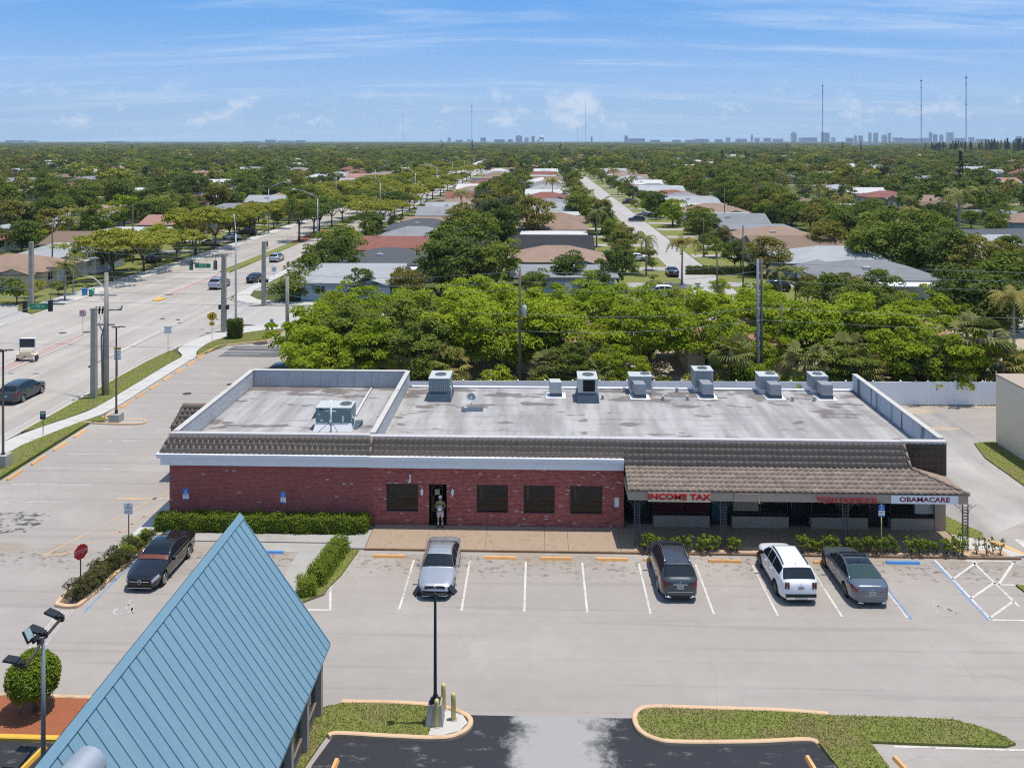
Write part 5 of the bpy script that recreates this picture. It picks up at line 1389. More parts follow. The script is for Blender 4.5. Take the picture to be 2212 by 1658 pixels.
arm = [(0.16, -1.35, 4.52), (0.0, 0, 4.72), (-0.05, 1.4, 4.78)]
b = MB(); b.tube(arm, 0.055, 8); b.build('crossbar', A['bronze'], FP)
for k, (y, tl_, rz_, gl) in enumerate(((1.25, -16, 8, 0), (0.15, -16, 6, 0), (-0.25, -60, 12, 1), (-1.25, -8, 0, 0))):
 b = MB(); z = 4.88 if k != 3 else 4.62
 box_light(b, (-0.38, y, z + 0.1), (0.46, 0.34, 0.07), 'Y', R(-tl_), R(-rz_)); box_light(b, (-0.14, y, z - 0.02), (0.2, 0.24, 0.14), 'Y', R(-tl_), R(-rz_)); b.box(-0.06, y - 0.06, z - 0.2, 0.06, y + 0.06, z)
 fl = b.build('flood_light', A['black'], FP)
 if gl:
  b = MB(); box_light(b, (-0.36, y - 0.02, z + 0.16), (0.38, 0.26, 0.012), 'Y', R(-tl_), R(-rz_)); b.build('lens', plain('pale_lens', (0.28, 0.38, 0.38), 0.1, 0.1, 3.0), fl)
for (x, y, lab, hh) in ((-33.85, 69.4, 'bronze lamp post on the small island of the side lot', 7.55), (-37.0, 59.6, 'bronze lamp post on a concrete block at the edge of the picture', 8.0)):
 L2 = thing('lamp_post', lab, 'lamp post', (x, y, 0.1), 0, 'bronze lamp posts of the side lot')
 b = MB(); b.box(-0.42, -0.42, 0, 0.42, 0.42, 0.62 if hh < 7.8 else 0.8); b.build('pedestal', A['conc2'], L2)
 b = MB(); b.tube([(0, 0, 0.62), (0, 0, 0.9), (0, 0, 0.95), (0, 0, hh)], [0.13, 0.13, 0.085, 0.06], 8); b.build('pole', A['bronze'], L2)
 for s_ in (-1, 1):
  b = MB(); b.add([(0.05 * s_, -0.16, hh), (0.32 * s_, -0.2, hh + 0.03), (0.75 * s_ if s_ > 0 else -0.38, -0.16, hh - 0.02), (0.05 * s_, 0.16, hh), (0.32 * s_, 0.2, hh + 0.03), (0.75 * s_ if s_ > 0 else -0.38, 0.16, hh - 0.02)], [(0, 1, 4, 3), (1, 2, 5, 4), (0, 2, 1), (3, 4, 5), (2, 0, 3, 5)] if s_ > 0 else [(3, 4, 1, 0), (4, 5, 2, 1), (1, 2, 0), (5, 4, 3), (5, 3, 0, 2)]); b.box(0.0 if s_ > 0 else -0.3, -0.1, hh - 0.06, 0.3 if s_ > 0 else 0.0, 0.1, hh - 0.01); b.build('lamp_head', A['bronze'], L2)

# ---------------------------------------------------------------- signs
def sign(label, x, y, z0, ztop, plates, post=A['gsteel'], rz=0.0, name='road_sign', cat='sign', group=None, pr=0.03):
 """plates: (kind, width, height, z of centre, face material, texts)"""
 s_ = thing(name, label, cat, (x, y, z0), rz, group)
 b = MB(); b.tube([(0, 0, 0), (0, 0, ztop)], pr, 8); b.build('post', post, s_)
 for (kd, w_, h_, zc, m_, tx) in plates:
  b = MB(); yy = -pr - 0.012
  if kd == 'oct':
   r_ = w_ / 2 / math.cos(R(22.5)); pts = [(r_ * math.cos(R(22.5 + 45 * k)), r_ * math.sin(R(22.5 + 45 * k))) for k in range(8)]
  elif kd == 'dia':
   pts = [(0, -h_ / 2), (w_ / 2, -h_ / 8), (w_ / 2, h_ / 4), (0, h_ / 2), (-w_ / 2, h_ / 4), (-w_ / 2, -h_ / 8)]
  else:
   pts = [(-w_ / 2, -h_ / 2), (w_ / 2, -h_ / 2), (w_ / 2, h_ / 2), (-w_ / 2, h_ / 2)]
  n = len(pts)
  b.add([(p[0], yy, zc + p[1]) for p in pts] + [(p[0], yy + 0.008, zc + p[1]) for p in pts], [tuple(range(n)), tuple(range(2 * n - 1, n - 1, -1))] + [(i, n + i, n + (i + 1) % n, (i + 1) % n) for i in range(n)])
  po = b.build('sign_plate', m_, s_)
  for q in tx:
   if q[0] == 'text':
    me = text_mesh(q[1], q[2], 0.002, q[4])
    o = obj('lettering', me, po); o.matrix_local = Matrix.Translation((0, yy - 0.005, zc + q[3])) @ Matrix.Rotation(R(90), 4, 'X')
   elif q[0] == 'chair':
    c = MB(); wheelchair(c, 0.0, yy - 0.006, q[1], zc + q[2], 0, True); c.build('wheelchair_mark', q[3], po)
   elif q[0] == 'bar':
    c = MB(); c.box(q[1], yy - 0.007, zc + q[2], q[3], yy - 0.001, zc + q[4]); c.build('print_line', q[5], po)
   elif q[0] == 'ring':
    c = MB(); c.tube([(q[1] * math.cos(a), yy - 0.004, zc + q[1] * math.sin(a)) for a in [2 * math.pi * k / 18 for k in range(19)]], q[2], 4, cap=False); c.build('ring_mark', q[3], po)
   elif q[0] == 'slash':
    c = MB(); c.tube([(-q[1] * 0.7, yy - 0.004, zc + q[1] * 0.7), (q[1] * 0.7, yy - 0.004, zc - q[1] * 0.7)], q[2], 4); c.build('slash_mark', q[3], po)
 return s_
W_, BL_, K_ = A['white'], A['blue_sign'], A['grey_print']
def hc(label, x, y, zb, zt, rz, post):
 h_ = 0.50
 return sign(label, x, y, zb, zt, [('sq', 0.34, 0.30, zt - 0.16, BL_, [('chair', 0.22, 0.0, W_)]), ('sq', 0.34, 0.32, zt - 0.48, W_, [('text', 'PARKING BY', 0.05, 0.10, K_), ('text', 'DISABLED PERMIT', 0.035, 0.03, K_), ('text', 'ONLY', 0.05, -0.05, K_), ('bar', -0.17, -0.16, 0.17, -0.10, BL_)])], post, rz, 'parking_sign', 'parking sign', 'blue disabled parking signs')
hx = Xat(401, 50.2); hc('blue and white disabled parking sign at the hedge end by the black saloon', hx, 50.25, 0.0, Zat(1055, hx, 50.2), R(2), A['bronze'])
hx = Xat(612, 50.2); hc('blue and white disabled parking sign in the middle of the hedge, tilted a little', hx, 50.25, 0.0, Zat(1062, hx, 50.2), R(-14), A['bronze'])
hx = Xat(1904, 48.5); hc('blue and white disabled parking sign on a yellow post before the porch', hx, 48.5, 0.1, Zat(1093, hx, 48.5), R(0), A['yellow'])
hx, hy = -23.1, 48.9
hx = Xat(278, hy); zt = Zat(1087, hx, hy)
sign('white rectangular parking notice at the tip of the shrub island', hx, hy, 0.05, zt, [('sq', 0.52, 0.62, zt - 0.32, W_, [('text', 'PARKING', 0.10, 0.06, K_), ('text', 'FOR', 0.06, -0.03, K_), ('text', 'CUSTOMERS ONLY', 0.045, -0.12, K_), ('bar', -0.06, 0.16, 0.06, 0.24, K_), ('bar', -0.22, -0.24, 0.22, -0.20, K_)])], A['bronze'], R(-4), 'parking_sign', 'parking sign')
hx, hy = G(174, 1256); zt = Zat(1176, hx, hy) - 0.02
sign('faded red octagonal STOP sign seen at an angle beside the shrub island', hx, hy, 0.05, zt, [('oct', 0.74, 0.74, zt - 0.38, A['sign_red'], [('text', 'STOP', 0.27, 0.0, plain('faded_white', (0.45, 0.3, 0.3), 0.7))])], A['bronze'], R(62), 'stop_sign', 'stop sign')
hx, hy = G(93, 941); zt = Zat(890, hx, hy)
sign('small navy sign on a rusty post in the verge', hx, hy, 0.1, zt, [('sq', 0.42, 0.62, zt - 0.33, A['navy'], [('bar', -0.17, 0.14, 0.17, 0.22, W_), ('bar', -0.14, -0.06, 0.10, 0.08, A['green_sign'])])], A['bronze'], R(8))
hx, hy = G(363, 765); zt = Zat(706, hx, hy)
sign('white no-parking style notice at the point of the verge', hx, hy, 0.1, zt, [('sq', 0.75, 0.78, zt - 0.40, W_, [('text', 'RIGHT LANE', 0.13, 0.24, K_), ('text', 'MUST', 0.16, 0.02, K_), ('text', 'TURN RIGHT', 0.12, -0.24, K_)])], A['steel'], R(6))
hx, hy = G(458, 741); zt = Zat(675, hx, hy)
sign('yellow school crossing sign with a small plaque beneath it', hx, hy, 0.1, zt, [('dia', 1.0, 1.05, zt - 0.55, A['sign_yel'], [('bar', -0.22, -0.22, -0.14, 0.2, A['black']), ('bar', 0.02, -0.26, 0.12, 0.24, A['black']), ('bar', -0.1, -0.02, 0.02, 0.06, A['black'])]), ('sq', 0.55, 0.40, zt - 1.32, A['sign_yel'], [('bar', -0.15, -0.03, 0.15, 0.03, A['black'])])], A['steel'], R(14))
hx, hy = G(587, 722); zt = Zat(690, hx, hy)
sign('small pale sign by the lot exit to the side street', hx, hy, 0.1, zt, [('sq', 0.45, 0.6, zt - 0.32, W_, [('bar', -0.12, -0.2, 0.12, 0.2, A['blue_sign'])])], A['bronze'], R(0))
hx, hy = G(179, 727); zt = Zat(670, hx, hy)
sign('white no-U-turn sign on the pink paved median', hx, hy, 0.09, zt, [('sq', 0.8, 0.8, zt - 0.42, W_, [('ring', 0.30, 0.045, A['sign_red']), ('slash', 0.28, 0.035, A['sign_red']), ('bar', -0.13, -0.18, -0.06, 0.14, A['black']), ('bar', -0.06, 0.08, 0.12, 0.14, A['black']), ('bar', 0.06, -0.06, 0.12, 0.08, A['black'])])], A['steel'], R(4))
hx = Xat(254, 82.5); zt = Zat(752, hx, 82.5)
sign('white SPEED LIMIT sign with a yellow SCHOOL strip, seen behind the bronze lamp post', hx, 82.5, 0.1, zt, [('sq', 0.66, 0.2, zt - 0.12, A['sign_yel'], [('text', 'SCHOOL', 0.13, 0.0, A['black'])]), ('sq', 0.66, 0.95, zt - 0.72, W_, [('text', 'SPEED LIMIT', 0.11, 0.28, K_), ('text', '15', 0.42, -0.05, A['black']), ('bar', -0.28, -0.4, 0.28, -0.33, K_)])], A['steel'], R(4))
hx, hy = G(592, 640); zt = Zat(577, hx, hy)
sign('white sign on a thin post before the corner hedge across the side street', hx, hy, 0.1, zt, [('sq', 0.7, 0.75, zt - 0.40, W_, [('bar', -0.2, -0.05, 0.2, 0.05, K_)])], A['steel'], R(0))
hx = Xat(1507, 119.5)
sign('round stop sign turned away at the end of the narrow street', hx, 119.5, 0.0, Zat(612, hx, 119.5), [('oct', 0.8, 0.8, Zat(612, hx, 119.5) - 0.6, A['gsteel'], []), ('sq', 0.8, 0.2, Zat(612, hx, 119.5) - 0.05, A['green_sign'], [])], A['steel'], R(0), 'stop_sign', 'stop sign')

# ---------------------------------------------------------------- poles, street lights, wires
def pole(label, x, y, h, r0, r1, m, name='utility_pole', sq=False, group=None):
 p = thing(name, label, 'utility pole' if name == 'utility_pole' else 'pole', (x, y, 0), 0, group)
 b = MB()
 if sq:
  b.add([(-r0, -r0, 0), (r0, -r0, 0), (r0, r0, 0), (-r0, r0, 0), (-r1, -r1, h), (r1, -r1, h), (r1, r1, h), (-r1, r1, h)], [(0, 1, 5, 4), (1, 2, 6, 5), (2, 3, 7, 6), (3, 0, 4, 7), (4, 5, 6, 7)])
 else:
  b.tube([(0, 0, 0), (0, 0, h * 0.5), (0, 0, h)], [r0, (r0 + r1) / 2, r1], 10)
 b.build('shaft', m, p)
 return p
PA = pole('square concrete signal pole across the main road', -69.1, 117.6, 8.8, 0.28, 0.23, A['polec'], sq=True)
PB = pole('square concrete signal pole at the near corner behind the yellow sign', -37.1, 102.4, 9.2, 0.28, 0.22, A['polec'], sq=True)
PC = pole('square concrete signal pole at the far corner of the side street', -37.7, 119.3, 8.8, 0.28, 0.22, A['polec'], sq=True)
for p, z in ((PB, 3.0), (PC, 3.4)):
 for s_ in (-1, 1):
  b = MB(); b.box(s_ * 0.45 - 0.14, -0.2, z - 0.25, s_ * 0.45 + 0.14, 0.2, z + 0.25); b.box(min(0.2 * s_, 0.32 * s_), -0.03, z - 0.03, max(0.2 * s_, 0.32 * s_), 0.03, z + 0.03); b.build('pedestrian_signal', A['black'], p)
PD = pole('shorter square concrete pole standing against the wired pole', -38.85, 75.6, 7.95, 0.23, 0.20, A['polec'], sq=True)
PE = pole('tall round pole with crossarms and switches beside the short square one', -38.25, 76.6, 10.9, 0.24, 0.16, A['polec'])
for z, w_ in ((8.9, 1.0), (7.6, 1.5), (6.3, 0.8)):
 b = MB(); b.box(-w_, -0.05, z - 0.05, w_ * 0.9, 0.05, z + 0.05); b.build('crossarm', A['gsteel'], PE)
for k in range(3):
 b = MB(); x = -0.9 + k * 0.3; b.tube([(x, -0.1, 7.3), (x + 0.05, -0.1, 7.9)], [0.09, 0.07], 8); b.tube([(x, -0.1, 7.3), (x + 0.15, -0.12, 6.9), (x + 0.02, -0.1, 6.4), (x + 0.2, -0.1, 6.2)], 0.02, 5); b.build('switch', A['black'], PE)
b = MB(); b.tube([(1.0, 0, 7.6), (1.35, 0, 7.7), (1.4, 0, 8.0)], 0.08, 6); b.build('switch', A['gsteel'], PE)
b = MB(); b.tube([(-0.26, -0.05, 0.1), (-0.26, -0.05, 5.6), (-0.6, -0.05, 6.2)], 0.05, 6); b.tube([(-0.4, 0.1, 0.1), (-0.5, 0.1, 5.2), (-0.2, 0.1, 6.2)], 0.07, 6); b.build('conduit', A['gsteel'], PE)
for z in (9.4, 8.3):
 b = MB(); b.tube([(-0.1, 0, z), (-0.9, 0.3, z + 0.7), (-1.6, 0.6, z + 1.0), (-2.1, 0.7, z + 1.05)], 0.03, 6); b.build('lamp_arm', A['white'], PE)
PF = pole('pale concrete pole with a pointed top beside the corner tree', -27.15, 94.0, 8.0, 0.22, 0.17, A['polec'])
b = MB(); b.tube([(0, 0, 8.0), (0, 0, 8.3)], [0.17, 0.02], 10); b.build('cap', A['polec'], PF)
YP = 78.0
PG = pole('wooden utility pole with a grey transformer among the bright trees', Xat(1123, YP), YP, Zat(583, 0, YP), 0.15, 0.105, A['wood'])
b = MB(); b.tube([(0.42, -0.05, 7.0), (0.42, -0.05, 7.9), (0.42, -0.05, 8.0)], [0.2, 0.2, 0.1], 12); b.tube([(0.42, -0.05, 8.0), (0.42, -0.05, 8.25)], 0.05, 6); b.box(0.12, -0.1, 7.4, 0.3, 0.0, 7.7); b.build('transformer', A['aclight'], PG)
PH = pole('tall dark utility pole rising behind the roof, thicker one of a close pair', Xat(1637, YP), YP, Zat(560, 22, YP), 0.155, 0.12, A['gsteel'], group='twin utility poles')
PI_ = pole('tall wooden utility pole rising behind the roof, lighter one of a close pair', Xat(1645, YP) + 0.12, YP + 0.45, Zat(562, 22, YP), 0.14, 0.105, A['wood'], group='twin utility poles')
for k in range(5):
 b = MB(); b.tube([(0, 0, 4.5 + 1.1 * k), (0, 0, 4.6 + 1.1 * k)], 0.165, 10); b.build('band', A['steel'], PH)
pole('bare short wooden pole between the bright trees', Xat(1687, 84), 84, Zat(655, 22, 84), 0.14, 0.11, A['wood'])
pole('thin dark pole in the trees behind the divider parapet', Xat(833, 84), 84, Zat(700, -12, 84), 0.08, 0.07, A['wood'])
for i, (px, Y, pt, lab) in enumerate(((1549, 122, 540, 'thin grey pole at the corner of the narrow street'), (1605, 128, 487, 'tall wooden pole behind the street corner lawn'), (1520, 172, 470, 'wooden pole in a front yard along the narrow street, nearest one'), (1600, 155, 520, 'slim pole in the yards before the round olive tree'),
                                     (1565, 235, 405, 'wooden pole along the narrow street beyond the round tree'), (287, 160, 440, 'wooden pole in the yards across the main road'), (113, 140, 470, 'wooden pole behind the grey roof across the main road'))):
 x = Xat(px, Y); pole(lab, x, Y, Zat(pt, x, Y), 0.13, 0.09, A['wood'], group='slim poles in the yards')
# street lights of the main road
SL = thing('street_light', 'tall aluminium street light by the near corner of the side street', 'street light', (-38.3, 109.9, 0), 0, 'aluminium street lights of the main road')
b = MB(); b.tube([(0, 0, 0), (0, 0, 5), (0, 0, 10.8)], [0.15, 0.12, 0.09], 10); b.build('mast', A['steel'], SL)
b = MB(); b.tube([(0, 0, 10.6), (-0.8, 0, 11.4), (-2.6, 0, 12.3), (-4.6, 0, 12.7)], [0.07, 0.06, 0.05, 0.05], 8); b.tube([(0, 0, 11.0), (-1.0, 0, 11.75), (-2.6, 0, 12.32)], 0.04, 6); b.build('arm', A['steel'], SL)
b = MB(); b.tube([(-4.5, 0, 12.7), (-4.9, 0, 12.72), (-5.5, 0, 12.68)], [0.08, 0.17, 0.10], 8); b.build('lamp_head', A['aclight'], SL)
SL.rotation_euler[2] = R(-68)
for i, y in enumerate((177, 247, 318, 385, 455, 525, 600)):
 o = dup(SL, (-44.9, y, 0), 0, 'street light leaning over the main road, %s beyond the side street' % ORD[i])
for i, y in enumerate((212, 283, 352, 420)):
 dup(SL, (-65.8, y, 0), R(180), 'street light on the opposite side of the main road, %s one seen' % ORD[i])
# span wires with signals and street name plates
def wire(name, label, pts, sag=0.3, r_=0.016, m=None, group=None):
 b = MB()
 path = []
 for i in range(len(pts) - 1):
  a, c_ = Vector(pts[i]), Vector(pts[i + 1])
  for k in range(10):
   u = k / 10; p = a.lerp(c_, u); p.z -= sag * 4 * u * (1 - u); path.append(p)
 path.append(Vector(pts[-1]))
 b.tube(path, r_, 4, cap=False)
 o = b.build(name, m or A['gsteel']); tag(o, label, 'wire', group)
 return o
def signal(x, y, z, rz, label, lit=None):
 s_ = thing('traffic_signal', label, 'traffic light', (x, y, z), rz, 'span wire traffic signals')
 b = MB(); b.box(-0.18, -0.12, -1.1, 0.18, 0.12, 0.0); b.build('housing', A['black'], s_)
 b = MB(); b.tube([(0, 0, 0), (0, 0, 0.7)], 0.025, 6); b.build('hanger', A['black'], s_)
 for k, c_ in enumerate(((0.10, 0.01, 0.01), (0.12, 0.07, 0.01), (0.01, 0.10, 0.07))):
  b = MB(); b.disc((0, -0.125, -0.2 - 0.35 * k), 0.13, 12, normal='Y'); nm = 'signal_lens_%d' % k
  m_ = MATS.get(nm) or plain(nm, (0.03, 0.55, 0.35) if k == 2 and lit else (0.32, 0.32, 0.32), 0.3)
  b.build('lens', m_, s_)
  b = MB(); b.tube([(0.15 * math.cos(a), -0.2, -0.2 - 0.35 * k + 0.15 * math.sin(a)) for a in [R(-10 + 20 * q) for q in range(11)]], 0.02, 4); b.build('visor', A['black'], s_)
 return s_
wire('span_wire', 'span wire from the near corner pole across the main road', [(-37.1, 102.4, 8.9), (-69.1, 117.6, 8.5)], 0.5)
wire('span_wire', 'span wire between the far corner pole and the pole across the road', [(-37.7, 119.3, 8.5), (-69.1, 117.6, 8.4)], 0.6)
wire('span_wire', 'span wire over the side street between its two corner poles', [(-37.1, 102.4, 8.6), (-37.7, 119.3, 8.5)], 0.3)
for (px, py, Y, lab) in ((437, 594, 112, 'traffic signal over the main road with its green lens lit'), (535, 592, 112, 'traffic signal over the main road beside the corner pole')):
 pass
sgs = [(413, 564, 107.5, 'traffic signal left of the hanging green street name plate'), (465, 563, 104.4, 'traffic signal between the street name plate and the corner pole'), (109, 648, 84.0, 'signal seen from behind beside the concrete pole across the road'), (54, 650, 84.0, 'signal seen from behind with the back plate, before the bushes'), (42, 606, 119, 'far signal before the tan wall across the road'), (4, 614, 119, 'signal cut by the picture edge')]
for i, (px, py, Y, lab) in enumerate(sgs):
 x = Xat(px, Y); signal(x, Y, Zat(py, x, Y), R(0 if i in (0, 1) else 180 if i in (2, 3) else 40), lab, i == 0)
def nameplate(px, py, Y, txt, label, w_=1.8):
 x = Xat(px, Y); z = Zat(py, x, Y)
 s_ = thing('street_name_sign', label, 'street sign', (x, Y, z), R(4), 'hanging green street name signs')
 b = MB(); b.box(-w_ / 2, -0.012, -0.26, w_ / 2, 0.012, 0.26); b.build('sign_plate', A['green_sign'], s_)
 b = MB(); b.tube([(-0.5, 0, 0.26), (-0.5, 0, 0.8)], 0.02, 5); b.tube([(0.5, 0, 0.26), (0.5, 0, 0.8)], 0.02, 5); b.build('hanger', A['black'], s_)
 me = text_mesh(txt, 0.34, 0.002, A['white']); o = obj('lettering', me, s_); o.matrix_local = Matrix.Translation((0, -0.016, 0)) @ Matrix.Rotation(R(90), 4, 'X')
nameplate(438, 574, 106, 'Taft St', 'green street name plate hanging between two signals', 1.9)
nameplate(86, 662, 84, 'Taft St', 'green street name plate before the concrete pole across the road', 1.9)
nameplate(19, 618, 119, 'Taft St', 'small green street name plate before the tan house', 1.4)
wire('span_wire', 'signal wire crossing before the bushes across the road', [(-60, 84, Zat(640, -40, 84)), (-38.25, 76.6, 9.0)], 0.2)
TOPZ = Zat(583, 0, YP)
yl = [(-27.15, 94.0), (Xat(1123, YP), YP), (Xat(1641, YP), YP), (62, 80)]
for k, (dz1, dz2, lab) in enumerate(((0.0, 0.1, 'top power line above the bright trees'), (-0.9, -0.7, 'second power line above the bright trees'), (-1.6, -1.5, 'third power line above the bright trees'), (-3.75, -3.9, 'upper cable across the middle of the bright trees'), (-5.3, -5.0, 'lower cable across the bright trees'))):
 wire('overhead_wire', lab, [(-90, 99, 8.9 + dz1 * 0.6 + (0.5 if k < 3 else 0.4)), (-27.15, 94.0, 8.25 + dz1 * 0.75 + (0 if k < 3 else 0.5)), (yl[1][0], YP, TOPZ - 0.1 + dz1), (yl[2][0], YP, TOPZ + 0.7 + dz2), (75, 79, TOPZ - 0.2 + dz2)], 0.55, 0.015, group='power lines behind the plaza')
for (a, c_, lab) in (((Xat(1637, YP), YP, 11.6), (Xat(1605, 128), 128, 9.3), 'service wire from the twin poles to the street corner pole'), ((Xat(1637, YP), YP, 11.9), (Xat(1549, 122), 122, 5.2), 'low service wire from the twin poles to the thin corner pole'), ((Xat(1605, 128), 128, 9.5), (Xat(1520, 172), 172, 9.0), 'slack wire between two wooden poles of the narrow street')):
 wire('overhead_wire', lab, [a, c_], 1.2, 0.014, group='power lines behind the plaza')
wire('overhead_wire', 'line running along the main road above the verge', [(-38.25, 76.6, 10.4), (-37.8, 20, 10.5)], 0.6, 0.015, group='power lines behind the plaza')
wire('overhead_wire', 'line from the wired pole across the main road', [(-38.25, 76.6, 8.9), (-72, 92, 9.4)], 0.5, 0.015, group='power lines behind the plaza')

# solar message trailer on the median
TR = thing('solar_trailer', 'white trailer with an upright dark solar panel parked on the pink median', 'trailer', (-52.35, 88.4, 0.09), R(4))
b = MB(); b.box(-0.85, -0.5, 0.35, 0.85, 0.5, 0.75); b.box(-0.6, -0.45, 0.751, 0.6, 0.4, 0.98); b.build('body', A['cream'], TR)
for s_ in (-1, 1):
 b = MB(); b.tube([(s_ * 0.86, 0, 0.28), (s_ * 1.02, 0, 0.28)], 0.28, 14); wo = b.build('wheel', A['black'], TR)
 b = MB(); b.box(s_ * 0.78 - 0.18, -0.4, 0.58, s_ * 0.78 + 0.18, 0.4, 0.64) ; b.build('mudguard', A['white'], TR)
 b = MB(); b.box(s_ * 0.78 - 0.04, -0.04, 0.76, s_ * 0.78 + 0.04, 0.04, 2.3); b.build('upright', A['white'], TR)
 b = MB(); b.tube([(s_ * 0.98, -0.62, 0), (s_ * 0.9, -0.5, 0.5)], 0.03, 6); b.build('jack', A['white'], TR)
b = MB(); b.box(-0.74, -0.07, 1.35, 0.74, -0.02, 2.2); b.build('solar_panel', plain('dark_panel', (0.03, 0.04, 0.055), 0.2), TR)
b = MB(); b.box(-0.8, -0.06, 2.21, 0.8, 0.3, 2.28); b.build('top_rail', A['white'], TR)
b = MB(); b.tube([(0, -0.5, 0.5), (0, -1.3, 0.42)], 0.05, 6); b.build('drawbar', A['black'], TR)
# ---------------------------------------------------------------- plants
rs = np.random.RandomState(11)
rng = random.Random(21)
LEAF = {
 'bright': leafmat('bright_leaves', (0.178, 0.262, 0.013), (0.415, 0.475, 0.036), 0.36),
 'lime': leafmat('yellow_green_leaves', (0.235, 0.250, 0.026), (0.420, 0.415, 0.070), 0.3),
 'mid': leafmat('mid_green_leaves', (0.100, 0.148, 0.020), (0.285, 0.330, 0.056), 0.32),
 'dark': leafmat('dark_green_leaves', (0.062, 0.102, 0.018), (0.190, 0.240, 0.050), 0.28),
 'olive': leafmat('olive_leaves', (0.135, 0.132, 0.025), (0.330, 0.300, 0.062), 0.3),
 'grey': leafmat('grey_green_leaves', (0.085, 0.100, 0.046), (0.175, 0.195, 0.100), 0.25),
 'hedge': leafmat('hedge_leaves', (0.085, 0.150, 0.012), (0.300, 0.370, 0.038), 0.3),
 'palm': leafmat('palm_fronds', (0.105, 0.125, 0.028), (0.270, 0.270, 0.085), 0.25),
 'palmy': leafmat('yellowing_palm_fronds', (0.170, 0.150, 0.03), (0.340, 0.290, 0.085), 0.25),
 'shrubmix': leafmat('bronze_green_leaves', (0.045, 0.062, 0.018), (0.175, 0.160, 0.055), 0.2),
 'pine': leafmat('dark_pine_needles', (0.030, 0.052, 0.024), (0.065, 0.095, 0.042), 0.15),
}
def quads_mesh(name, Cn, Nn, size, mats, tint, asp=0.62, extra=None):
 """leaves: one bent quad per centre/normal"""
 n = len(Cn)
 Nn = Nn / (np.linalg.norm(Nn, axis=1, keepdims=True) + 1e-9)
 a = rs.normal(size=(n, 3)); u = np.cross(Nn, a); u /= np.linalg.norm(u, axis=1, keepdims=True) + 1e-9
 v = np.cross(Nn, u)
 s = (size * rs.uniform(0.6, 1.3, n))[:, None] / 2
 dip = Nn * s * 0.35
 V = np.stack([Cn - u * s - dip, Cn - v * s * asp, Cn + u * s - dip, Cn + v * s * asp], 1).reshape(-1, 3)
 F = np.arange(4 * n).reshape(-1, 4)
 vl, fl, mi, tv = V.tolist(), F.tolist(), [0] * n, list(tint)
 if extra is not None:
  o = len(vl); vl += [tuple(p) for p in extra.v]; fl += [[i + o for i in f] for f in extra.f]; mi += [1] * len(extra.f); tv += [0.5] * len(extra.f)
 me = bpy.data.meshes.new(name); me.from_pydata(vl, [], fl)
 for m in mats: me.materials.append(m)
 me.polygons.foreach_set('material_index', mi)
 tinted(me, tv)
 return me
def clump_leaves(clumps, per, up=0.5):
 """centres, normals and tints of leaves over ellipsoid clumps (x, y, z, r, rz)"""
 Cs, Ns, T = [], [], []
 for (x, y, z, r_, rz_) in clumps:
  d = rs.normal(size=(per, 3)); d /= np.linalg.norm(d, axis=1, keepdims=True)
  d[:, 2] = np.where(d[:, 2] < -0.35, -d[:, 2], d[:, 2])
  rad = rs.uniform(0.62, 1.08, per)[:, None]
  Cs.append(np.array([x, y, z]) + d * rad * np.array([r_, r_, rz_]))
  Ns.append(d * np.array([0.7, 0.7, 1.0]) + np.array([0, 0, up]) + rs.normal(size=(per, 3)) * 0.45)
  T.append(np.clip(rs.uniform(0.15, 0.85) + rs.normal(size=per) * 0.22, 0, 1))
 return np.concatenate(Cs), np.concatenate(Ns), np.concatenate(T)
def crown_clumps(n, Rr, z0, z1, shape='round', rc=(0.9, 1.5), flat=0.55):
 out = []
 zc, hz = (z0 + z1) / 2, (z1 - z0) / 2
 k = 0
 while len(out) < n and k < 4000:
  k += 1
  p = rs.uniform(-1, 1, 3); q = np.linalg.norm(p)
  if q > 1 or q < (0.45 if shape != 'tier' else 0.3): continue
  if shape == 'umbrella' and p[2] < -0.25: continue
  if shape == 'umbrella': p[2] = p[2] * 0.8
  r_ = rs.uniform(*rc)
  wob = 1 + 0.22 * math.sin(3 * math.atan2(p[1], p[0]) + n)
  x, y, z = p[0] * (Rr - r_ * 0.5) * wob, p[1] * (Rr - r_ * 0.5) * wob, zc + p[2] * max(hz - r_ * flat * 0.6, 0.3)
  if shape == 'tier':
   z = z0 + round((z - z0) / 1.15) * 1.15 + rs.uniform(-0.18, 0.18)
  out.append((x, y, z, r_, r_ * flat))
 return out
def trunk_mb(h, r_, z1, Rr, nl=5, lean=0.0):
 b = MB(); t = [(0, 0, -0.2), (lean * 0.3, 0, h * 0.4), (lean, 0.1, h)]
 b.tube(t, [r_ * 1.25, r_ * 0.9, r_ * 0.7], 7)
 for k in range(nl):
  a = 2 * math.pi * (k + rng.random() * 0.6) / nl; q = Rr * rng.uniform(0.45, 0.75)
  b.tube([(lean, 0.1, h * rng.uniform(0.75, 1.0)), (lean + q * 0.5 * math.cos(a), q * 0.5 * math.sin(a), h + (z1 - h) * 0.3), (lean + q * math.cos(a), q * math.sin(a), h + (z1 - h) * 0.66)], [r_ * 0.6, r_ * 0.4, r_ * 0.15], 5)
 return b
PROTO = {}
def tree_proto(key, n, Rr, z0, z1, shape, per, leaf, mat, th, tr, rc, flat=0.55, up=0.5, asp=0.62):
 """meshes of one tree form: crown and trunk, and both joined for far copies"""
 cl = crown_clumps(n, Rr, z0, z1, shape, rc, flat)
 c_, n_, t_ = clump_leaves(cl, per, up)
 tb = trunk_mb(th, tr, z1, Rr)
 PROTO[key] = (quads_mesh('crown', c_, n_, leaf, [LEAF[mat]], t_, asp), tb.mesh('trunk', A['bark']), None)
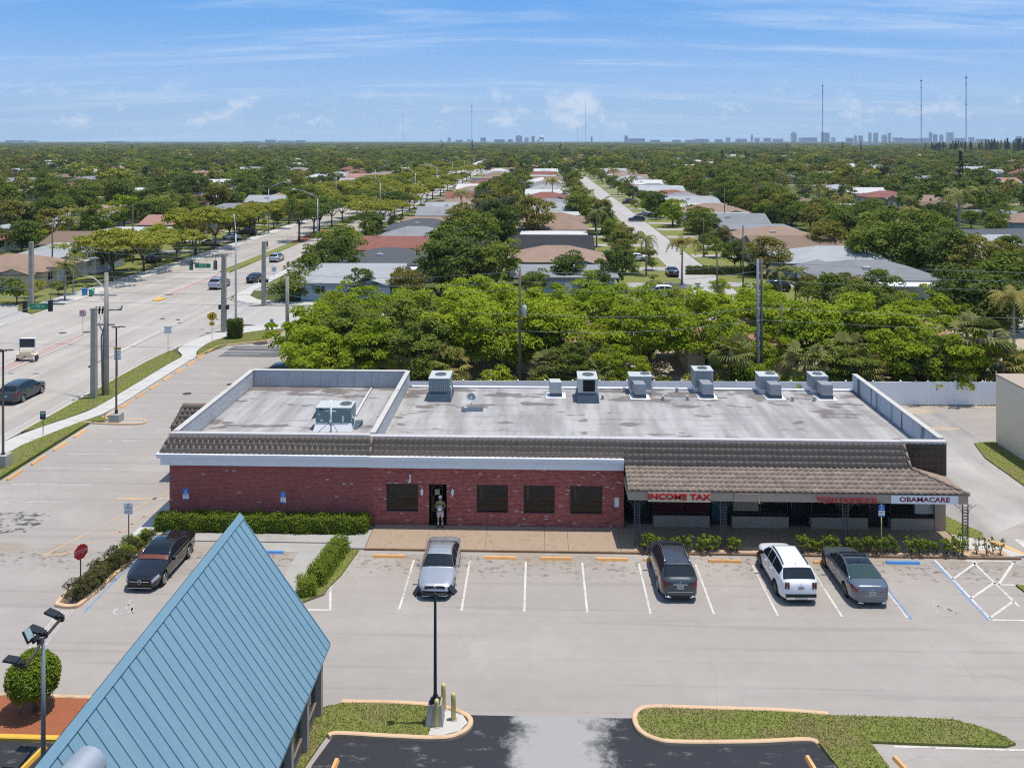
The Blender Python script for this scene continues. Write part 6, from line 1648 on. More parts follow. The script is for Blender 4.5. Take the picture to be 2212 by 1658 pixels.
for k in range(5):
 tree_proto('grove%d' % k, 62, 3.5 + 0.2 * k, 0.9 + 0.3 * (k % 2), 5.9 + 0.4 * (k % 4), 'tier' if k % 2 else 'round', 125, 0.29, 'bright', 1.9, 0.16, (0.55, 1.05), 0.6, 0.65)
for k in range(3):
 tree_proto('street%d' % k, 46, 6.6, 3.6, 8.8, 'umbrella', 80, 0.55, 'lime', 3.2, 0.22, (1.0, 1.7), 0.45, 0.7)
for k in range(6):
 tree_proto('broad%d' % k, 38, 4.6, 1.6, 9.0 + 0.5 * (k % 3), 'round', 75, 0.58, 'mid', 2.4, 0.25, (1.0, 1.9), 0.62)
for k in range(3):
 tree_proto('oak%d' % k, 40, 4.6, 4.2, 9.8, 'round', 80, 0.42, 'grey', 4.2, 0.26, (0.9, 1.5), 0.6)
for k in range(3):
 tree_proto('bush%d' % k, 14, 1.5, 0.35, 2.3, 'round', 55, 0.26, 'mid', 0.5, 0.06, (0.45, 0.8), 0.7)

def frond(b, base, az_, ln, rise, droop, leafw, nl, tv, fan=False):
 """one palm frond: drooping rib with leaflets either side (or a fan)"""
 ca, sa = math.cos(az_), math.sin(az_)
 pts = []
 for k in range(nl + 1):
  u = k / nl; pts.append((ln * u * (1 - 0.18 * u * u), rise * ln * u - droop * ln * u * u * u * 1.0))
 for k in range(nl):
  (r0, z0), (r1, z1) = pts[k], pts[k + 1]
  wl = leafw * math.sin(math.pi * (0.12 + 0.86 * (k + 0.5) / nl)) ** 0.7
  for s_ in (-1, 1):
   p0 = (base[0] + r0 * ca, base[1] + r0 * sa, base[2] + z0); p1 = (base[0] + r1 * ca, base[1] + r1 * sa, base[2] + z1)
   tip = (base[0] + (r1 + 0.35 * wl) * ca - s_ * wl * sa, base[1] + (r1 + 0.35 * wl) * sa + s_ * wl * ca, base[2] + z1 - 0.45 * wl)
   b.add([p0, p1, tip], [(0, 1, 2)]); tv.append(min(1, max(0, 0.5 + rng.gauss(0, 0.25))))
def palm_proto(key, h, nf, ln, mat, r0=0.16, curve=0.4, kind='feather'):
 b = MB(); tv = []
 top = (curve, 0.15, h)
 if kind == 'feather':
  for k in range(nf):
   frond(b, top, 2 * math.pi * (k * 0.382) + rng.uniform(-0.2, 0.2), ln * rng.uniform(0.8, 1.1), rng.uniform(0.0, 0.85), rng.uniform(0.45, 0.95), ln * 0.22, 12, tv)
 else:
  for k in range(nf):
   a = 2 * math.pi * k * 0.382; el_ = rng.uniform(-0.5, 1.1); st = ln * 0.5
   c_ = Vector((top[0] + st * math.cos(a) * math.cos(el_), top[1] + st * math.sin(a) * math.cos(el_), top[2] + st * math.sin(el_)))
   d = Vector((math.cos(a) * math.cos(el_), math.sin(a) * math.cos(el_), math.sin(el_))); s_ = Vector((-math.sin(a), math.cos(a), 0));
   for q in range(11):
    f = -1.25 + 2.5 * q / 10
    dd = (d * math.cos(f) + s_ * math.sin(f)).normalized(); w_ = 0.045
    p = d.cross(s_)
    tip = c_ + dd * ln * 0.55 - Vector((0, 0, 0.16 * ln)) * rng.uniform(0.5, 1.3)
    mid = c_ + dd * ln * 0.33; sd = dd.cross(p).normalized() * w_ * ln * 0.8
    b.add([c_, mid + sd, tip, mid - sd], [(0, 1, 2, 3)]); tv.append(min(1, max(0, 0.5 + rng.gauss(0, 0.25))))
   b.add([Vector(top), Vector(top) + s_ * 0.03, c_], [(0, 1, 2)]); tv.append(0.6)
 cm = b.mesh('fronds', LEAF[mat]); tinted(cm, tv)
 t = MB(); t.tube([(0, 0, -0.2), (curve * 0.15, 0.02, h * 0.35), (curve * 0.55, 0.08, h * 0.7), (curve, 0.15, h)], [r0 * 1.4, r0, r0 * 0.85, r0 * 0.8], 8)
 PROTO[key] = (cm, t.mesh('trunk', A['polec'] if kind == 'feather' else A['bark']), None)
for k in range(3):
 palm_proto('coco%d' % k, 5.2 + 1.3 * k, 20, 2.7, 'palm', 0.13, 0.5 - 0.4 * k)
palm_proto('coconut', 7.0, 22, 3.4, 'palmy', 0.16, 0.3)
palm_proto('royal', 11.0, 22, 3.6, 'palm', 0.26, 0.1)
for k in range(2):
 palm_proto('sabal%d' % k, 2.6 + 0.8 * k, 26, 1.9, 'palm', 0.2, 0.1, 'fan')
palm_proto('sabaly', 2.2, 26, 1.9, 'palmy', 0.2, 0.1, 'fan')

COUNT = {}
def plant(key, x, y, label, cat, name, group, scale=1.0, leaf=None, z=0.0, sz=None, parts=True, part='crown'):
 cr, tr, _ = PROTO[key]
 r_ = thing(name, label, cat, (x, y, z), rng.uniform(0, 6.28), group)
 r_.scale = (scale, scale, sz or scale)
 o = obj('fronds' if part == 'fronds' else 'crown', cr, r_)
 if leaf:
  o.material_slots[0].link = 'OBJECT'; o.material_slots[0].material = LEAF[leaf]
 obj('trunk', tr, r_)
 return r_
def ordlabel(key):
 COUNT[key] = COUNT.get(key, -1) + 1
 return ORD[min(COUNT[key], len(ORD) - 1)]
PTS = []          # places taken: (x, y, r)
# --- the bright grove behind the plaza
rowsg = [('front', 79.4, -22.2, 45, 4.5, 1.0), ('second', 84.6, -23.2, 46, 4.7, 1.06), ('third', 91, -22.5, 47, 5.0, 1.06), ('rear', 98.6, -22.8, 50, 5.4, 1.06)]
gi = 0
for nm, y0, xa, xb, st, sc_ in rowsg:
 x = xa + rng.uniform(0, 1.5)
 while x < xb:
  skip = (nm == 'front' and (rng.random() < 0.12 or -8.5 < x < -4.8 or -1.8 < x < 1.5 or 18.6 < x < 22.5)) or (nm in ('third', 'rear') and 23.4 < x < 29.6) or x > 38 and nm != 'rear' and rng.random() < 0.5
  if not skip:
   s_ = sc_ * rng.uniform(0.80, 1.24) * (0.86 if nm == 'front' else 1.0)
   plant('grove%d' % (gi % 5), x, y0 + rng.uniform(-1.4, 1.4), 'bright green layered tree behind the fence, %s of the %s row from the lot' % (ordlabel('g' + nm), nm), 'tree', 'grove_tree', 'bright green trees behind the plaza', s_, None if rng.random() < 0.85 else 'mid')
   gi += 1
  x += st * rng.uniform(0.8, 1.25)
for (px, py, s_, lab, lf) in ((700, 790, 0.8, 'low bright tree beside the pale concrete pole at the lot exit', None), (1985, 820, 0.9, 'round dark green tree by the fence in front of the beige building side', 'dark')):
 x, y = Xat(px, 79), 79.0
 plant('grove%d' % rng.randrange(5) if lf is None else 'broad2', x, y, lab, 'tree', 'grove_tree' if lf is None else 'broadleaf_tree', 'bright green trees behind the plaza' if lf is None else 'broadleaf trees', s_ * (0.62 if lf else 1), lf)
for (px, Y, key, s_, lab) in ((790, 81, 'sabal1', 0.95, 'tall fan palm behind the divider parapet'), (975, 78.2, 'sabaly', 1.0, 'fan palm beside the first air conditioner, near the blue bin'), (1165, 77.6, 'sabal0', 0.6, 'low fan palm at the fence beside the transformer pole'), (1180, 78.6, 'sabal0', 0.85, 'fan palm just beyond the transformer pole'), (1290, 78, 'sabal0', 0.75, 'fan palm behind the black intake air conditioner'),
                              (1575, 78, 'sabal1', 1.05, 'fan palm left of the twin utility poles'), (1605, 79, 'sabaly', 1.0, 'yellowing fan palm close to the twin utility poles'), (1745, 78, 'sabal0', 1.1, 'fan palm behind the last but one duct'), (1830, 79, 'sabal1', 1.0, 'fan palm behind the far end of the stained parapet'), (1870, 78, 'sabaly', 1.0, 'yellowing fan palm right behind the stained parapet'), (2120, 79, 'sabal1', 1.35, 'large fan palm above the fence near the beige building'), (2165, 78, 'sabaly', 1.15, 'browning fan palm behind the beige building corner')):
 plant(key, Xat(px, Y), Y, lab, 'palm tree', 'fan_palm', 'fan palms along the fence', s_ * 1.12, part='fronds')
for i, px in enumerate(range(905, 2090, 58)):
 if 1120 < px < 1140: continue
 lf = rng.choice(('bright', 'bright', 'mid', 'lime'))
 plant('bush%d' % (i % 3), Xat(px + rng.uniform(-18, 18), 77.6), 77.6 + rng.uniform(-0.5, 0.6), 'leafy %s bush behind the white fence, %s of its colour counting from the divider' % ({'bright': 'yellow-green', 'mid': 'mid green', 'lime': 'pale lime'}[lf], ordlabel('fb' + lf)), 'bush', 'fence_bush', 'bushes behind the white fence', rng.uniform(0.75, 1.25), lf)
# --- houses
HM = {}
def hroof(c, nm):
 if nm not in HM:
  HM[nm] = plain(nm.replace(' ', '_') + '_roofing', c, 0.85, 0.16, 0.7, bstr=0.0, dirt=0.3, rnd=0.1)
 return HM[nm]
ROOF = {'w': ('white', (0.50, 0.50, 0.48)), 'g': ('grey', (0.22, 0.225, 0.235)), 'l': ('pale grey', (0.33, 0.345, 0.35)), 'd': ('dark grey', (0.085, 0.09, 0.10)), 'k': ('black', (0.03, 0.032, 0.036)), 't': ('tan', (0.27, 0.185, 0.135)), 'b': ('brown', (0.20, 0.14, 0.10)), 'r': ('brick red', (0.21, 0.085, 0.065)), 'p': ('pinkish red', (0.33, 0.18, 0.145))}
WALL = [plain('house_wall_%d' % i, c, 0.85, 0.06, 1.5, dirt=0.1) for i, c in enumerate(((0.62, 0.60, 0.56), (0.55, 0.47, 0.34), (0.30, 0.40, 0.48), (0.50, 0.42, 0.36), (0.70, 0.69, 0.66)))]
TEALW = plain('teal_house_wall', (0.05, 0.17, 0.21), 0.8, 0.06, 1.5)
def house_proto(kind, L, D):
 """single-storey house, L along x, D along y; hip, gable or flat roof"""
 r_ = thing('house', 'x', 'house')
 b = MB(); b.box(-L / 2, -D / 2, 0, L / 2, D / 2, 2.75)
 if kind == 'gable':
  b.add([(-L / 2 + 0.002, -D / 2, 2.75), (-L / 2 + 0.002, D / 2, 2.75), (-L / 2 + 0.002, 0, 2.7 + D * 0.13)], [(0, 2, 1)]); b.add([(L / 2 - 0.002, -D / 2, 2.75), (L / 2 - 0.002, D / 2, 2.75), (L / 2 - 0.002, 0, 2.7 + D * 0.13)], [(0, 1, 2)])
 b.build('wall', WALL[0], r_)
 e = 0.7; x, y = L / 2 + e, D / 2 + e; b = MB()
 if kind == 'flat':
  b.box(-x, -y, 2.76, x, y, 2.98)
 else:
  h_ = 2.72 + (D / 2 + e) * 0.27; rx = x - (y * 0.95 if kind == 'hip' else 0.0)
  b.add([(-x, -y, 2.72), (x, -y, 2.72), (x, y, 2.72), (-x, y, 2.72), (-rx, 0, h_), (rx, 0, h_)], [(0, 1, 5, 4), (2, 3, 4, 5), (1, 2, 5), (3, 0, 4), (3, 2, 1, 0)])
  b.box(-x, -y, 2.56, x, y, 2.715)
 b.build('roof', hroof(ROOF['g'][1], 'grey'), r_)
 wm = MB(); wm.box(-0.75, -0.03, 0, 0.75, 0.0, 1.15); wm = wm.mesh('window', A['glass'])
 fm = MB(); fm.box(-0.85, -0.06, -0.1, 0.85, -0.031 + 0.03, 0.0); fm.box(-0.85, -0.06, 1.15, 0.85, 0.0, 1.24); fm.box(-0.03, -0.06, 0.0, 0.03, -0.031, 1.15); fm = fm.mesh('frame', A['white'])
 for (wx, wy, rz_) in ((-L * 0.3, -D / 2 - 0.002, 0), (L * 0.22, -D / 2 - 0.002, 0), (-L / 2 - 0.002, -D * 0.2, -90), (L / 2 + 0.002, D * 0.22, 90), (L / 2 + 0.002, -D * 0.28, 90)):
  w_ = obj('window', wm, r_, loc=(wx, wy, 1.1), rz=R(rz_)); obj('frame', fm, w_)
 b = MB(); b.box(-L * 0.02, -D / 2 - 0.05, 0.05, L * 0.02 + 0.6, -D / 2 - 0.002, 2.15); b.build('door', A['white'], r_)
 b = MB(); b.box(L / 2 + 0.003, -D * 0.1, 0.05, L / 2 + 0.05, D * 0.1 , 2.2); b.build('door', A['white'], r_)
 if kind != 'flat':
  gx, gy = L * 0.26, -D / 2 - 2.4
  b = MB(); b.box(gx - 2.9, gy, 0, gx + 2.9, -D / 2 - 0.001, 2.6); b.add([(gx - 2.9, gy - 0.001, 2.6), (gx + 2.9, gy - 0.001, 2.6), (gx, gy - 0.001, 3.4)], [(0, 1, 2)]); b.build('wing_wall', WALL[0], r_)
  b = MB(); hh = 2.5 + 3.5 * 0.27
  b.add([(gx - 3.5, gy - 0.6, 2.5), (gx + 3.5, gy - 0.6, 2.5), (gx, gy - 0.6, hh), (gx - 3.5, gy + 6, 2.5), (gx + 3.5, gy + 6, 2.5), (gx, gy + 6, hh)], [(1, 4, 5, 2), (3, 0, 2, 5), (0, 3, 4, 1)]); b.build('wing_roof', hroof(ROOF['g'][1], 'grey'), r_)
  b = MB(); b.box(L * 0.05, D * 0.22, 3.0, L * 0.05 + 1.1, D * 0.22 + 0.9, 4.1); b.build('roof_cooler', A['aclight'], r_)
  b = MB(); b.box(-L * 0.36, D / 2 + 0.05, 2.35, L * 0.2, D / 2 + 4.2, 2.5)
  for px in (-L * 0.34, L * 0.18):
   b.box(px - 0.06, D / 2 + 4.0, 0, px + 0.06, D / 2 + 4.1, 2.349)
  b.build('patio_roof', A['white'], r_)
  b = MB(); b.tube([(L * 0.1, D * 0.15, 3.0), (L * 0.1, D * 0.15, 4.3)], 0.09, 6); b.build('vent_pipe', A['steel'], r_)
 return r_
HP = {'h': house_proto('hip', 17, 13.5), 'a': house_proto('gable', 16, 13), 'f': house_proto('flat', 15, 13)}
HOUSES = []
used = set()
def house(x, y, typ, rc, wi, label, rz=0.0, group='houses of the neighbourhood', sc_=1.0, wallm=None):
 p = HP[typ]
 if typ not in used:
  used.add(typ); o = p; o.location = (x, y, 0); o.rotation_euler = (0, 0, rz); o['label'] = label; o['group'] = group
 else:
  o = dup(p, (x, y, 0), rz, label, group)
 o.scale = (sc_, sc_, 1)
 for ch in o.children:
  st = ch.name.split('.')[0]
  if st in ('roof', 'wall', 'wing_roof', 'wing_wall'):
   ch.material_slots[0].link = 'OBJECT'
   ch.material_slots[0].material = hroof(ROOF[rc][1], ROOF[rc][0]) if 'roof' in st else (wallm or WALL[wi])
 HOUSES.append((x, y, max(9.5, 9.0 * sc_)))
 return o
def bpr(root):
 for ch in root.children:
  KIDS.setdefault(root.name, []).append(ch) if False else None
rowsH = [('A', -25.5, 128, 18.5, 'ldrgdtgltbrgtwlrdtgrbtlgwtr', 'ahahhfaahfahhafhahfahhafhaf', 'facing the main road'),
         ('B', 3.2, 133, 17.6, 'gtkwttwlgbrwtlgtdwbtgwrltwg', 'fhafhhfahfhafhahfhafhfahfaf', 'before the narrow street'),
         ('C', 48.5, 134, 17.2, 'glbtggltwlgrtlgtwglltgwtgbl', 'hhahfafhfahhfahfahfhahfahfa', 'past the narrow street'),
         ('D', 83, 150, 21.0, 'tlrgtwbgtlrwgt', 'hahfhahfhahfha', 'past the big trees'),
         ('E', -88, 172, 19.5, 'bwptgrltwbgrtlpwtgblrtwgt', 'afahhfahahfhhahfhaahfhahf', 'across the main road'),
         ('F', -117, 134, 22.0, 'wtrlgtprwtgbltrwgltr', 'hahfhahafhahahfhahfh', 'in the second row across the main road'),
         ('G', 124, 152, 24.0, 'dlrtgbtrwlgtbr', 'ahahfhahahfhah', 'far past the big trees'),
         ('H', -148, 150, 26.0, 'trwlgtprbtwgrt', 'hahfhahahfhaha', 'in the third row across the main road')]
for nm, x0, y0, st, cols_, typs, where in rowsH:
 for i, (rc, tp_) in enumerate(zip(cols_, typs)):
  y = y0 + i * st
  if nm in 'AB' and 462 < y < 488: continue
  if nm == 'G' and i > 10 or nm == 'H' and i > 10: continue
  house(x0 + rng.uniform(-1.2, 1.2), y, tp_, rc, rng.randrange(5), '%s-roofed house %s, %s from the side street' % (ROOF[rc][0], where, ORD[i]), R(rng.choice((0, 180, 0, 180)) + rng.uniform(-1.5, 1.5)), 'houses ' + where, rng.uniform(0.95, 1.06) if nm == 'C' else rng.uniform(0.82, 0.96))
xg, yg = Xat(2130, 184), 186
house(Xat(2165, 176), 182, 'a', 'd', 0, 'teal walled house with a dark roof beyond the big trees at the picture edge', R(8), 'houses far to the side', 1.0, TEALW)
house(-83, 152, 'h', 'l', 4, 'pale grey hip roofed house at the corner across the main road', R(4), 'houses across the main road', 0.9)
house(-82.5, 136.5, 'h', 't', 1, 'tan walled tan roofed house right behind the concrete signal pole', R(2), 'houses across the main road', 0.8)
for i, (x, y) in enumerate(((-16, 88.5), (3, 89.5), (19.5, 89), (37, 90))):
 house(x, y, 'h', 'p', 1, 'pinkish red roofed house glimpsed through the bright trees, %s from the side lot' % ORD[i], R(0), 'houses hidden in the bright trees', 0.62)
SCAT = []
for y in sorted(rng.uniform(330, 1400) for i in range(140)):
 x = rng.uniform(-0.60, 0.55) * y
 if -70 < x < 130 and y < 640: continue
 rc, sd = rng.choice('wwltrgpb'), 'city' if x > 30 else 'main road'
 house(x, y, rng.choice('haf'), rc, rng.randrange(5), '%s roof in far treetops on the %s side, %s of its colour' % (ROOF[rc][0], sd, ordlabel('sc' + rc + sd)), R(rng.uniform(-5, 5)), 'far roofs in the treetops', rng.uniform(0.9, 1.3))
# driveways
b = MB()
for nm, x0, y0, st, cols_, typs, where in rowsH[:5]:
 for i in range(len(cols_)):
  y = y0 + i * st + 5.5
  xa, xb = {'A': (-44.5, -34), 'B': (11.5, 23.2), 'C': (29.9, 40.5), 'D': (92, 100), 'E': (-80, -69.0)}[nm]
  if 462 < y < 488: continue
  b.add([(xa, y - 2.2, -0.02), (xb, y - 2.4, -0.02), (xb, y + 2.3, -0.02), (xa, y + 2.1, -0.02)], [(0, 1, 2, 3)])
b.build('driveways', A['conc2'], kind='structure')
# --- street trees and the trees between the houses
TREES = []        # (x, y, key, scale, leaf, zone phrase)
def free(x, y, r_):
 return all((x - a) ** 2 + (y - c_) ** 2 > (q * 0.62 + r_) ** 2 for a, c_, q in HOUSES if abs(y - c_) < 22)
def tr(kind, x, y, s_, leaf, zone, lab=None):
 TREES.append((y, kind, x, s_, leaf, zone, lab))
for i, y in enumerate((139, 150, 161, 172, 184, 197, 210, 224, 238, 252, 266, 280, 296, 312, 328, 344, 362, 380, 400, 420, 442, 465, 490, 515, 540, 570, 600)):
 tr('street', -67.9 + rng.uniform(-1.2, 0.8), y, rng.uniform(0.68, 1.2), 'lime' if i % 5 != 4 else 'mid', 'along the far pavement of the main road')
for i, y in enumerate((196, 205, 214)):
 tr('oak', -53.9 + (i % 2) * 1.0, y, 0.95, 'dark', 'standing in the red mulched median')
for i, y in enumerate((228, 242, 257, 273, 290, 308, 326, 345, 365, 388, 412, 438, 466, 500, 535, 570, 605)):
 tr('street', -54 + rng.uniform(-0.6, 0.6), y, rng.uniform(0.9, 1.1), 'lime' if i % 3 else 'mid', 'in the grass median')
for i, y in enumerate((206, 217, 228, 240, 253, 266, 280, 294, 309, 325, 342, 360, 380, 400, 422, 445, 470, 500, 535, 575)):
 tr('street', -41.3 + rng.uniform(-0.8, 0.8), y, rng.uniform(0.75, 1.0), 'lime' if i % 4 else 'dark', 'along the near pavement of the main road')
# single trees one can name
for kind, px, Y, s_, leaf, lab in (('broad', 958, 127, 1.10, 'dark', 'large dark green tree behind the bright grove, over a pale roof'), ('broad', 1025, 131, 0.80, 'grey', 'grey-green tree beside the large dark one'), ('broad', 730, 151, 0.98, 'mid', 'tall round green tree at the main road corner, upper of two'), ('broad', 722, 138, 0.86, 'dark', 'round dark tree at the main road corner, lower of two'),
                               ('broad', 1150, 196, 1.12, 'olive', 'big olive brown tree between the two house rows'), ('broad', 1080, 172, 1.0, 'dark', 'dark tree in the back yards just before the big olive one'), ('broad', 1015, 185, 0.95, 'mid', 'mid green tree in the back yards left of the big olive one'), ('broad', 1225, 131, 0.70, 'dark', 'squat dark tree at the end of the grey flat roof'),
                               ('broad', 1335, 133, 0.68, 'dark', 'clipped dark dome of a tree by the narrow street corner'), ('broad', 1300, 214, 0.95, 'dark', 'round dark tree leaning to the narrow street'), ('broad', 1250, 250, 0.95, 'mid', 'round green tree before the narrow street, farther back'), ('broad', 1340, 176, 0.55, 'mid', 'small green tree beside the narrow street drive'),
                               ('broad', 1658, 148, 0.86, 'olive', 'round olive tree in front of the brown roofs past the narrow street'), ('broad', 1512, 198, 0.92, 'mid', 'wide green tree on the far side of the narrow street'), ('broad', 1452, 232, 0.72, 'bright', 'yellow-green ball of a tree by the narrow street'), ('broad', 1415, 262, 0.85, 'dark', 'dark round tree far along the narrow street'),
                               ('broad', 1830, 122, 0.55, 'olive', 'low olive tree in front of the big grey hip roof'), ('broad', 2060, 112, 0.92, 'dark', 'broad dark tree above the bright grove near the coconut palm'), ('broad', 2105, 100, 0.9, 'dark', 'dark tree at the end of the bright grove'), ('broad', 1555, 126, 0.35, 'bright', 'small round clipped tree on the street corner lawn'),
                               ('street', 250, 139, 0.0, 'lime', ''), ('broad', 370, 250, 1.0, 'mid', 'mid green tree in the yards far across the main road'), ('broad', 415, 205, 0.85, 'mid', 'rounded green tree beyond the pale patio roof across the road'), ('broad', 1870, 150, 1.0, 'mid', 'green tree over the patio with the navy parasol'), ('broad', 1960, 146, 1.1, 'mid', 'tall leafy green tree past the navy parasol'),
                               ('broad', 1790, 168, 0.9, 'olive', 'olive tree behind the last brown roofs'), ('broad', 1925, 172, 1.15, 'mid', 'crowded green tree of the big tree belt, next to the royal palm'), ('broad', 1985, 160, 1.0, 'dark', 'dark tree below the royal palm'), ('broad', 2185, 150, 0.9, 'dark', 'dark round tree at the picture edge beside a pale roof'), ('broad', 1830, 190, 1.0, 'mid', 'green tree of the big tree belt before a red flat roof')):
 if s_: tr(kind, Xat(px, Y), Y, s_, leaf, 'x', lab)
for px, Y, s_, leaf, lab in ((2150, 97, 0.95, 'dark', 'tall dark tree behind the large fan palm by the beige building'), (2195, 106, 1.05, 'mid', 'tall mixed green tree at the very end of the bright grove'), (1800, 103, 0.75, 'mid', 'rounder green tree rising out of the rear of the bright grove'), (665, 128, 0.75, 'mid', 'green tree by the corner of the side street and main road'), (880, 121, 0.6, 'olive', 'olive tree in front of the first pale grey roof'), (780, 121, 0.5, 'dark', 'small dark tree in front of the first pale grey roof'), (1150, 121, 0.55, 'mid', 'green tree in front of the grey flat roof'), (1290, 122, 0.5, 'dark', 'small dark tree near the drive of the grey flat roof'), (1900, 121, 0.6, 'mid', 'bushy tree before the far end of the big grey hip roof'), (1745, 123, 0.45, 'olive', 'small olive tree beside the slim palm cluster')):
 tr('broad', Xat(px, Y), Y, s_, leaf, 'x', lab)
zones = [('in the back yards between the first two house rows', -17.5, -6.0, 124, 460, 62, (0.62, 1.05), 'ddmmoog'), ('in front yards before the narrow street', 12.5, 17.5, 150, 460, 24, (0.4, 0.7), 'ddmmob'), ('in front yards past the narrow street', 33, 40, 150, 460, 24, (0.4, 0.8), 'mmodb'),
         ('in the tree belt beyond the street houses', 60, 74, 128, 420, 64, (0.6, 1.1), 'ddmmmoo'), ('in the yards of the farther street', 89, 118, 170, 420, 30, (0.45, 0.9), 'dmmoo'), ('in front yards across the main road', -79, -71, 140, 420, 34, (0.45, 0.85), 'mdobb'), ('in the back yards across the main road', -107, -97, 128, 430, 44, (0.6, 1.05), 'ddmmob'),
         ('deep in the yards across the main road', -175, -126, 170, 430, 84, (0.65, 1.15), 'ddmmmo'), ('in front yards along the near pavement', -40.5, -36.5, 150, 210, 6, (0.4, 0.6), 'mb')]
LN = {'d': 'dark', 'm': 'mid', 'o': 'olive', 'g': 'grey', 'b': 'bright'}
LW = {'dark': 'dark green', 'mid': 'mid green', 'olive': 'olive green', 'grey': 'grey-green', 'bright': 'yellow-green', 'lime': 'yellow-green'}
for zn, xa, xb, ya, yb, n, (s0, s1), cs in zones:
 k = 0; tries = 0
 while k < n and tries < n * 30:
  tries += 1
  y = ya + (yb - ya) * ((k + rng.random()) / n); x = rng.uniform(xa, xb); s_ = rng.uniform(s0, s1)
  if not free(x, y, 2.4 * s_) or any(abs(q[0] - y) < 3.5 * s_ and abs(q[2] - x) < 3.5 * s_ for q in TREES): continue
  tr('broad', x, y, s_, LN[rng.choice(cs)], zn); k += 1
TREES.sort()
FAR = []           # the rest: far instances (x, y, scale, leaf index)
nb = {}
PN = {'broad': ('broadleaf_tree', 6), 'street': ('street_tree', 3), 'oak': ('median_oak', 3)}
for (y, kind, x, s_, leaf, zone, lab) in TREES:
 nm, nk = PN[kind]; nb[nm] = nb.get(nm, 0) + 1
 if nb[nm] > 296:
  FAR.append((x, y, s_, leaf)); continue
 if lab is None:
  lab = '%s %s %s, %s going away' % (LW[leaf], 'spreading tree' if kind == 'street' else 'tree', zone, ordlabel(zone + leaf))
 plant('%s%d' % (kind, rng.randrange(nk)), x, y, lab, 'tree', nm, {'broad': 'broadleaf trees', 'street': 'yellow-green street trees', 'oak': 'oaks on the median'}[kind], s_, leaf, sz=s_ * rng.uniform(0.85, 1.12))
# palms
for key, px, Y, s_, lab, nm in (('coconut', 1473, 139, 0.95, 'yellowing coconut palm at the near end of the narrow street', 'palm_tree'), ('coco1', 1396, 149, 0.95, 'green palm beside the white cars of the narrow street', 'palm_tree'), ('royal', 2070, 165, 1.15, 'tall royal palm rising above the big tree belt', 'palm_tree'), ('coconut', 2190, 90, 0.95, 'coconut palm with brown hanging fronds at the picture edge', 'palm_tree'),
       ('coco1', 140, 122, 0.78, 'palm before the pale grey house across the main road, nearer of two', 'palm_tree'), ('coco2', 158, 127, 0.72, 'slimmer palm before the pale grey house across the main road', 'palm_tree'), ('coconut', 146, 205, 0.85, 'pale yellow palm in the yards across the main road', 'palm_tree'), ('coconut', 178, 212, 0.8, 'second pale yellow palm in the yards across the main road', 'palm_tree'),
       ('coco2', 356, 240, 0.9, 'tall palm between far roofs across the main road', 'palm_tree'), ('coconut', 1968, 205, 0.95, 'yellow-tipped palm of the big tree belt', 'palm_tree'), ('coco2', 1960, 232, 1.0, 'palm standing clear above the roofs past the big tree belt', 'palm_tree'), ('coco0', 1690, 124, 0.85, 'slim palm cluster beside the white patio roof, nearest the street', 'palm_tree'), ('coco0', 1718, 125, 0.8, 'slim palm cluster beside the white patio roof, next to the grey roof', 'palm_tree'),
       ('coco0', 745, 175, 0.9, 'palm in the front yard beside the dark grey roof', 'palm_tree'), ('coco0', 600, 420, 1.0, 'far palm above the street trees', 'palm_tree'), ('coconut', 1130, 235, 0.8, 'yellowish palm between back yards', 'palm_tree'), ('coco2', 1600, 300, 0.95, 'palm before the far street roofs', 'palm_tree'), ('coco1', 530, 300, 1.0, 'palm over far roofs across the main road', 'palm_tree')):
 plant(key, Xat(px, Y), Y, lab, 'palm tree', nm, 'feather palms', s_, part='fronds')
for y in sorted(rng.uniform(180, 470) for k in range(70)):
 x = rng.uniform(-0.6, 0.56) * y
 if not free(x, y, 1) or -68 < x < -36 or 20 < x < 33: continue
 plant(rng.choice(('coco0', 'coco1', 'coco2', 'coconut')), x, y, 'feathery palm among the farther yards on the %s side, %s going away' % (('city', ordlabel('plc')) if x > 30 else ('main road', ordlabel('plm'))), 'palm tree', 'palm_tree', 'feather palms', rng.uniform(0.8, 1.25), part='fronds')
# yard bushes
bz = [('bush before the tan house behind the signal pole', -72.5, 119.9, 1.7, 'mid'), ('bush under the palms of the corner house, yellowish', -73, 124.5, 1.2, 'lime'), ('bush beside the corner house drive', -70.8, 127.5, 0.9, 'mid'), ('rounded bush at the far corner of the side street', -36.0, 121.8, 1.5, 'dark'), ('tall bush behind the far corner signal pole', -35.3, 124.6, 1.9, 'mid'), ('bush beside the far corner hedge', -33, 122.6, 1.7, 'mid')]
for lab, x, y, s_, leaf in bz:
 plant('bush%d' % rng.randrange(3), x, y, lab, 'bush', 'yard_bush', 'bushes in the yards', s_, leaf)
for zn, xa, xb, ya, yb, n in (('in the yards across the main road', -83, -70, 130, 300, 34), ('in front yards before the narrow street', 12, 21.5, 124, 320, 26), ('in front yards past the narrow street', 32, 41, 124, 320, 22), ('in back yards behind the first houses', -19, -5, 122, 260, 22), ('beside the near pavement houses', -41, -34, 140, 260, 12)):
 for k in range(n):
  x, y = rng.uniform(xa, xb), ya + (yb - ya) * (k + rng.random()) / n
  if not free(x, y, 0.6): continue
  lf = rng.choice(('mid', 'mid', 'dark', 'lime', 'olive'))
  plant('bush%d' % rng.randrange(3), x, y, '%s bush %s, %s going away' % (LW[lf], zn, ordlabel('b' + zn + lf)), 'bush', 'yard_bush', 'bushes in the yards', rng.uniform(0.5, 1.15), lf)
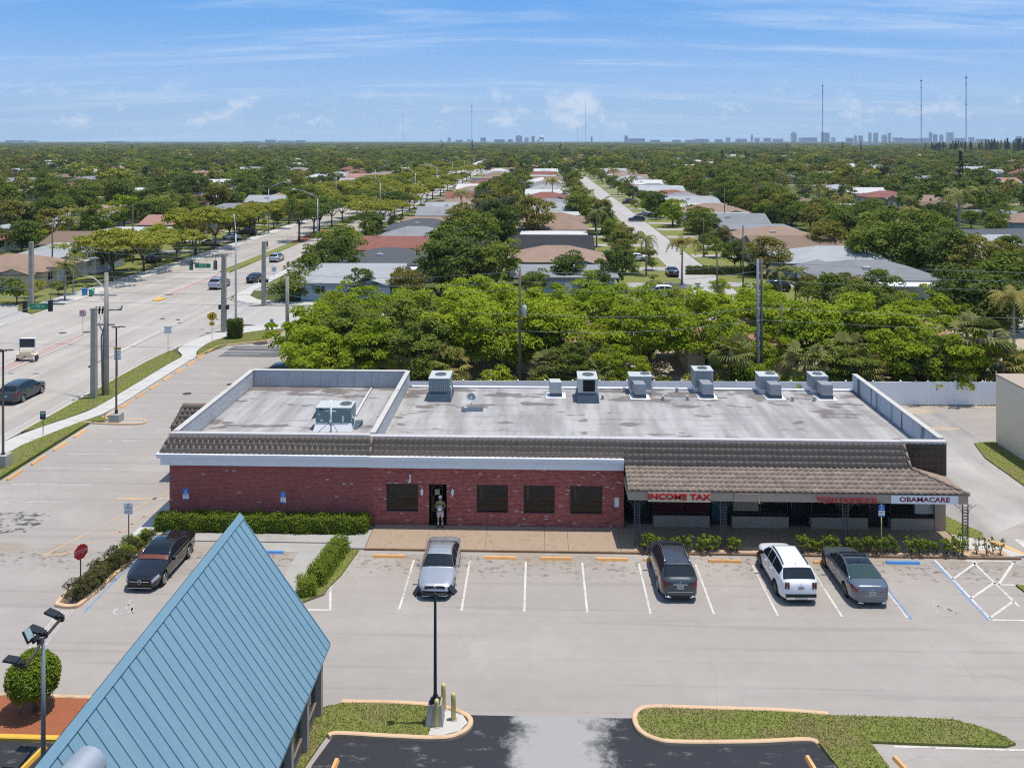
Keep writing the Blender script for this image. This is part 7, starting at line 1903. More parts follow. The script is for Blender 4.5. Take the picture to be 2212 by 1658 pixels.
# --- the far tree sea: one object of many trees
def far_object(name, pts, protos, seed=0):
 """points that carry trees: (x, y, z, sx, sz, which)"""
 me = bpy.data.meshes.new(name); me.from_pydata([(p[0], p[1], p[2]) for p in pts], [], [])
 at = me.attributes.new('scl', 'FLOAT_VECTOR', 'POINT'); at.data.foreach_set('vector', [v for p in pts for v in (p[3], p[3], p[4])])
 at = me.attributes.new('rot', 'FLOAT_VECTOR', 'POINT'); at.data.foreach_set('vector', [v for p in pts for v in (0, 0, rng.uniform(0, 6.28))])
 at = me.attributes.new('which', 'INT', 'POINT'); at.data.foreach_set('value', [p[5] for p in pts])
 o = obj(name, me, kind='stuff')
 ng = bpy.data.node_groups.new(name, 'GeometryNodeTree')
 ng.interface.new_socket('Geometry', in_out='INPUT', socket_type='NodeSocketGeometry'); ng.interface.new_socket('Geometry', in_out='OUTPUT', socket_type='NodeSocketGeometry')
 N = ng.nodes; gi_ = N.new('NodeGroupInput'); go = N.new('NodeGroupOutput')
 jn = N.new('GeometryNodeJoinGeometry'); iop = N.new('GeometryNodeInstanceOnPoints')
 for p in reversed(protos):
  oi = N.new('GeometryNodeObjectInfo'); oi.inputs['Object'].default_value = p; oi.inputs['As Instance'].default_value = False
  g2 = N.new('GeometryNodeGeometryToInstance'); ng.links.new(oi.outputs['Geometry'], g2.inputs[0]); ng.links.new(g2.outputs[0], jn.inputs[0])
 def attr(nm, dt):
  a = N.new('GeometryNodeInputNamedAttribute'); a.data_type = dt; a.inputs['Name'].default_value = nm
  return [s_ for s_ in a.outputs if s_.enabled and s_.name == 'Attribute'][0]
 ng.links.new(gi_.outputs[0], iop.inputs['Points']); ng.links.new(jn.outputs[0], iop.inputs['Instance']); iop.inputs['Pick Instance'].default_value = True
 ng.links.new(attr('which', 'INT'), iop.inputs['Instance Index']); ng.links.new(attr('scl', 'FLOAT_VECTOR'), iop.inputs['Scale'])
 ng.links.new(attr('rot', 'FLOAT_VECTOR'), iop.inputs['Rotation'])
 ng.links.new(iop.outputs[0], go.inputs[0])
 md = o.modifiers.new('trees', 'NODES'); md.node_group = ng
 return o
def far_proto(n, Rr, z0, z1, per, leaf, mat, shape='round', rc=(1.2, 2.2)):
 cl = crown_clumps(n, Rr, z0, z1, shape, rc, 0.62)
 c_, n_, t_ = clump_leaves(cl, per, 0.55)
 tb = MB(); tb.tube([(0, 0, -0.3), (0, 0, z0 + 2)], 0.25, 5)
 me = quads_mesh('far_tree', c_, n_, leaf, [LEAF[mat], A['bark']], t_, 0.7, tb)
 return bpy.data.objects.new('far_tree', me)
fmats = ['dark', 'mid', 'olive', 'dark', 'mid', 'grey', 'lime']
FP_ = [far_proto(16, 4.6, 1.6, 9.0, 34, 0.95, m_) for m_ in fmats]
cm = PROTO['coco2']; pb = bpy.data.meshes.new('far_palm')
FP_.append(bpy.data.objects.new('far_palm', PROTO['coco2'][0]))
fidx = {'dark': 0, 'mid': 1, 'olive': 2, 'grey': 5, 'bright': 6, 'lime': 6}
pts = [(x, y, 0, s_, s_, fidx[lf]) for x, y, s_, lf in FAR]
HS = {}
for a, c_, q in HOUSES: HS.setdefault((int(a // 30), int(c_ // 30)), []).append((a, c_, q))
def hfree(x, y, r_):
 kx, ky = int(x // 30), int(y // 30)
 return all((x - a) ** 2 + (y - c_) ** 2 > (q * 0.62 + r_) ** 2 for i in (-1, 0, 1) for j in (-1, 0, 1) for a, c_, q in HS.get((kx + i, ky + j), ()))
def sfree(x, y):
 ky = int(y // 30)
 return not any(abs(x - a) < 11 and -60 < y - c_ < 9 for i in (-1, 0, 1) for j in (0, 1, 2, 3) for a, c_, q in HS.get((int(x // 30) + i, ky + j), ()))
y = 200.0
while y < 9000:
 st = 8.6 if y < 900 else 8.6 + (y - 900) * 0.011
 x = -0.68 * y - 20
 while x < 0.62 * y + 20:
  xx, yy = x + rng.uniform(-0.45, 0.45) * st, y + rng.uniform(-0.45, 0.45) * st
  x += st
  s_ = rng.uniform(0.42, 0.82) if rng.random() < 0.8 else rng.uniform(0.8, 1.3)
  if yy < 430 and -178 < xx < 120: continue
  if yy < 640 and (-66 < xx < -36 or 21 < xx < 32.5): continue
  if yy < 1000 and (-62 < xx < -46 or 24 < xx < 30): continue
  if yy < 700 and not hfree(xx, yy, 2.6): continue
  if yy >= 300 and yy < 1500 and not sfree(xx, yy): continue
  k = 7 if rng.random() < 0.06 and yy < 1200 else rng.choice((0, 3, 1, 1, 2, 3, 4, 5, 0, 2, 6 if rng.random() < 0.6 else 4))
  w_ = s_ if y < 900 else s_ * st / 8.6
  pts.append((xx, yy, 0, w_ * 1.06, s_ * (1.0 if y < 900 else 1.06), k))
 y += st * 0.92
far_object('distant_trees', pts, FP_)
# roofs too far off and too many to tell apart singly
fr_ = []
for k in range(6):
 b = MB(); L, D = 17, 13; b.box(-L / 2, -D / 2, 0, L / 2, D / 2, 2.8, 1)
 b.add([(-9.4, -7.4, 2.75), (9.4, -7.4, 2.75), (9.4, 7.4, 2.75), (-9.4, 7.4, 2.75), (-3.5 - (k % 2) * 5.8, 0, 4.8), (3.5 + (k % 2) * 5.8, 0, 4.8)], [(0, 1, 5, 4), (2, 3, 4, 5), (1, 2, 5), (3, 0, 4)])
 q = 'wltrgp'[k]; fr_.append(bpy.data.objects.new('far_roof', b.mesh('far_roof', [hroof(ROOF[q][1], ROOF[q][0]), WALL[k % 5]])))
pts = []
for i in range(-34, 32):
 x0 = i * 47.0
 for k in range(150):
  y = 480 + k * 19.0 + (i % 3) * 6
  if not -0.66 * y < x0 < 0.62 * y or rng.random() < 0.35: continue
  if -150 < x0 < 140 and y < 720: continue
  pts.append((x0 + rng.uniform(-3, 3), y + rng.uniform(-3, 3), 0, rng.uniform(0.85, 1.15), rng.uniform(0.95, 1.3), rng.randrange(6)))
far_object('distant_roofs', pts, fr_)
def pine_proto():
 c_, n_, t_ = [], [], []
 cl = [(rs.normal() * 0.5 * (1 - k / 30), rs.normal() * 0.5 * (1 - k / 30), 3 + k * 0.75, 1.9 * (1 - k / 32) + 0.25, 0.9) for k in range(28)]
 c_, n_, t_ = clump_leaves(cl, 16, 0.2)
 return bpy.data.objects.new('far_pine', quads_mesh('far_pine', c_, n_, 0.9, [LEAF['pine']], t_, 0.5))
pp_ = []
for k in range(90):
 px = 1985 + 260 * rng.random() ** 0.8; Y = rng.uniform(1250, 1500)
 s_ = rng.uniform(0.75, 1.15) * (0.75 + 0.35 * (px - 1975) / 260)
 pp_.append((Xat(px, Y), Y, 0, 1.7 * s_, 0.98 * s_, 0))
for px, Y, s_ in ((285, 1300, 0.7), (225, 1500, 0.7), (2075, 330, 0.75), (1020, 1500, 1.0), (955, 1700, 0.8), (395, 1700, 0.75), (1560, 700, 0.62), (1610, 800, 0.6), (1210, 1300, 0.8), (1700, 1500, 0.8), (1820, 1400, 0.85), (1860, 1450, 0.85)):
 pp_.append((Xat(px, Y), Y, 0, 1.5 * s_, 1.05 * s_, 0))
far_object('distant_pines', pp_, [pine_proto()])

# ---------------------------------------------------------------- plants of the car park
def hedge_mesh(name, x0, y0, x1, y1, h, dens, leaf, mat, rough=0.07):
 Cs, Ns = [], []
 faces = [((x1 - x0) * (y1 - y0), lambda u, v: (x0 + u * (x1 - x0), y0 + v * (y1 - y0), h), (0, 0, 1)), ((x1 - x0) * h, lambda u, v: (x0 + u * (x1 - x0), y0, v * h), (0, -1, 0)), ((x1 - x0) * h, lambda u, v: (x0 + u * (x1 - x0), y1, v * h), (0, 1, 0)),
             ((y1 - y0) * h, lambda u, v: (x0, y0 + u * (y1 - y0), v * h), (-1, 0, 0)), ((y1 - y0) * h, lambda u, v: (x1, y0 + u * (y1 - y0), v * h), (1, 0, 0))]
 for ar, fn, nn in faces:
  for _ in range(int(ar * dens)):
   p = np.array(fn(rng.random(), rng.random())); bump = 0.06 * math.sin(p[0] * 5 + p[2] * 3) + 0.05 * math.sin(p[0] * 2.1 + p[1] * 7)
   Cs.append(p + np.array(nn) * (rng.gauss(-0.02, rough) + bump)); Ns.append(np.array(nn) * 0.8 + np.array((0, 0, 0.35)) + rs.normal(size=3) * 0.55)
 n = len(Cs)
 core = MB(); e = 0.10; core.box(x0 + e, y0 + e, 0, x1 - e, y1 - e, h - e)
 return quads_mesh(name, np.array(Cs), np.array(Ns), leaf, [LEAF[mat], LEAF['shrubmix']], np.clip(rs.normal(0.5, 0.27, n), 0, 1), 0.6, core)
HX = -16.1
o = obj('clipped_hedge', hedge_mesh('clipped_hedge', -22.15 - HX, -0.48, -9.9 - HX, 0.42, 0.88, 540, 0.105, 'hedge'), None, 'long clipped green hedge along the windowless brick wall', 'hedge', None, None, (HX, 50.45, 0.0))
b2_ = hedge_mesh('clipped_hedge', -0.42, -2.0, 0.42, 2.0, 0.8, 560, 0.09, 'hedge')
o = obj('clipped_hedge', b2_, None, 'short clipped hedge on the grass island next to the blue metal roof', 'hedge', None, None, (-11.1, 46.0, 0.05), R(-7))
o = obj('clipped_hedge', hedge_mesh('clipped_hedge', -0.42, -0.42, 0.42, 0.42, 0.75, 560, 0.09, 'hedge'), None, 'separate clipped ball at the near end of the short hedge', 'hedge', None, None, (-11.55, 43.35, 0.05), R(20))
o = obj('clipped_hedge', hedge_mesh('clipped_hedge', -0.78, -0.7, 0.78, 0.7, 2.05, 330, 0.12, 'dark'), None, 'dark clipped cube of hedge on the corner lawn', 'hedge', None, None, (-34.7, 99.3, 0.1), R(12))
o = obj('clipped_hedge', hedge_mesh('clipped_hedge', -5, -0.6, 5, 0.6, 1.5, 60, 0.28, 'dark'), None, 'low dark hedge beside a drive of the narrow street', 'hedge', None, None, (Xat(1345, 168), 168, 0))
o = obj('clipped_hedge', hedge_mesh('clipped_hedge', -6, -0.6, 6, 0.6, 1.3, 60, 0.28, 'dark'), None, 'low hedge at the corner lawn past the narrow street', 'hedge', None, None, (Xat(1560, 150), 150, 0))
# shrubs of the planting strip and of the island
def shrub_proto(key, h, Rr, n, leaf, mat):
 cl = [(rs.normal() * Rr * 0.35, rs.normal() * Rr * 0.35, h * (0.35 + 0.65 * k / 7), Rr * rs.uniform(0.35, 0.6), Rr * 0.4) for k in range(8)]
 c_, n_, t_ = clump_leaves(cl, n, 0.5)
 tb = MB()
 for k in range(5):
  a = k * 1.26; tb.tube([(0, 0, 0), (0.3 * Rr * math.cos(a), 0.3 * Rr * math.sin(a), h * 0.5), (0.5 * Rr * math.cos(a), 0.5 * Rr * math.sin(a), h * 0.85)], 0.012, 4)
 PROTO[key] = (quads_mesh('leaves', c_, n_, leaf, [LEAF[mat]], t_, 0.55), tb.mesh('stem', A['bark']), None)
for k in range(3):
 shrub_proto('shrub%d' % k, 0.72, 0.34, 26, 0.125, 'hedge')
shrub_proto('thin', 0.70, 0.24, 10, 0.11, 'palm')
for k in range(3):
 shrub_proto('island%d' % k, 0.72, 0.58, 85, 0.10, 'shrubmix')
def shrub(key, x, y, z, lab, group, s_=1.0, leaf=None):
 cr, st_, _ = PROTO[key]
 r_ = thing('shrub', lab, 'shrub', (x, y, z), rng.uniform(0, 6.28), group); r_.scale = (s_,) * 3
 o = obj('foliage', cr, r_)
 if leaf: o.material_slots[0].link = 'OBJECT'; o.material_slots[0].material = LEAF[leaf]
 obj('stem', st_, r_)
sxs = [1393, 1411, 1428, 1452, 1470, 1488, 1512, 1530, 1547, 1578, 1592, 1733, 1752, 1770, 1789, 1806, 1838, 1857, 1876, 1893, 1916, 1933, 1968, 1986, 2006, 2024, 2044, 2062, 2078]
for i, px in enumerate(sxs):
 shrub('shrub%d' % (i % 3), Xat(px, 48.45), 48.45 + rng.uniform(-0.08, 0.08), 0.11, 'leafy young shrub in the pebble strip before the porch, %s from the brick wall end' % ORD[i], 'shrubs of the porch planting strip', rng.uniform(0.85, 1.2))
for i, px in enumerate((2108, 2128, 2145, 2158)):
 shrub('thin', Xat(px, 48.6), 48.5 + rng.uniform(-0.1, 0.1), 0.11, 'thin spiky young plant past the porch corner post, %s from the post' % ORD[i], 'shrubs of the porch planting strip', rng.uniform(0.9, 1.15))
k = 0
for i in range(13):
 y = 42.4 + i * 0.5
 shrub('island%d' % (i % 3), -22.85 + 0.10 * i * 0.5 + rng.uniform(-0.25, 0.25), y, 0.07, 'bronze green shrub of the kerbed island beside the black saloon, %s from its near tip' % ORD[i], 'island shrubs', rng.uniform(0.8, 1.02), 'hedge' if i in (9, 11, 12) else None)
 shrub('island%d' % ((i + 1) % 3), -22.5 + 0.05 * i + rng.uniform(-0.12, 0.2), y + 0.25, 0.07, 'bronze green shrub on the kerb side of the saloon island, %s from its tip' % ORD[i], 'island shrubs', rng.uniform(0.7, 0.95), 'hedge' if i in (8, 10) else None)
# clipped ball tree in the mulch, and the spiky plant by the blue roof
lt = thing('topiary_tree', 'ball-clipped small tree in red mulch beside the floodlight pole', 'tree', (-19.9, 34.05, 0.09))
d = rs.normal(size=(7800, 3)); d /= np.linalg.norm(d, axis=1, keepdims=True); d[:, 2] = np.where(d[:, 2] < -0.75, -d[:, 2], d[:, 2])
rad = (1.0 + 0.05 * np.sin(6 * d[:, 0] + 4 * d[:, 2]) + rs.normal(0, 0.035, 7800))[:, None]; rad[::3] *= 0.86; rad[1::9] *= 0.72
me = quads_mesh('crown', np.array([0, 0, 1.36]) + d * rad * np.array([0.95, 0.95, 0.90]), d + np.array([0, 0, 0.3]) + rs.normal(size=(7800, 3)) * 0.5, 0.115, [LEAF['hedge']], np.clip(rs.normal(0.45, 0.28, 7800), 0, 1))
obj('crown', me, lt)
b = MB(); b.tube([(0.05, 0, -0.05), (0.0, 0, 0.35), (0.1, 0, 0.9)], [0.12, 0.09, 0.07], 8); b.tube([(0, 0, 0.3), (-0.3, 0.1, 0.8)], [0.06, 0.03], 6); b.tube([(0, 0, 0.35), (0.3, -0.1, 0.9)], [0.06, 0.03], 6); b.build('trunk', A['bark'], lt)
b = MB(); b.tube([(-0.45, -0.3, 0), (-0.1, -0.05, 0.75)], 0.025, 5); b.build('stake', A['wood'], lt)
palm_proto('dracaena', 1.2, 26, 0.75, 'palmy', 0.06, 0.1)
plant('dracaena', -16.45, 34.2, 'spiky yellow-green plant against the blue metal roof', 'plant', 'spiky_plant', None, 0.9, part='fronds')
shrub('island1', -16.3, 33.6, 0.05, 'small shrub at the foot of the spiky plant by the blue roof', None, 1.0, 'hedge')
shrub('island2', -16.4, 31.6, 0.05, 'small shrub beside the yellow kerb end by the blue roof', None, 0.9, 'hedge')
# grass blades over the lawns near the camera
def blades(name, polys, n, hmax):
 V, F, T = [], [], []
 for pts_, z, cnt in polys:
  xs_, ys_ = [p[0] for p in pts_], [p[1] for p in pts_]
  k = 0
  while k < cnt:
   x, y = rng.uniform(min(xs_), max(xs_)), rng.uniform(min(ys_), max(ys_)); ins = False
   j = len(pts_) - 1
   for i in range(len(pts_)):
    if (pts_[i][1] > y) != (pts_[j][1] > y) and x < (pts_[j][0] - pts_[i][0]) * (y - pts_[i][1]) / (pts_[j][1] - pts_[i][1]) + pts_[i][0]: ins = not ins
    j = i
   if not ins: continue
   k += 1; a = rng.uniform(0, 6.28); h_ = hmax * rng.uniform(0.4, 1.1); w_ = 0.022; ln = rng.uniform(-0.04, 0.04)
   o = len(V); c_, s_ = math.cos(a) * w_, math.sin(a) * w_
   V += [(x - c_, y - s_, z), (x + c_, y + s_, z), (x + ln * 1.4, y + rng.uniform(-0.05, 0.05), z + h_)]; F.append((o, o + 1, o + 2)); T.append(min(1, max(0, rng.gauss(0.5, 0.28))))
 me = bpy.data.meshes.new(name); me.from_pydata(V, [], F); me.materials.append(leafmat('grass_blades', (0.13, 0.165, 0.03), (0.36, 0.345, 0.125), 0.35)); tinted(me, T)
 return obj(name, me, kind='stuff')
lw = [v for k_, v in STRIP.items()]
def area(p):
 return abs(sum(p[i][0] * p[(i + 1) % len(p)][1] - p[(i + 1) % len(p)][0] * p[i][1] for i in range(len(p)))) / 2
blades('grass', [(p, z, int(min(area(p), 120) * (330 if min(q[1] for q in p) < 37 else 110))) for p, z in lw if area(p) < 300], 0, 0.075)
# ---------------------------------------------------------------- cars
def paint(name, col, metal=0.0, rough=0.3, coat=0.6):
 m, t = newmat(name)
 n = t.noise(pos(t), 1.2, 3, 0.6)
 c = t.mix(t.math('MULTIPLY', n, 0.25), col, tuple(v * 0.8 for v in col))
 finish(t, c, rough, metal, 0.5, None, 0, 0, coat)
 return m
CP = {'silver': paint('silver_car_paint', (0.50, 0.52, 0.54), 0.6, 0.3), 'black': paint('black_car_paint', (0.008, 0.009, 0.012), 0.0, 0.12, 0.9), 'grey': paint('dark_grey_car_paint', (0.062, 0.072, 0.088), 0.4, 0.26), 'white': paint('white_car_paint', (0.74, 0.75, 0.77), 0.0, 0.3),
      'blue': paint('blue_grey_car_paint', (0.15, 0.185, 0.22), 0.5, 0.26), 'green': paint('dark_green_grey_car_paint', (0.045, 0.058, 0.058), 0.3, 0.22), 'lsil': paint('pale_silver_car_paint', (0.42, 0.44, 0.47), 0.5, 0.3), 'navy': paint('navy_car_paint', (0.012, 0.02, 0.045), 0.1, 0.15, 0.9), 'redc': paint('red_car_paint', (0.30, 0.02, 0.02), 0.1, 0.25), 'bluec': paint('blue_truck_paint', (0.03, 0.10, 0.30), 0.1, 0.3), 'tanc': paint('tan_car_paint', (0.35, 0.28, 0.22), 0.3, 0.3)}
A['carglass'] = glassmat('car_window_glass', (0.010, 0.016, 0.020), 0.02)
A['carglassg'] = glassmat('green_tinted_car_glass', (0.035, 0.060, 0.055), 0.03)
A['tyre'] = plain('tyre_rubber', (0.014, 0.014, 0.015), 0.85, 0.15, 6.0)
A['rim'] = plain('alloy', (0.38, 0.39, 0.40), 0.35, 0.1, 6.0, metal=0.6)
A['rimd'] = plain('dark_alloy', (0.14, 0.13, 0.125), 0.4, 0.1, 6.0, metal=0.5)
A['trim'] = plain('black_plastic', (0.018, 0.018, 0.019), 0.6, 0.1, 6.0)
A['chrome'] = plain('chrome', (0.65, 0.67, 0.70), 0.18, 0.03, 3.0, metal=0.9)
A['tail'] = glassmat('red_tail_lamp', (0.30, 0.008, 0.015), 0.12)
A['taild'] = glassmat('dark_red_tail_lamp', (0.10, 0.006, 0.010), 0.12)
A['head'] = glassmat('head_lamp', (0.36, 0.38, 0.42), 0.08)
A['amber'] = glassmat('amber_lamp', (0.65, 0.20, 0.02), 0.2)
A['plate'] = plain('number_plate', (0.48, 0.52, 0.50), 0.5, 0.25, 20.0)
SED = dict(top=[(0, .62), (.012, .70), (.04, .77), (.24, .97), (.28, 1.00), (.42, 1.39), (.50, 1.46), (.60, 1.455), (.69, 1.38), (.83, 1.13), (.86, 1.10), (.965, 1.06), (.985, 1.00), (1, .86)],
           belt=[(0, .58), (.03, .70), (.25, .89), (.5, .93), (.86, 1.00), (.97, .98), (1, .82)], win=((.29, .415), (.70, .825), .31, .79, (.455, .60)))
SUV = dict(top=[(0, .72), (.012, .86), (.04, .95), (.22, 1.10), (.265, 1.14), (.38, 1.57), (.45, 1.67), (.56, 1.70), (.74, 1.67), (.84, 1.61), (.872, 1.55), (.955, 1.17), (.972, 1.11), (.99, 1.02), (1, .80)],
           belt=[(0, .68), (.03, .84), (.25, 1.01), (.6, 1.07), (.88, 1.15), (.95, 1.12), (1, .76)], win=((.275, .375), (.872, .950), .30, .865, (.46, .62)))
FAST = dict(SED, top=[(0, .60), (.012, .68), (.04, .75), (.24, .95), (.28, .98), (.42, 1.36), (.50, 1.44), (.58, 1.44), (.70, 1.34), (.88, 1.09), (.91, 1.06), (.975, 1.03), (.99, .98), (1, .84)], win=((.29, .415), (.695, .87), .31, .82, (.455, .61)))
WB = [(0, .62), (.012, .72), (.04, .83), (.10, .93), (.20, 1.0), (.82, 1.0), (.93, .95), (.975, .86), (.99, .80), (1, .72)]
def interp(tb, s_):
 return float(np.interp(s_, [p[0] for p in tb], [p[1] for p in tb]))
class Body:
 def __init__(s, form, L, W, H, roofw=0.62):
  s.f, s.L, s.W2, s.k, s.rw = form, L, W / 2, H / max(p[1] for p in form['top']), roofw
  s.Hr = H
 def sec(s, t):
  w_ = interp(WB, t) * s.W2; top = interp(s.f['top'], t) * s.k; be = interp(s.f['belt'], t) * s.k
  bot = 0.20 + (0.10 * max(0, (t - 0.9) / 0.1)) + 0.04 * max(0, (0.06 - t) / 0.06)
  rz_ = max(be + 0.012, top - 0.055); fr = min(1, max(0, (rz_ - be) / (s.Hr - be)))
  ws_ = w_ * (0.965 - 0.0 * t); wr = ws_ + (s.W2 * s.rw - ws_) * fr - 0.05 * (1 - fr)
  wr = min(wr, ws_ - 0.02)
  return [(w_ * 0.86, bot), (w_ * 0.985, bot + 0.10), (w_, bot + 0.26), (w_ * 1.0, (bot + be) / 2 + 0.03), (w_ * 0.995, be - 0.13), (ws_, be), (wr, rz_), (wr * 0.93, max(top - 0.022, rz_ + 0.004)), (wr * 0.55, top - 0.006), (0.0, top)]
 def pt(s, t, v, side=1):
  P = s.sec(t); i = min(int(v), len(P) - 2); f = v - i
  return Vector((side * (P[i][0] * (1 - f) + P[i + 1][0] * f), s.L / 2 - t * s.L, P[i][1] * (1 - f) + P[i + 1][1] * f))
 def patch(s, b, t0, t1, v0, v1, side=1, off=0.008, nt=6, nv=3, mi=0):
  """a piece of the body's own surface, lifted off it"""
  g = []
  for i in range(nt + 1):
   for j in range(nv + 1):
    t = t0 + (t1 - t0) * i / nt; v = v0 + (v1 - v0) * j / nv
    p = s.pt(t, v, side); a = s.pt(min(t + .004, 1), v, side) - s.pt(max(t - .004, 0), v, side); c_ = s.pt(t, min(v + .05, 8.999), side) - s.pt(t, max(v - .05, 0), side)
    n = a.cross(c_) * side
    n = n.normalized() if n.length > 1e-9 else Vector((0, 0, 1))
    if n.x * side < -0.2 and abs(p.x) > 0.1 or n.z < -0.5: n = -n
    g.append(p + n * off)
  fs = [(i * (nv + 1) + j, (i + 1) * (nv + 1) + j, (i + 1) * (nv + 1) + j + 1, i * (nv + 1) + j + 1) for i in range(nt) for j in range(nv)]
  b.add(g, fs if side > 0 else [f[::-1] for f in fs], mi, True)
 def across(s, b, t0, t1, off=0.008, nt=5, lim=0.94, mi=0, va=6.12):
  for side in (1, -1):
   s.patch(b, t0, t1, va, 8.999, side, off, nt, 5, mi)
def wheel_mesh(r_, wd, rim):
 t = MB(); t.tube([(-wd / 2, 0, 0), (-wd / 2 + 0.03, 0, 0), (wd / 2 - 0.03, 0, 0), (wd / 2, 0, 0)], [r_ * 0.93, r_, r_, r_ * 0.93], 20)
 q = MB()
 for sd in (-1, 1):
  x = sd * (wd / 2 + 0.004)
  for k in range(5):
   a = 2 * math.pi * k / 5
   p = lambda rr, da: (x, rr * math.cos(a + da), rr * math.sin(a + da))
   q.add([p(0.05, -0.7), p(r_ * 0.64, -0.20), p(r_ * 0.64, 0.20), p(0.05, 0.7)], [(0, 1, 2, 3) if sd > 0 else (3, 2, 1, 0)])
  q.tube([(x, r_ * 0.64 * math.cos(a), r_ * 0.64 * math.sin(a)) for a in [2 * math.pi * k / 18 for k in range(19)]], 0.022, 4, cap=False)
  q.disc((x + sd * 0.003, 0, 0), 0.07, 10, normal='X')
 return t.mesh('tyre', A['tyre']), q.mesh('rim', rim)
WHE = {}
def car(label, form, L, W, H, pm, x, y, rz, wb, foh, group=None, glass=None, rearglass=None, rim=None, wr=0.34, clad=False, extra=None, name='parked_car', cat='car', rails=None, roofw=0.62, z=0.0, roofglass=None, detail=True):
 r_ = thing(name, label, cat, (x, y, z), rz, group)
 B = Body(form, L, W, H, roofw); glass = glass or A['carglass']
 ax = [foh / L, (foh + wb) / L]
 n = 64; ts = sorted({0, .006, .012, .02, .03, .972, .98, .988, .994, 1, *[i / n for i in range(n + 1)]})
 vv = [0, .5, 1, 1.5, 2, 2.35, 2.7, 3, 3.35, 3.7, 4, 4.5, 5, 5.5, 6, 6.5, 7, 8, 8.999]
 b = MB(); m = len(vv)
 P = [[B.pt(t, v, 1) for v in vv] for t in ts]
 al = wr + 0.055
 for i, t in enumerate(ts):         # wheel arches: side points inside the circle move onto it
  for a_ in ax:
   cy = L / 2 - a_ * L
   for j in range(0, 11):
    p = P[i][j]; d = math.hypot(p.y - cy, p.z - wr)
    if d < al and p.z < wr + al:
     nz_ = wr + math.sqrt(max(al * al - (p.y - cy) ** 2, 0)); P[i][j] = Vector((p.x if p.z > 0.25 else W / 2 * 0.98, p.y, max(p.z, nz_)))
     if j == 10: pass
 grid = [p for row in P for p in row] + [Vector((-p.x, p.y, p.z)) for row in P for p in row]
 o_ = len(ts) * m
 fs = []
 for i in range(len(ts) - 1):
  for j in range(m - 1):
   q = (i * m + j, i * m + j + 1, (i + 1) * m + j + 1, (i + 1) * m + j)
   fs.append(q[::-1]); fs.append(tuple(k + o_ for k in q))
 fs.append(tuple(range(m)) + tuple(o_ + k for k in range(m - 2, -1, -1)))
 e = (len(ts) - 1) * m
 fs.append((tuple(e + k for k in range(m)) + tuple(o_ + e + k for k in range(m - 2, -1, -1)))[::-1])
 b.add(grid, fs, 0, True)
 body = b.build('body', pm, r_)
 u = MB(); u.box(-W / 2 * 0.82, -L / 2 + 0.25, 0.17, W / 2 * 0.82, L / 2 - 0.25, 0.42); u.box(-W / 2 * 0.90, -L / 2 + 0.45, 0.3, W / 2 * 0.90, L / 2 - 0.45, 0.7); u.build('underbody', A['trim'], r_)
 key = (round(wr, 2), (rim or A['rim']).name)
 if key not in WHE: WHE[key] = wheel_mesh(wr, 0.23, rim or A['rim'])
 for a_ in ax:
  for sd in (-1, 1):
   w_ = obj('wheel', WHE[key][0], r_, loc=(sd * (W / 2 - 0.125), L / 2 - a_ * L, wr)); obj('rim', WHE[key][1], w_)
 ws_, rg, s0, s1, pil = form['win']
 g = MB(); B.across(g, ws_[0], ws_[1]); g.build('windscreen', glass, r_)
 g = MB(); B.across(g, rg[0], rg[1]); g.build('rear_window', rearglass or glass, r_)
 edges = [s0, *pil, s1]
 for sd in (1, -1):
  for k in range(3):
   g = MB(); B.patch(g, edges[k] + (.006 if k else 0), edges[k + 1] - .004, 5.14, 5.92, sd, 0.006, 8, 2); g.build('side_window', glass, r_)
  h_ = MB(); px = W / 2 + 0.1; yy = L / 2 - (s0 + 0.025) * L; zz = interp(form['belt'], s0) * B.k + 0.07
  h_.tube([(sd * (W / 2 - 0.1), yy, zz - 0.03), (sd * (px - 0.05), yy, zz)], 0.03, 5); M_ = Matrix.Translation((sd * px, yy, zz + 0.02)); h_.box(-0.1, -0.055, -0.075, 0.1, 0.055, 0.075, 0, M_); h_.build('mirror', A['trim'] if rails == 'black' else pm, r_)
  if detail:
   for tq in (pil[0] - 0.02, pil[1] + 0.015):
    q = MB(); p = B.pt(tq, 4.25, sd); q.box(p.x - 0.02, p.y - 0.1, p.z - 0.02, p.x + 0.025 if sd > 0 else p.x + 0.02, p.y + 0.1, p.z + 0.02) if sd > 0 else q.box(p.x - 0.025, p.y - 0.1, p.z - 0.02, p.x + 0.02, p.y + 0.1, p.z + 0.02); q.build('door_handle', A['chrome'] if pm is not CP['white'] else pm, r_)
   for tq in (s0 + 0.005, (pil[0] + pil[1]) / 2 - 0.01, pil[1] + 0.075):
    q = MB(); B.patch(q, tq - .0012, tq + .0012, 1.2, 4.9, sd, 0.002, 1, 10); q.build('door_gap', A['trim'], r_)
  if rails:
   q = MB(); pts_ = [B.pt(t, 7.0, sd) + Vector((sd * 0.0, 0, 0.045)) for t in np.linspace(.43, .83, 9)]; q.tube(pts_, 0.022, 5); q.build('roof_rail', A['chrome'] if rails == 'chrome' else A['trim'], r_)
  if clad:
   for a_ in ax:
    q = MB(); cy = L / 2 - a_ * L; q.tube([(sd * (W / 2 + 0.005), cy + (al + 0.01) * math.cos(t), wr + (al + 0.01) * math.sin(t)) for t in [R(-15 + 15 * k) for k in range(15)]], 0.035, 5); q.build('arch_trim', A['trim'], r_)
   q = MB(); B.patch(q, ax[0] + .09, ax[1] - .09, 0.2, 1.7, sd, 0.006, 4, 2); q.build('sill_trim', A['trim'], r_)
 if roofglass:
  q = MB(); B.across(q, roofglass[0], roofglass[1], 0.005, 6, va=7.0); q.build('roof_glass', A['carglass'], r_)
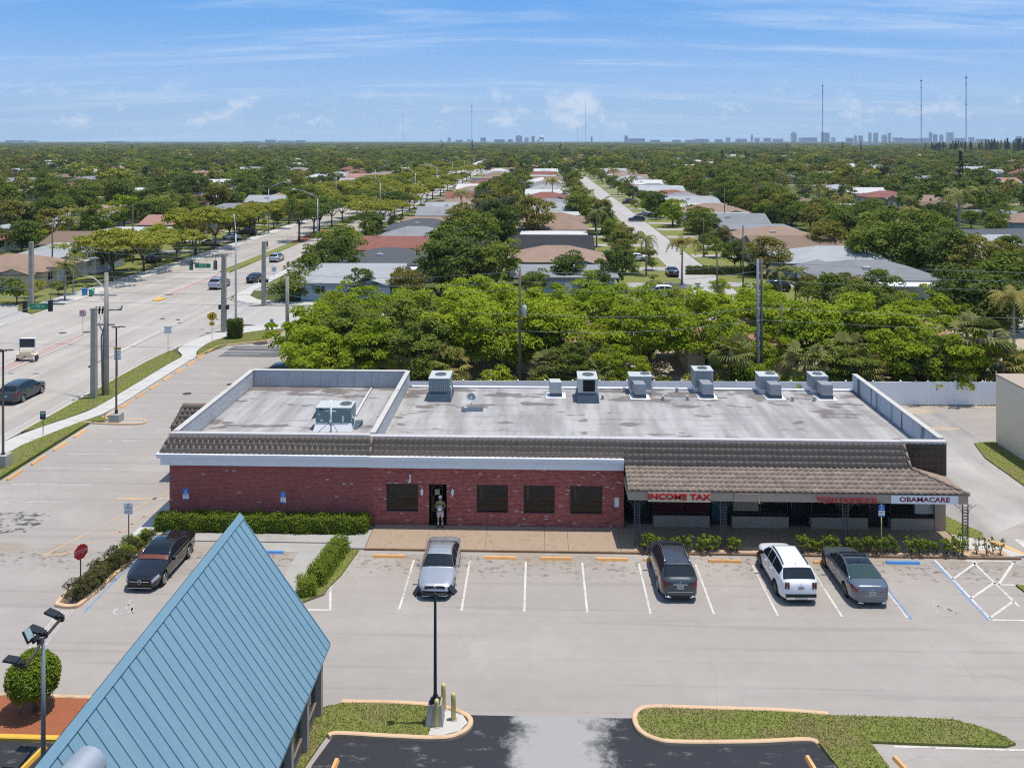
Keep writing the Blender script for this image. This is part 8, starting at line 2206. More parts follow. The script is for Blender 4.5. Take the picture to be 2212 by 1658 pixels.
 q = MB(); p = B.pt(form['win'][1][0] - 0.05, 8.99); q.add([(p.x - 0.02, p.y + 0.06, p.z), (p.x + 0.02, p.y + 0.06, p.z), (p.x, p.y - 0.06, p.z + 0.07), (p.x - 0.02, p.y - 0.06, p.z), (p.x + 0.02, p.y - 0.06, p.z)], [(0, 1, 2), (1, 4, 2), (4, 3, 2), (3, 0, 2)]); q.build('aerial', A['trim'], r_)
 if extra: extra(r_, B, L, W)
 return r_
def bx_(name, m, par, *q):
 b = MB(); b.box(*q); return b.build(name, m, par)
def lamp(r_, B, t0, t1, v0, v1, m, name='head_lamp', nt=5):
 for sd in (1, -1):
  q = MB(); B.patch(q, t0, t1, v0, v1, sd, 0.012, nt, 3); q.build(name, m, r_)
def plate(r_, y, z, sgn, txt=None):
 p = bx_('number_plate', A['plate'], r_, -0.155, min(y, y + sgn * 0.012), z - 0.08, 0.155, max(y, y + sgn * 0.012), z + 0.08)
 for k in range(5):
  bx_('plate_mark', A['grey_print'], p, -0.11 + k * 0.047, min(y + sgn * 0.0125, y + sgn * 0.015), z - 0.03, -0.08 + k * 0.047, max(y + sgn * 0.0125, y + sgn * 0.015), z + 0.035)
def ex_silver(r_, B, L, W):
 lamp(r_, B, .006, .085, 4.1, 5.4, A['head']); f = L / 2
 lamp(r_, B, .005, .055, 1.2, 1.9, A['trim'], 'fog_lamp')
 q = MB()
 for k in range(3):
  q.box(-0.5, f - 0.05, 0.60 + k * 0.045, 0.5, f + 0.015, 0.625 + k * 0.045)
 q.build('grille', A['trim'], r_); bx_('grille_bar', A['chrome'], r_, -0.52, f - 0.03, 0.735, 0.52, f + 0.012, 0.755)
 bx_('lower_intake', A['trim'], r_, -0.58, f - 0.03, 0.30, 0.58, f + 0.012, 0.44); bx_('chrome_strip', A['chrome'], r_, -0.60, f - 0.02, 0.245, 0.60, f + 0.016, 0.265)
 q = MB(); q.tube([(0.07 * math.cos(a), f + 0.03, 0.665 + 0.07 * math.sin(a)) for a in [math.pi * k / 8 for k in range(17)]], 0.011, 4); q.tube([(-0.05, f + 0.03, 0.71), (-0.02, f + 0.03, 0.62), (0, f + 0.03, 0.67), (0.02, f + 0.03, 0.62), (0.05, f + 0.03, 0.71)], 0.008, 4); q.build('badge', A['chrome'], r_)
 q = MB()
 for x0 in (-0.55, 0.05):
  p = B.pt(.292, 8.2, 1); q.tube([(x0, p.y, p.z + 0.02), (x0 + 0.5, p.y - 0.16, p.z + 0.09)], 0.014, 4)
 q.build('wiper', A['trim'], r_); lamp(r_, B, .93, .995, 4.0, 4.95, A['tail'], 'tail_lamp')
def ex_black(r_, B, L, W):
 lamp(r_, B, .006, .085, 4.0, 5.4, A['head']); f = L / 2; lamp(r_, B, .09, .105, 3.4, 3.9, A['amber'], 'side_marker', 2)
 q = MB(); q.box(-0.52, f - 0.05, 0.42, 0.52, f + 0.01, 0.70); q.build('grille', A['trim'], r_)
 bx_('grille_bar', A['chrome'], r_, -0.50, f + 0.0105, 0.55, 0.50, f + 0.025, 0.58); bx_('chrome_strip', A['chrome'], r_, -0.60, f - 0.02, 0.24, 0.60, f + 0.02, 0.265); bx_('lower_intake', A['trim'], r_, -0.62, f - 0.03, 0.275, 0.62, f + 0.008, 0.38)
 q = MB(); c_ = 0.565; q.tube([(0.10 * math.cos(a), f + 0.035, c_ + 0.10 * math.sin(a)) for a in [2 * math.pi * k / 16 for k in range(17)]], 0.012, 4)
 for a in (90, 210, 330): q.tube([(0, f + 0.035, c_), (0.10 * math.cos(R(a)), f + 0.035, c_ + 0.10 * math.sin(R(a)))], 0.010, 4)
 q.build('badge', A['chrome'], r_)
 q = MB(); B.patch(q, .292, .335, 6.2, 8.99, 1, 0.010, 3, 4); B.patch(q, .292, .335, 6.2, 8.99, -1, 0.010, 3, 4); q.build('dashboard', plain('red_brown_leather', (0.16, 0.045, 0.03), 0.5), r_)
 for sd in (1, -1):
  q = MB(); q.tube([B.pt(t, 5.1, sd) + Vector((sd * 0.008, 0, 0)) for t in np.linspace(.31, .80, 12)] , 0.012, 4); q.tube([B.pt(t, 5.93, sd) + Vector((sd * 0.008, 0, 0)) for t in np.linspace(.34, .80, 12)], 0.012, 4); q.build('window_trim', A['chrome'], r_)
 lamp(r_, B, .93, .995, 4.0, 4.95, A['tail'], 'tail_lamp')
def rear_common(r_, B, L, W, z_pl, tm=None, tz=(0.8, 0.95), tx=(0.45, 0.74), nm='tail_lamp'):
 plate(r_, -L / 2 - 0.004, z_pl, -1)
def ex_rx(r_, B, L, W):
 b = -L / 2
 for sd in (1, -1):
  q = MB(); B.patch(q, .925, .992, 3.9, 5.0, sd, 0.014, 4, 3); q.build('tail_lamp', A['tail'], r_)
  q = MB(); q.add([(sd * 0.36, b - 0.012, 0.90), (sd * 0.70, b + 0.02, 0.86), (sd * 0.74, b + 0.05, 1.02), (sd * 0.40, b + 0.0, 0.96)], [(0, 1, 2, 3) if sd < 0 else (3, 2, 1, 0)]); q.build('tail_lamp', A['taild'], r_)
  q = MB(); q.tube([(sd * 0.46, b - 0.03, 0.30), (sd * 0.74, b + 0.02, 0.33)], 0.045, 6); q.build('exhaust', A['chrome'], r_)
 bx_('chrome_strip', A['chrome'], r_, -0.34, b - 0.014, 0.885, 0.34, b + 0.02, 0.915); bx_('bumper_line', A['chrome'], r_, -0.62, b - 0.012, 0.53, 0.62, b + 0.02, 0.55)
 bx_('lower_bumper', A['trim'], r_, -0.60, b - 0.01, 0.26, 0.60, b + 0.05, 0.36); plate(r_, b - 0.012, 0.77, -1)
 q = MB(); q.tube([(0.05 * math.cos(a), b - 0.016, 0.985 + 0.04 * math.sin(a)) for a in [2 * math.pi * k / 12 for k in range(13)]], 0.008, 4); q.build('badge', A['chrome'], r_)
 q = MB(); B.across(q, .425, .50, 0.006, 3, va=7.3); q.build('sunroof', A['carglass'], r_)
 q = MB(); B.across(q, .838, .868, 0.03, 3, va=6.3); q.build('spoiler', CP['grey'], r_)
def ex_white(r_, B, L, W):
 b = -L / 2
 for sd in (1, -1):
  for dx in (0.56, 0.68):
   q = MB(); q.box(min(sd * dx, sd * (dx + 0.085)), b - 0.012 + (0.03 if dx > .6 else 0), 0.80, max(sd * dx, sd * (dx + 0.085)), b + 0.08, 1.10); q.build('tail_lamp', A['taild'], r_)
  bx_('skid_plate', A['chrome'], r_, min(sd * 0.30, sd * 0.72), b - 0.035, 0.31, max(sd * 0.30, sd * 0.72), b + 0.06, 0.42)
 bx_('lower_bumper', A['trim'], r_, -0.74, b - 0.025, 0.42, 0.74, b + 0.06, 0.56); bx_('skid_plate', A['aclight'], r_, -0.29, b - 0.03, 0.31, 0.29, b + 0.06, 0.415); plate(r_, b - 0.014, 0.86, -1)
 q = MB(); q.tube([(0.05 * math.cos(a), b - 0.016, 1.02 + 0.03 * math.sin(a)) for a in [2 * math.pi * k / 12 for k in range(13)]], 0.008, 4); q.build('badge', A['chrome'], r_)
 q = MB(); B.across(q, .838, .87, 0.03, 3, va=6.3); q.build('spoiler', CP['white'], r_)
def ex_blue(r_, B, L, W):
 b = -L / 2
 for sd in (1, -1):
  q = MB(); B.patch(q, .925, .996, 4.0, 4.95, sd, 0.014, 4, 3); q.build('tail_lamp', A['tail'], r_)
  q = MB(); q.add([(sd * 0.34, b - 0.012, 0.80), (sd * 0.68, b + 0.0, 0.76), (sd * 0.72, b + 0.04, 0.93), (sd * 0.6, b + 0.02, 0.92)], [(0, 1, 2, 3) if sd < 0 else (3, 2, 1, 0)]); q.build('tail_lamp', A['tail'], r_)
  q = MB(); q.tube([(sd * 0.44, b - 0.02, 0.26), (sd * 0.68, b + 0.01, 0.28)], 0.035, 6); q.build('exhaust', A['chrome'], r_)
  q = MB(); q.tube([B.pt(t, 5.95, sd) + Vector((sd * 0.008, 0, 0.004)) for t in np.linspace(.33, .86, 14)], 0.014, 4); q.build('window_trim', A['chrome'], r_)
 bx_('bumper_line', A['chrome'], r_, -0.5, b - 0.01, 0.575, 0.5, b + 0.02, 0.59); plate(r_, b - 0.012, 0.73, -1)
 q = MB(); q.tube([(-0.09, b - 0.014, 0.90), (0, b - 0.014, 0.89), (0.09, b - 0.014, 0.90)], 0.01, 4); q.build('badge', A['chrome'], r_)
def ex_generic(r_, B, L, W):
 lamp(r_, B, .006, .07, 4.1, 5.3, A['head']); lamp(r_, B, .93, .996, 4.0, 4.95, A['tail'], 'tail_lamp')
 plate(r_, -L / 2 - 0.01, 0.78, -1); bx_('lower_bumper', A['trim'], r_, -0.6, -L / 2 - 0.006, 0.24, 0.6, -L / 2 + 0.05, 0.40)
 bx_('grille', A['trim'], r_, -0.45, L / 2 - 0.05, 0.5, 0.45, L / 2 + 0.01, 0.66)
car('silver saloon parked nose out behind the black lamp post', SED, 4.87, 1.83, 1.47, CP['silver'], -5.12, 45.35, R(180), 2.80, 0.93, None, glass=A['carglass'], extra=ex_silver)
car('black saloon with a chrome star grille beside the shrub island', SED, 4.93, 1.86, 1.46, CP['black'], -19.86, 45.7, R(180 - 1.5), 2.94, 0.85, None, extra=ex_black, roofglass=(.44, .64))
car('dark grey sport utility car with chrome roof rails, tail towards the lot', SUV, 4.89, 1.895, 1.70, CP['grey'], 6.83, 45.55, R(1), 2.79, 0.98, None, extra=ex_rx, rails='chrome')
car('white sport utility car with black lower bumper and paired tail lamps', SUV, 4.81, 1.90, 1.70, CP['white'], 12.62, 45.45, R(1.5), 2.815, 0.92, None, extra=ex_white, rails='black', clad=True, rim=A['rimd'])
car('blue-grey saloon with a black glass roof, last of the parked row', FAST, 4.99, 1.89, 1.48, CP['blue'], 16.0, 45.4, R(1), 3.01, 0.85, None, extra=ex_blue, rearglass=A['carglassg'], roofglass=(.43, .685), rim=A['rimd'])
g_ = 'cars driving on the main road'
car('dark green-grey crossover driving on the main road by the verge', SUV, 4.69, 1.92, 1.64, CP['green'], -45.4, 75.9, R(-2), 2.69, 0.95, g_, extra=ex_generic, name='moving_car', z=-0.02)
x, y = G(462, 626); car('silver people carrier driving away past the signal pole', SUV, 5.0, 1.95, 1.70, CP['lsil'], x, y + 2.4, R(-1), 3.0, 0.95, g_, extra=ex_generic, rails='black', name='moving_car', z=-0.02, detail=False)
x, y = G(543, 612); car('black saloon driving away before the far corner pole', FAST, 4.7, 1.84, 1.45, CP['black'], x, y + 2.2, R(-2), 2.75, 0.9, g_, extra=ex_generic, name='moving_car', z=-0.02, detail=False)
x, y = G(590, 567); car('silver crossover driving away beyond the far corner pole', SUV, 4.6, 1.9, 1.62, CP['lsil'], x, y + 2.2, R(0), 2.7, 0.9, g_, extra=ex_generic, name='moving_car', z=-0.02, detail=False)
pc = {}
def far_car(kind, colr, x, y, rz, label, nm='parked_car'):
 """cars of the driveways: one of each form is built, the rest are copies with their own paint"""
 if kind not in pc:
  form, L, W, H = {'s': (SED, 4.75, 1.82, 1.46), 'u': (SUV, 4.7, 1.9, 1.68)}[kind]
  o = pc[kind] = car(label, form, L, W, H, CP[colr], x, y, rz, 2.75, 0.92, 'cars in the driveways', extra=ex_generic, detail=False)
 else:
  o = dup(pc[kind], (x, y, 0), rz, label)
 for ch in o.children:
  if ch.name.split('.')[0] in ('body', 'mirror'):
   ch.material_slots[0].link = 'OBJECT'; ch.material_slots[0].material = CP[colr]
 return o
for kind, c_, px, py, rz, lab in (('s', 'white', 1323, 556, 90, 'white saloon in a drive of the narrow street, farther of two'), ('s', 'white', 1372, 563, 90, 'white saloon in a drive of the narrow street, nearer of two'), ('s', 'navy', 1452, 594, 0, 'dark car parked on the narrow street near its end'), ('u', 'white', 1425, 640, 90, 'white car glimpsed behind the bright grove'), ('u', 'black', 1672, 628, 90, 'black car beside the white patio roof past the street'),
                              ('u', 'navy', 1358, 440, 75, 'dark car far along the narrow street'), ('s', 'lsil', 1392, 466, 90, 'pale car in a far drive of the narrow street'), ('u', 'bluec', 1323, 392, 90, 'blue truck-like car far along the narrow street'), ('s', 'black', 1330, 402, 90, 'black car next to the blue one far along the street'), ('u', 'navy', 1375, 478, 90, 'navy car in a drive on the far side of the narrow street'),
                              ('u', 'navy', 332, 565, 5, 'dark car by the trees of the far pavement'), ('s', 'tanc', 455, 530, 60, 'tan car in the red mulched yard across the road'), ('s', 'white', 500, 517, 60, 'white car in the yard beyond the tan one'), ('u', 'navy', 535, 506, 70, 'dark car beside the yard hedge across the road'), ('s', 'black', 825, 470, 0, 'dark car on the main road, nearer of two far ones'), ('s', 'bluec', 835, 453, 0, 'blue car on the main road, farther of two'),
                              ('s', 'white', 262, 443, 80, 'white car before the peach house across the road, first of three'), ('u', 'lsil', 288, 441, 80, 'silver car before the peach house across the road, second of three'), ('u', 'navy', 232, 447, 80, 'dark car before the peach house across the road'), ('u', 'white', 50, 468, 80, 'white crossover by the yards at the picture edge'), ('s', 'navy', 5, 478, 80, 'blue car cut by the picture edge'), ('u', 'navy', 603, 822, 90, 'dark blue car behind the back corner of the smaller roof'),
                              ('s', 'redc', 1005, 447, 90, 'red car in a drive beside the main road'), ('u', 'white', 1400, 408, 90, 'white car far along the narrow street')):
 x, y = G(px, py); far_car(kind, c_, x, y, R(rz), lab)
x, y = G(1340, 522)
VAN = thing('white_van', 'white panel van parked beside the hedge of the narrow street', 'van', (x, y, 0), R(90))
b = MB()
prof = [(-2.6, 0.3), (2.55, 0.3), (2.6, 0.95), (1.9, 1.25), (1.35, 2.0), (0.9, 2.2), (-2.5, 2.25), (-2.6, 2.0)]
n = len(prof); b.add([(-0.95, p[0], p[1]) for p in prof] + [(0.95, p[0], p[1]) for p in prof], [tuple(range(n)), tuple(range(2 * n - 1, n - 1, -1))] + [(i, n + i, n + (i + 1) % n, (i + 1) % n) for i in range(n)])
b.build('body', CP['white'], VAN)
for sd in (-1, 1):
 bx_('side_window', A['carglass'], VAN, min(sd * 0.951, sd * 0.96), 0.7, 1.35, max(sd * 0.951, sd * 0.96), 1.3, 1.9)
 for yy in (-1.6, 1.7):
  w_ = obj('wheel', WHE[(0.34, A['rim'].name)][0], VAN, loc=(sd * 0.86, yy, 0.34)); obj('rim', WHE[(0.34, A['rim'].name)][1], w_)
b = MB(); b.add([(-0.85, 1.93, 1.27), (0.85, 1.93, 1.27), (0.8, 1.42, 1.97), (-0.8, 1.42, 1.97)], [(0, 3, 2, 1)]); b.build('windscreen', A['carglass'], VAN)

# ---------------------------------------------------------------- people
SKIN = plain('skin', (0.42, 0.24, 0.16), 0.6, 0.05, 8.0)
def skin(name, V, E, rad, m, parent, sub=2):
 me = bpy.data.meshes.new(name); me.from_pydata(V, E, []); me.materials.append(m)
 o = bpy.data.objects.new(name, me); C.objects.link(o)
 o.modifiers.new('skin', 'SKIN')
 if not me.skin_vertices:
  import bpy as _b
  me.attributes
 for i, r_ in enumerate(rad):
  sv = me.skin_vertices[0].data[i]; sv.radius = (r_, r_) if not isinstance(r_, tuple) else r_; sv.use_root = (i == 0)
 s_ = o.modifiers.new('sub', 'SUBSURF'); s_.levels = sub; s_.render_levels = sub
 bpy.context.view_layer.update()
 m2 = bpy.data.meshes.new_from_object(o.evaluated_get(bpy.context.evaluated_depsgraph_get()))
 bpy.data.objects.remove(o)
 m2.materials.clear(); m2.materials.append(m); m2.name = name
 m2.polygons.foreach_set('use_smooth', [True] * len(m2.polygons))
 return obj(name, m2, parent)
def person(label, x, y, z, rz, shirt, shorts, cap, arms):
 p = thing('person', label, 'person', (x, y, z), rz)
 # faces -y
 V = [(0, 0, .93), (0, 0, 1.08), (0, .01, 1.25), (0, .015, 1.40), (0, .0, 1.49), (0, -.02, 1.57), (0, -.025, 1.66), (0, -.01, 1.73)]
 Rr = [(.155, .11), (.145, .105), (.165, .11), (.15, .095), .058, (.072, .085), (.08, .098), (.055, .07)]
 E = [(i, i + 1) for i in range(7)]
 for sd in (-1, 1):
  o = len(V)
  V += [(sd * .10, 0, .86), (sd * .115, -.01, .50), (sd * .12, .02, .12), (sd * .125, -.06, .05), (sd * .13, -.15, .035)]
  Rr += [.092, .062, .045, .045, .035]; E += [(0, o), (o, o + 1), (o + 1, o + 2), (o + 2, o + 3), (o + 3, o + 4)]
  o = len(V)
  el_, wr_ = arms[sd]
  V += [(sd * .20, .01, 1.40), el_, wr_]; Rr += [.058, .043, .032]; E += [(3, o), (o, o + 1), (o + 1, o + 2)]
  c_ = len(V); w_ = Vector(wr_); d = (w_ - Vector(el_)).normalized(); side = d.cross(Vector((0, 0, 1))).normalized()
  V.append(tuple(w_ + d * 0.06)); Rr.append((.038, .018)); E.append((o + 2, c_))
  for f, (sp, ln) in enumerate(((-1.4, .075), (-.45, .085), (.45, .08), (1.3, .062))):
   k = len(V); b0 = w_ + d * 0.09 + side * sp * 0.016
   V += [tuple(b0), tuple(b0 + d * ln * 0.5 + Vector((0, -.012, 0))), tuple(b0 + d * ln * 0.85 + Vector((0, -.03, 0)))]; Rr += [.0105, .0095, .008]; E += [(c_, k), (k, k + 1), (k + 1, k + 2)]
  k = len(V); V += [tuple(w_ + d * .04 - side * sd * .035), tuple(w_ + d * .075 - side * sd * .06)]; Rr += [.012, .009]; E += [(c_, k), (k, k + 1)]
 skin('body', V, E, Rr, SKIN, p)
 V = [(0, 0, .90), (0, 0, 1.08), (0, .01, 1.25), (0, .015, 1.42)]; Rr2 = [(.178, .13), (.165, .125), (.185, .13), (.16, .11)]; E = [(0, 1), (1, 2), (2, 3)]
 for sd in (-1, 1):
  el_ = Vector(arms[sd][0]); s0 = Vector((sd * .20, .01, 1.40)); k = len(V); V += [tuple(s0), tuple(s0.lerp(el_, .7))]; Rr2 += [.075, .068]; E += [(3, k), (k, k + 1)]
 skin('shirt', V, E, Rr2, shirt, p)
 V = [(0, 0, .93)]; Rr2 = [(.172, .125)]; E = []
 for sd in (-1, 1):
  k = len(V); V += [(sd * .098, 0, .84), (sd * .115, -.005, .50)]; Rr2 += [.118, .105]; E += [(0, k), (k, k + 1)]
 skin('shorts', V, E, Rr2, shorts, p)
 for sd in (-1, 1):
  b = MB(); b.tube([(sd * .125, .03, .0), (sd * .125, .03, .09)], [.055, .05], 8); b.bevbox(sd * .13 - .05, -.2, 0, sd * .13 + .05, .08, .075, .02); b.build('shoe', A['black'], p)
  b = MB(); b.tube([(sd * .122, .015, .08), (sd * .12, .015, .22)], .05, 8); b.build('sock', A['white'], p)
  b = MB(); b.tube([(sd * .03, -.105, 1.668), (sd * .03, -.115, 1.668)], .012, 6); b.build('eye', A['black'], p)
  b = MB(); b.tube([(sd * .083, -.02, 1.62), (sd * .09, -.015, 1.68)], .016, 6); b.build('ear', SKIN, p)
 b = MB(); b.tube([(0, -.10, 1.665), (0, -.135, 1.63)], [.012, .018], 6); b.build('nose', SKIN, p)
 b = MB(); b.box(-.028, -.112, 1.585, .028, -.10, 1.597); b.build('mouth', plain('lip', (0.25, 0.09, 0.08), 0.6), p)
 b = MB(); b.tube([(0, -.01, 1.69), (0, -.01, 1.74), (0, -.005, 1.785), (0, 0, 1.80)], [.098, .096, .07, .02], 12); b.add([(-.07, -.09, 1.705), (.07, -.09, 1.705), (.06, -.19, 1.69), (-.06, -.19, 1.69)], [(0, 1, 2, 3), (3, 2, 1, 0)]); b.build('cap', cap, p)
 return p
xp = Xat(951, 50.9)
person('person in a green shirt, pale shorts and white cap standing in the doorway', xp, 50.92, 0.158, 0, plain('green_shirt_cloth', (0.16, 0.22, 0.06), 0.9), plain('pale_shorts_cloth', (0.62, 0.56, 0.52), 0.9), A['white'], {-1: ((-.27, -.02, 1.12), (-.13, -.22, 1.10)), 1: ((.27, -.02, 1.12), (.13, -.22, 1.10))})
b = MB(); b.tube([(0, 0, 0), (0, 0, .05), (0, 0, .12), (0, 0, .2)], [.06, .13, .14, .05], 14); b.box(-.12, -.02, .12, .12, .02, .30)
o = b.build('handheld_controller', A['aclight'], None, loc=(xp, 50.62, 0.158 + 1.02)); tag(o, 'grey rounded controller held by the person in the doorway', 'controller')
x, y = G(577, 537)
person('tiny dark clothed person walking on the far pavement of the main road', x, y, 0.0, R(150), plain('dark_cloth', (0.05, 0.03, 0.03), 0.9), plain('dark_shorts_cloth', (0.04, 0.04, 0.05), 0.9), A['black'], {-1: ((-.27, .06, 1.12), (-.25, -.05, .90)), 1: ((.27, -.04, 1.12), (.25, -.16, .95))})
# parasol, bins and small yard things
x, y = Xat(2165, 146), 146; x = Xat(1918, 150)
PS = thing('parasol_canopy', 'navy garden canopy beside the big grey hip roofs', 'canopy', (x, 150, 0))
b = MB(); b.add([(-1.9, -1.9, 2.2), (1.9, -1.9, 2.2), (1.9, 1.9, 2.2), (-1.9, 1.9, 2.2), (0, 0, 3.2)], [(0, 1, 4), (1, 2, 4), (2, 3, 4), (3, 0, 4), (3, 2, 1, 0)]); b.build('cover', A['navy'], PS)
for a in (-1, 1):
 for c_ in (-1, 1):
  b = MB(); b.tube([(a * 1.8, c_ * 1.8, 0), (a * 1.8, c_ * 1.8, 2.2)], 0.04, 6); b.build('leg', A['gsteel'], PS)
for px, Y, m_, lab in ((1002, 79, 'navy', 'tall blue wheeled bin glimpsed behind the fence'), (1022, 77.6, 'green_sign', 'dark wheeled bin behind the fence by the first air conditioner'), (183, 126, 'blue_sign', 'blue wheeled bin beside the corner house across the road'), (198, 126, 'green_sign', 'green wheeled bin beside the corner house across the road')):
 t_ = thing('wheeled_bin', lab, 'bin', (Xat(px, Y), Y, 0), 0, 'wheeled bins')
 b = MB(); b.add([(-.24, -.26, .1), (.24, -.26, .1), (.24, .26, .1), (-.24, .26, .1), (-.3, -.34, 1.0), (.3, -.34, 1.0), (.3, .34, 1.0), (-.3, .34, 1.0)], [(0, 1, 5, 4), (1, 2, 6, 5), (2, 3, 7, 6), (3, 0, 4, 7), (3, 2, 1, 0)]); b.build('tub', A[m_], t_)
 b = MB(); b.add([(-.31, -.37, 1.0), (.31, -.37, 1.0), (.31, .36, 1.0), (-.31, .36, 1.0), (-.27, -.3, 1.1), (.27, -.3, 1.1), (.27, .3, 1.08), (-.27, .3, 1.08)], [(0, 1, 5, 4), (1, 2, 6, 5), (2, 3, 7, 6), (3, 0, 4, 7), (4, 5, 6, 7)]); b.build('lid', A[m_], t_)
 for sd in (-1, 1):
  b = MB(); b.tube([(sd * .2, .3, .1), (sd * .27, .3, .1)], .1, 10); b.build('wheel', A['black'], t_)
# ---------------------------------------------------------------- skyline
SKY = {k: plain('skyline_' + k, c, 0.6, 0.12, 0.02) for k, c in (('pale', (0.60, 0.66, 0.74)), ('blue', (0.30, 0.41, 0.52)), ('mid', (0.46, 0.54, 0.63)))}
SKG = glassmat('skyline_glass', (0.10, 0.15, 0.20), 0.15)
def tower(px0, px1, ptop, label, m='pale', D=9000, name='skyline_tower', step=0):
 x0, x1 = Xat(px0, D), Xat(px1, D); h = Zat(ptop, (x0 + x1) / 2, D)
 w_ = x1 - x0
 t = thing(name, label, 'tower', ((x0 + x1) / 2, D, 0), 0, 'far towers on the horizon')
 b = MB(); b.box(-w_ / 2, -w_ / 3, 0, w_ / 2, w_ / 3, h)
 if step: b.box(-w_ / 4, -w_ / 5, h, w_ / 4, w_ / 5, h * 1.12)
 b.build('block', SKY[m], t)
 if w_ > 45 or h > 70:
  b = MB(); n = max(3, int(h / 14))
  for k in range(n):
   z = h * 0.12 + k * h * 0.85 / n; b.box(-w_ * 0.46, -w_ / 3 - 0.6, z, w_ * 0.46, -w_ / 3 - 0.05, z + h * 0.4 / n)
  b.build('window_band', SKG, t)
 return t
T_ = [(1114, 1128, 294, 'blue'), (1038, 1050, 297, 'pale'), (1097, 1108, 301, 'mid'), (1133, 1142, 297, 'mid'), (1148, 1155, 294, 'blue'), (967, 974, 298, 'mid'), (1009, 1017, 301, 'pale'), (1349, 1356, 294, 'blue'), (1276, 1280, 295, 'mid'), (1709, 1720, 287, 'pale'), (1774, 1780, 286, 'blue'), (1781, 1791, 287, 'mid'), (1845, 1851, 293, 'pale'), (1876, 1882, 286, 'pale'), (1887, 1896, 287, 'mid'), (1918, 1924, 287, 'pale'), (1855, 1863, 293, 'blue'),
      (2007, 2013, 286, 'blue'), (2016, 2024, 290, 'blue'), (2045, 2058, 286, 'pale'), (2030, 2037, 292, 'mid'), (1622, 1626, 291, 'blue'), (1568, 1577, 297, 'mid'), (2093, 2103, 296, 'mid'), (2196, 2206, 294, 'mid'), (1905, 1915, 292, 'pale'), (1796, 1804, 297, 'pale'), (1630, 1640, 298, 'pale'), (950, 955, 302, 'pale')]
T_.sort()
for i, (a, c_, t_, m_) in enumerate(T_):
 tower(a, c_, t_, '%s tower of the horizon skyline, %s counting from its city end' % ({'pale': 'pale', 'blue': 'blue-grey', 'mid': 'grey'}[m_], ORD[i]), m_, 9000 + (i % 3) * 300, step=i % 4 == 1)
Lw = [(20, 60, 304, 'pale'), (66, 82, 305, 'mid'), (235, 274, 306, 'blue'), (528, 562, 306, 'blue'), (575, 596, 303, 'blue'), (604, 636, 305, 'mid'), (640, 660, 304, 'mid'), (1358, 1392, 300, 'pale'), (1545, 1560, 302, 'mid'), (1480, 1500, 303, 'pale'), (1452, 1470, 303, 'pale'), (1590, 1612, 301, 'mid'), (1650, 1664, 299, 'pale'), (1670, 1690, 301, 'pale'), (1728, 1762, 298, 'pale'), (1828, 1842, 299, 'mid'), (1930, 1948, 298, 'pale'), (1952, 1980, 300, 'mid'), (1985, 2004, 299, 'pale'), (2062, 2082, 299, 'pale'), (2110, 2130, 301, 'mid'), (1405, 1425, 303, 'pale'), (1160, 1164, 302, 'mid'), (1068, 1090, 302, 'mid'), (985, 1000, 303, 'pale'), (1500, 1530, 301, 'pale')]
Lw.sort()
for i, (a, c_, t_, m_) in enumerate(Lw):
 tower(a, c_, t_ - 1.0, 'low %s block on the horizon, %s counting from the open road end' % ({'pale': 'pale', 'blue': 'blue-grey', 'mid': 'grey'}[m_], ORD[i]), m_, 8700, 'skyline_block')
# nearer white buildings among the trees
for px0, px1, py, Y, lab in ((1840, 1900, 309, 3200, 'long low white building just above the treetops of the horizon'), (560, 575, 316, 1900, 'small bright white roof in the far treetops')):
 x0, x1 = Xat(px0, Y), Xat(px1, Y); h = Zat(py, 0, Y)
 t = thing('far_white_building', lab, 'building', ((x0 + x1) / 2, Y, 0))
 b = MB(); b.box(-(x1 - x0) / 2, -8, 0, (x1 - x0) / 2, 8, h); b.build('wall', A['white'], t); b = MB(); b.box(-(x1 - x0) / 2 - 1, -9, h, (x1 - x0) / 2 + 1, 9, h + 0.8); b.build('roof', A['white'], t)
# water tower
Y = 6200.0; x = Xat(1170, Y); zt = Zat(293, x, Y); k = zt / 62.0
WT = thing('water_tower', 'pale bulb water tower standing among the horizon towers', 'water tower', (x, Y, 0))
b = MB(); b.tube([(0, 0, zt - 26 * k), (0, 0, zt - 20 * k), (0, 0, zt - 12 * k), (0, 0, zt - 4 * k), (0, 0, zt)], [6 * k, 16 * k, 18.5 * k, 13 * k, 2 * k], 18); b.build('tank', SKY['pale'], WT)
b = MB(); b.tube([(0, 0, zt - 24 * k), (0, 0, zt - 16 * k)], [13 * k, 18.9 * k], 18); b.build('tank_band', SKY['blue'], WT)
for a in range(6):
 q = a * math.pi / 3; b = MB(); b.tube([(15 * k * math.cos(q), 15 * k * math.sin(q), 0), (13 * k * math.cos(q), 13 * k * math.sin(q), zt - 18 * k)], 1.5 * k, 6); b.build('leg', SKY['blue'], WT)
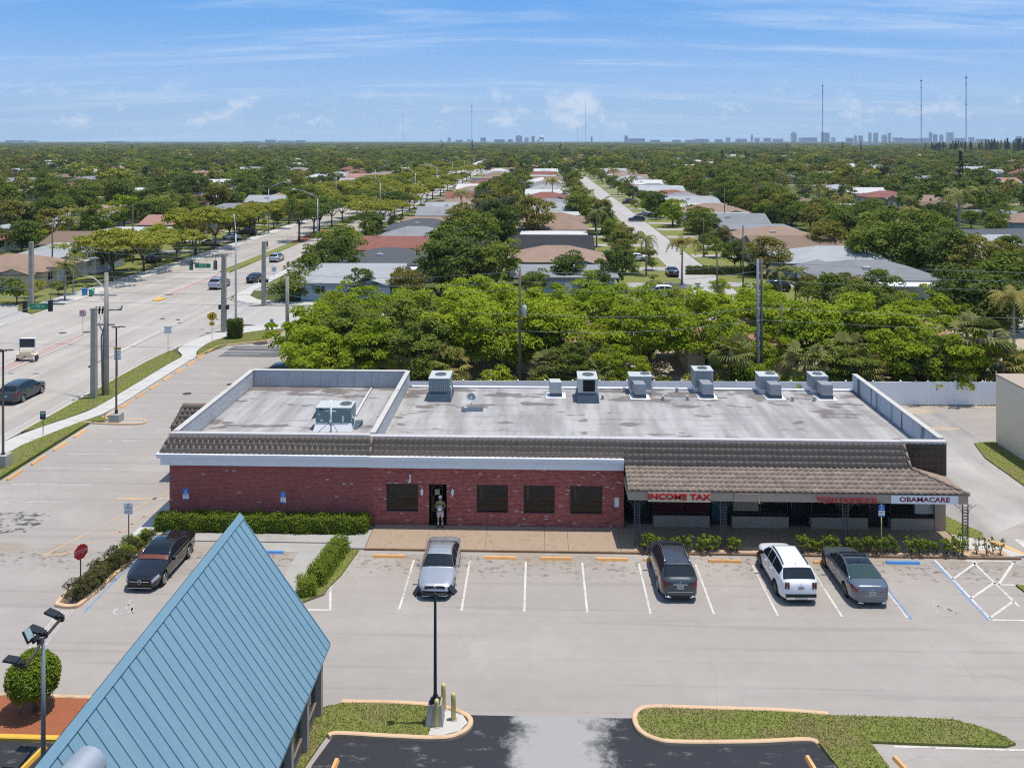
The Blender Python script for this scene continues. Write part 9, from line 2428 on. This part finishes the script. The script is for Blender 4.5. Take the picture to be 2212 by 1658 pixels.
# radio masts with guy wires
def mast(px, ptop, Y, w_, label, nband=5, head=True):
 x = Xat(px, Y); h = Zat(ptop, x, Y)
 t = thing('radio_mast', label, 'mast', (x, Y, 0), 0, 'radio masts on the horizon')
 b = MB()
 for a in range(3):
  q = a * 2.094; b.tube([(w_ * math.cos(q), w_ * math.sin(q), 0), (w_ * math.cos(q), w_ * math.sin(q), h * 0.93)], w_ * 0.30, 4, cap=False)
 n = int(h / (w_ * 5))
 for i in range(n):
  z0, z1 = h * 0.93 * i / n, h * 0.93 * (i + 1) / n
  for a in range(3):
   q0, q1 = a * 2.094, (a + 1) * 2.094
   b.tube([(w_ * math.cos(q0), w_ * math.sin(q0), z0), (w_ * math.cos(q1), w_ * math.sin(q1), z1)], w_ * 0.18, 3, cap=False)
 b.build('lattice', SKY['blue'], t)
 b = MB(); b.tube([(0, 0, h * 0.92), (0, 0, h)], w_ * 0.35, 6); b.build('tip', SKY['blue'], t)
 if head:
  for i in range(nband):
   z = h * (0.93 - 0.09 * i * (1 if i < 2 else 1.9)); b = MB(); b.tube([(0, 0, z - 2), (0, 0, z + 2)], w_ * (3.2 if i == 0 else 1.8), 8); b.build('antenna_ring', SKY['blue'], t)
 return t
mast(1777, 175, 2400, 0.95, 'lattice radio mast with rings, above the city nearest the street axis', 3)
mast(1990, 163, 2400, 0.95, 'lattice radio mast in the middle of the three tall ones', 4)
mast(2087, 155, 2300, 1.05, 'tallest lattice radio mast with a wide antenna head', 3)
for sd in (-1, 1):
 pass
mast(1019, 222, 3000, 0.8, 'lone grey mast with a forked head above the main road trees', 1)
mast(1265, 212, 3800, 0.7, 'thin plain mast standing before the cumulus cloud', 0, False)
mast(1247, 272, 4200, 0.7, 'short thin mast beside the plain mast at the cumulus cloud', 0, False)
mast(871, 240, 4000, 0.6, 'faint thin mast over the street trees', 0, False)
# ---------------------------------------------------------------- air
m = bpy.data.materials.new('thin_air'); m.use_nodes = True
t = NT(m.node_tree)
pv = t.n('ShaderNodeVolumePrincipled', Density=7.0e-5, Anisotropy=0.0)
pv.inputs['Color'].default_value = (0.70, 0.83, 0.98, 1)
t.n('ShaderNodeOutputMaterial', Volume=pv.outputs[0])
b = MB(); b.box(-11000, -600, -1.2, 11000, 10500, 420)
hz = b.build('haze', m, kind='stuff')
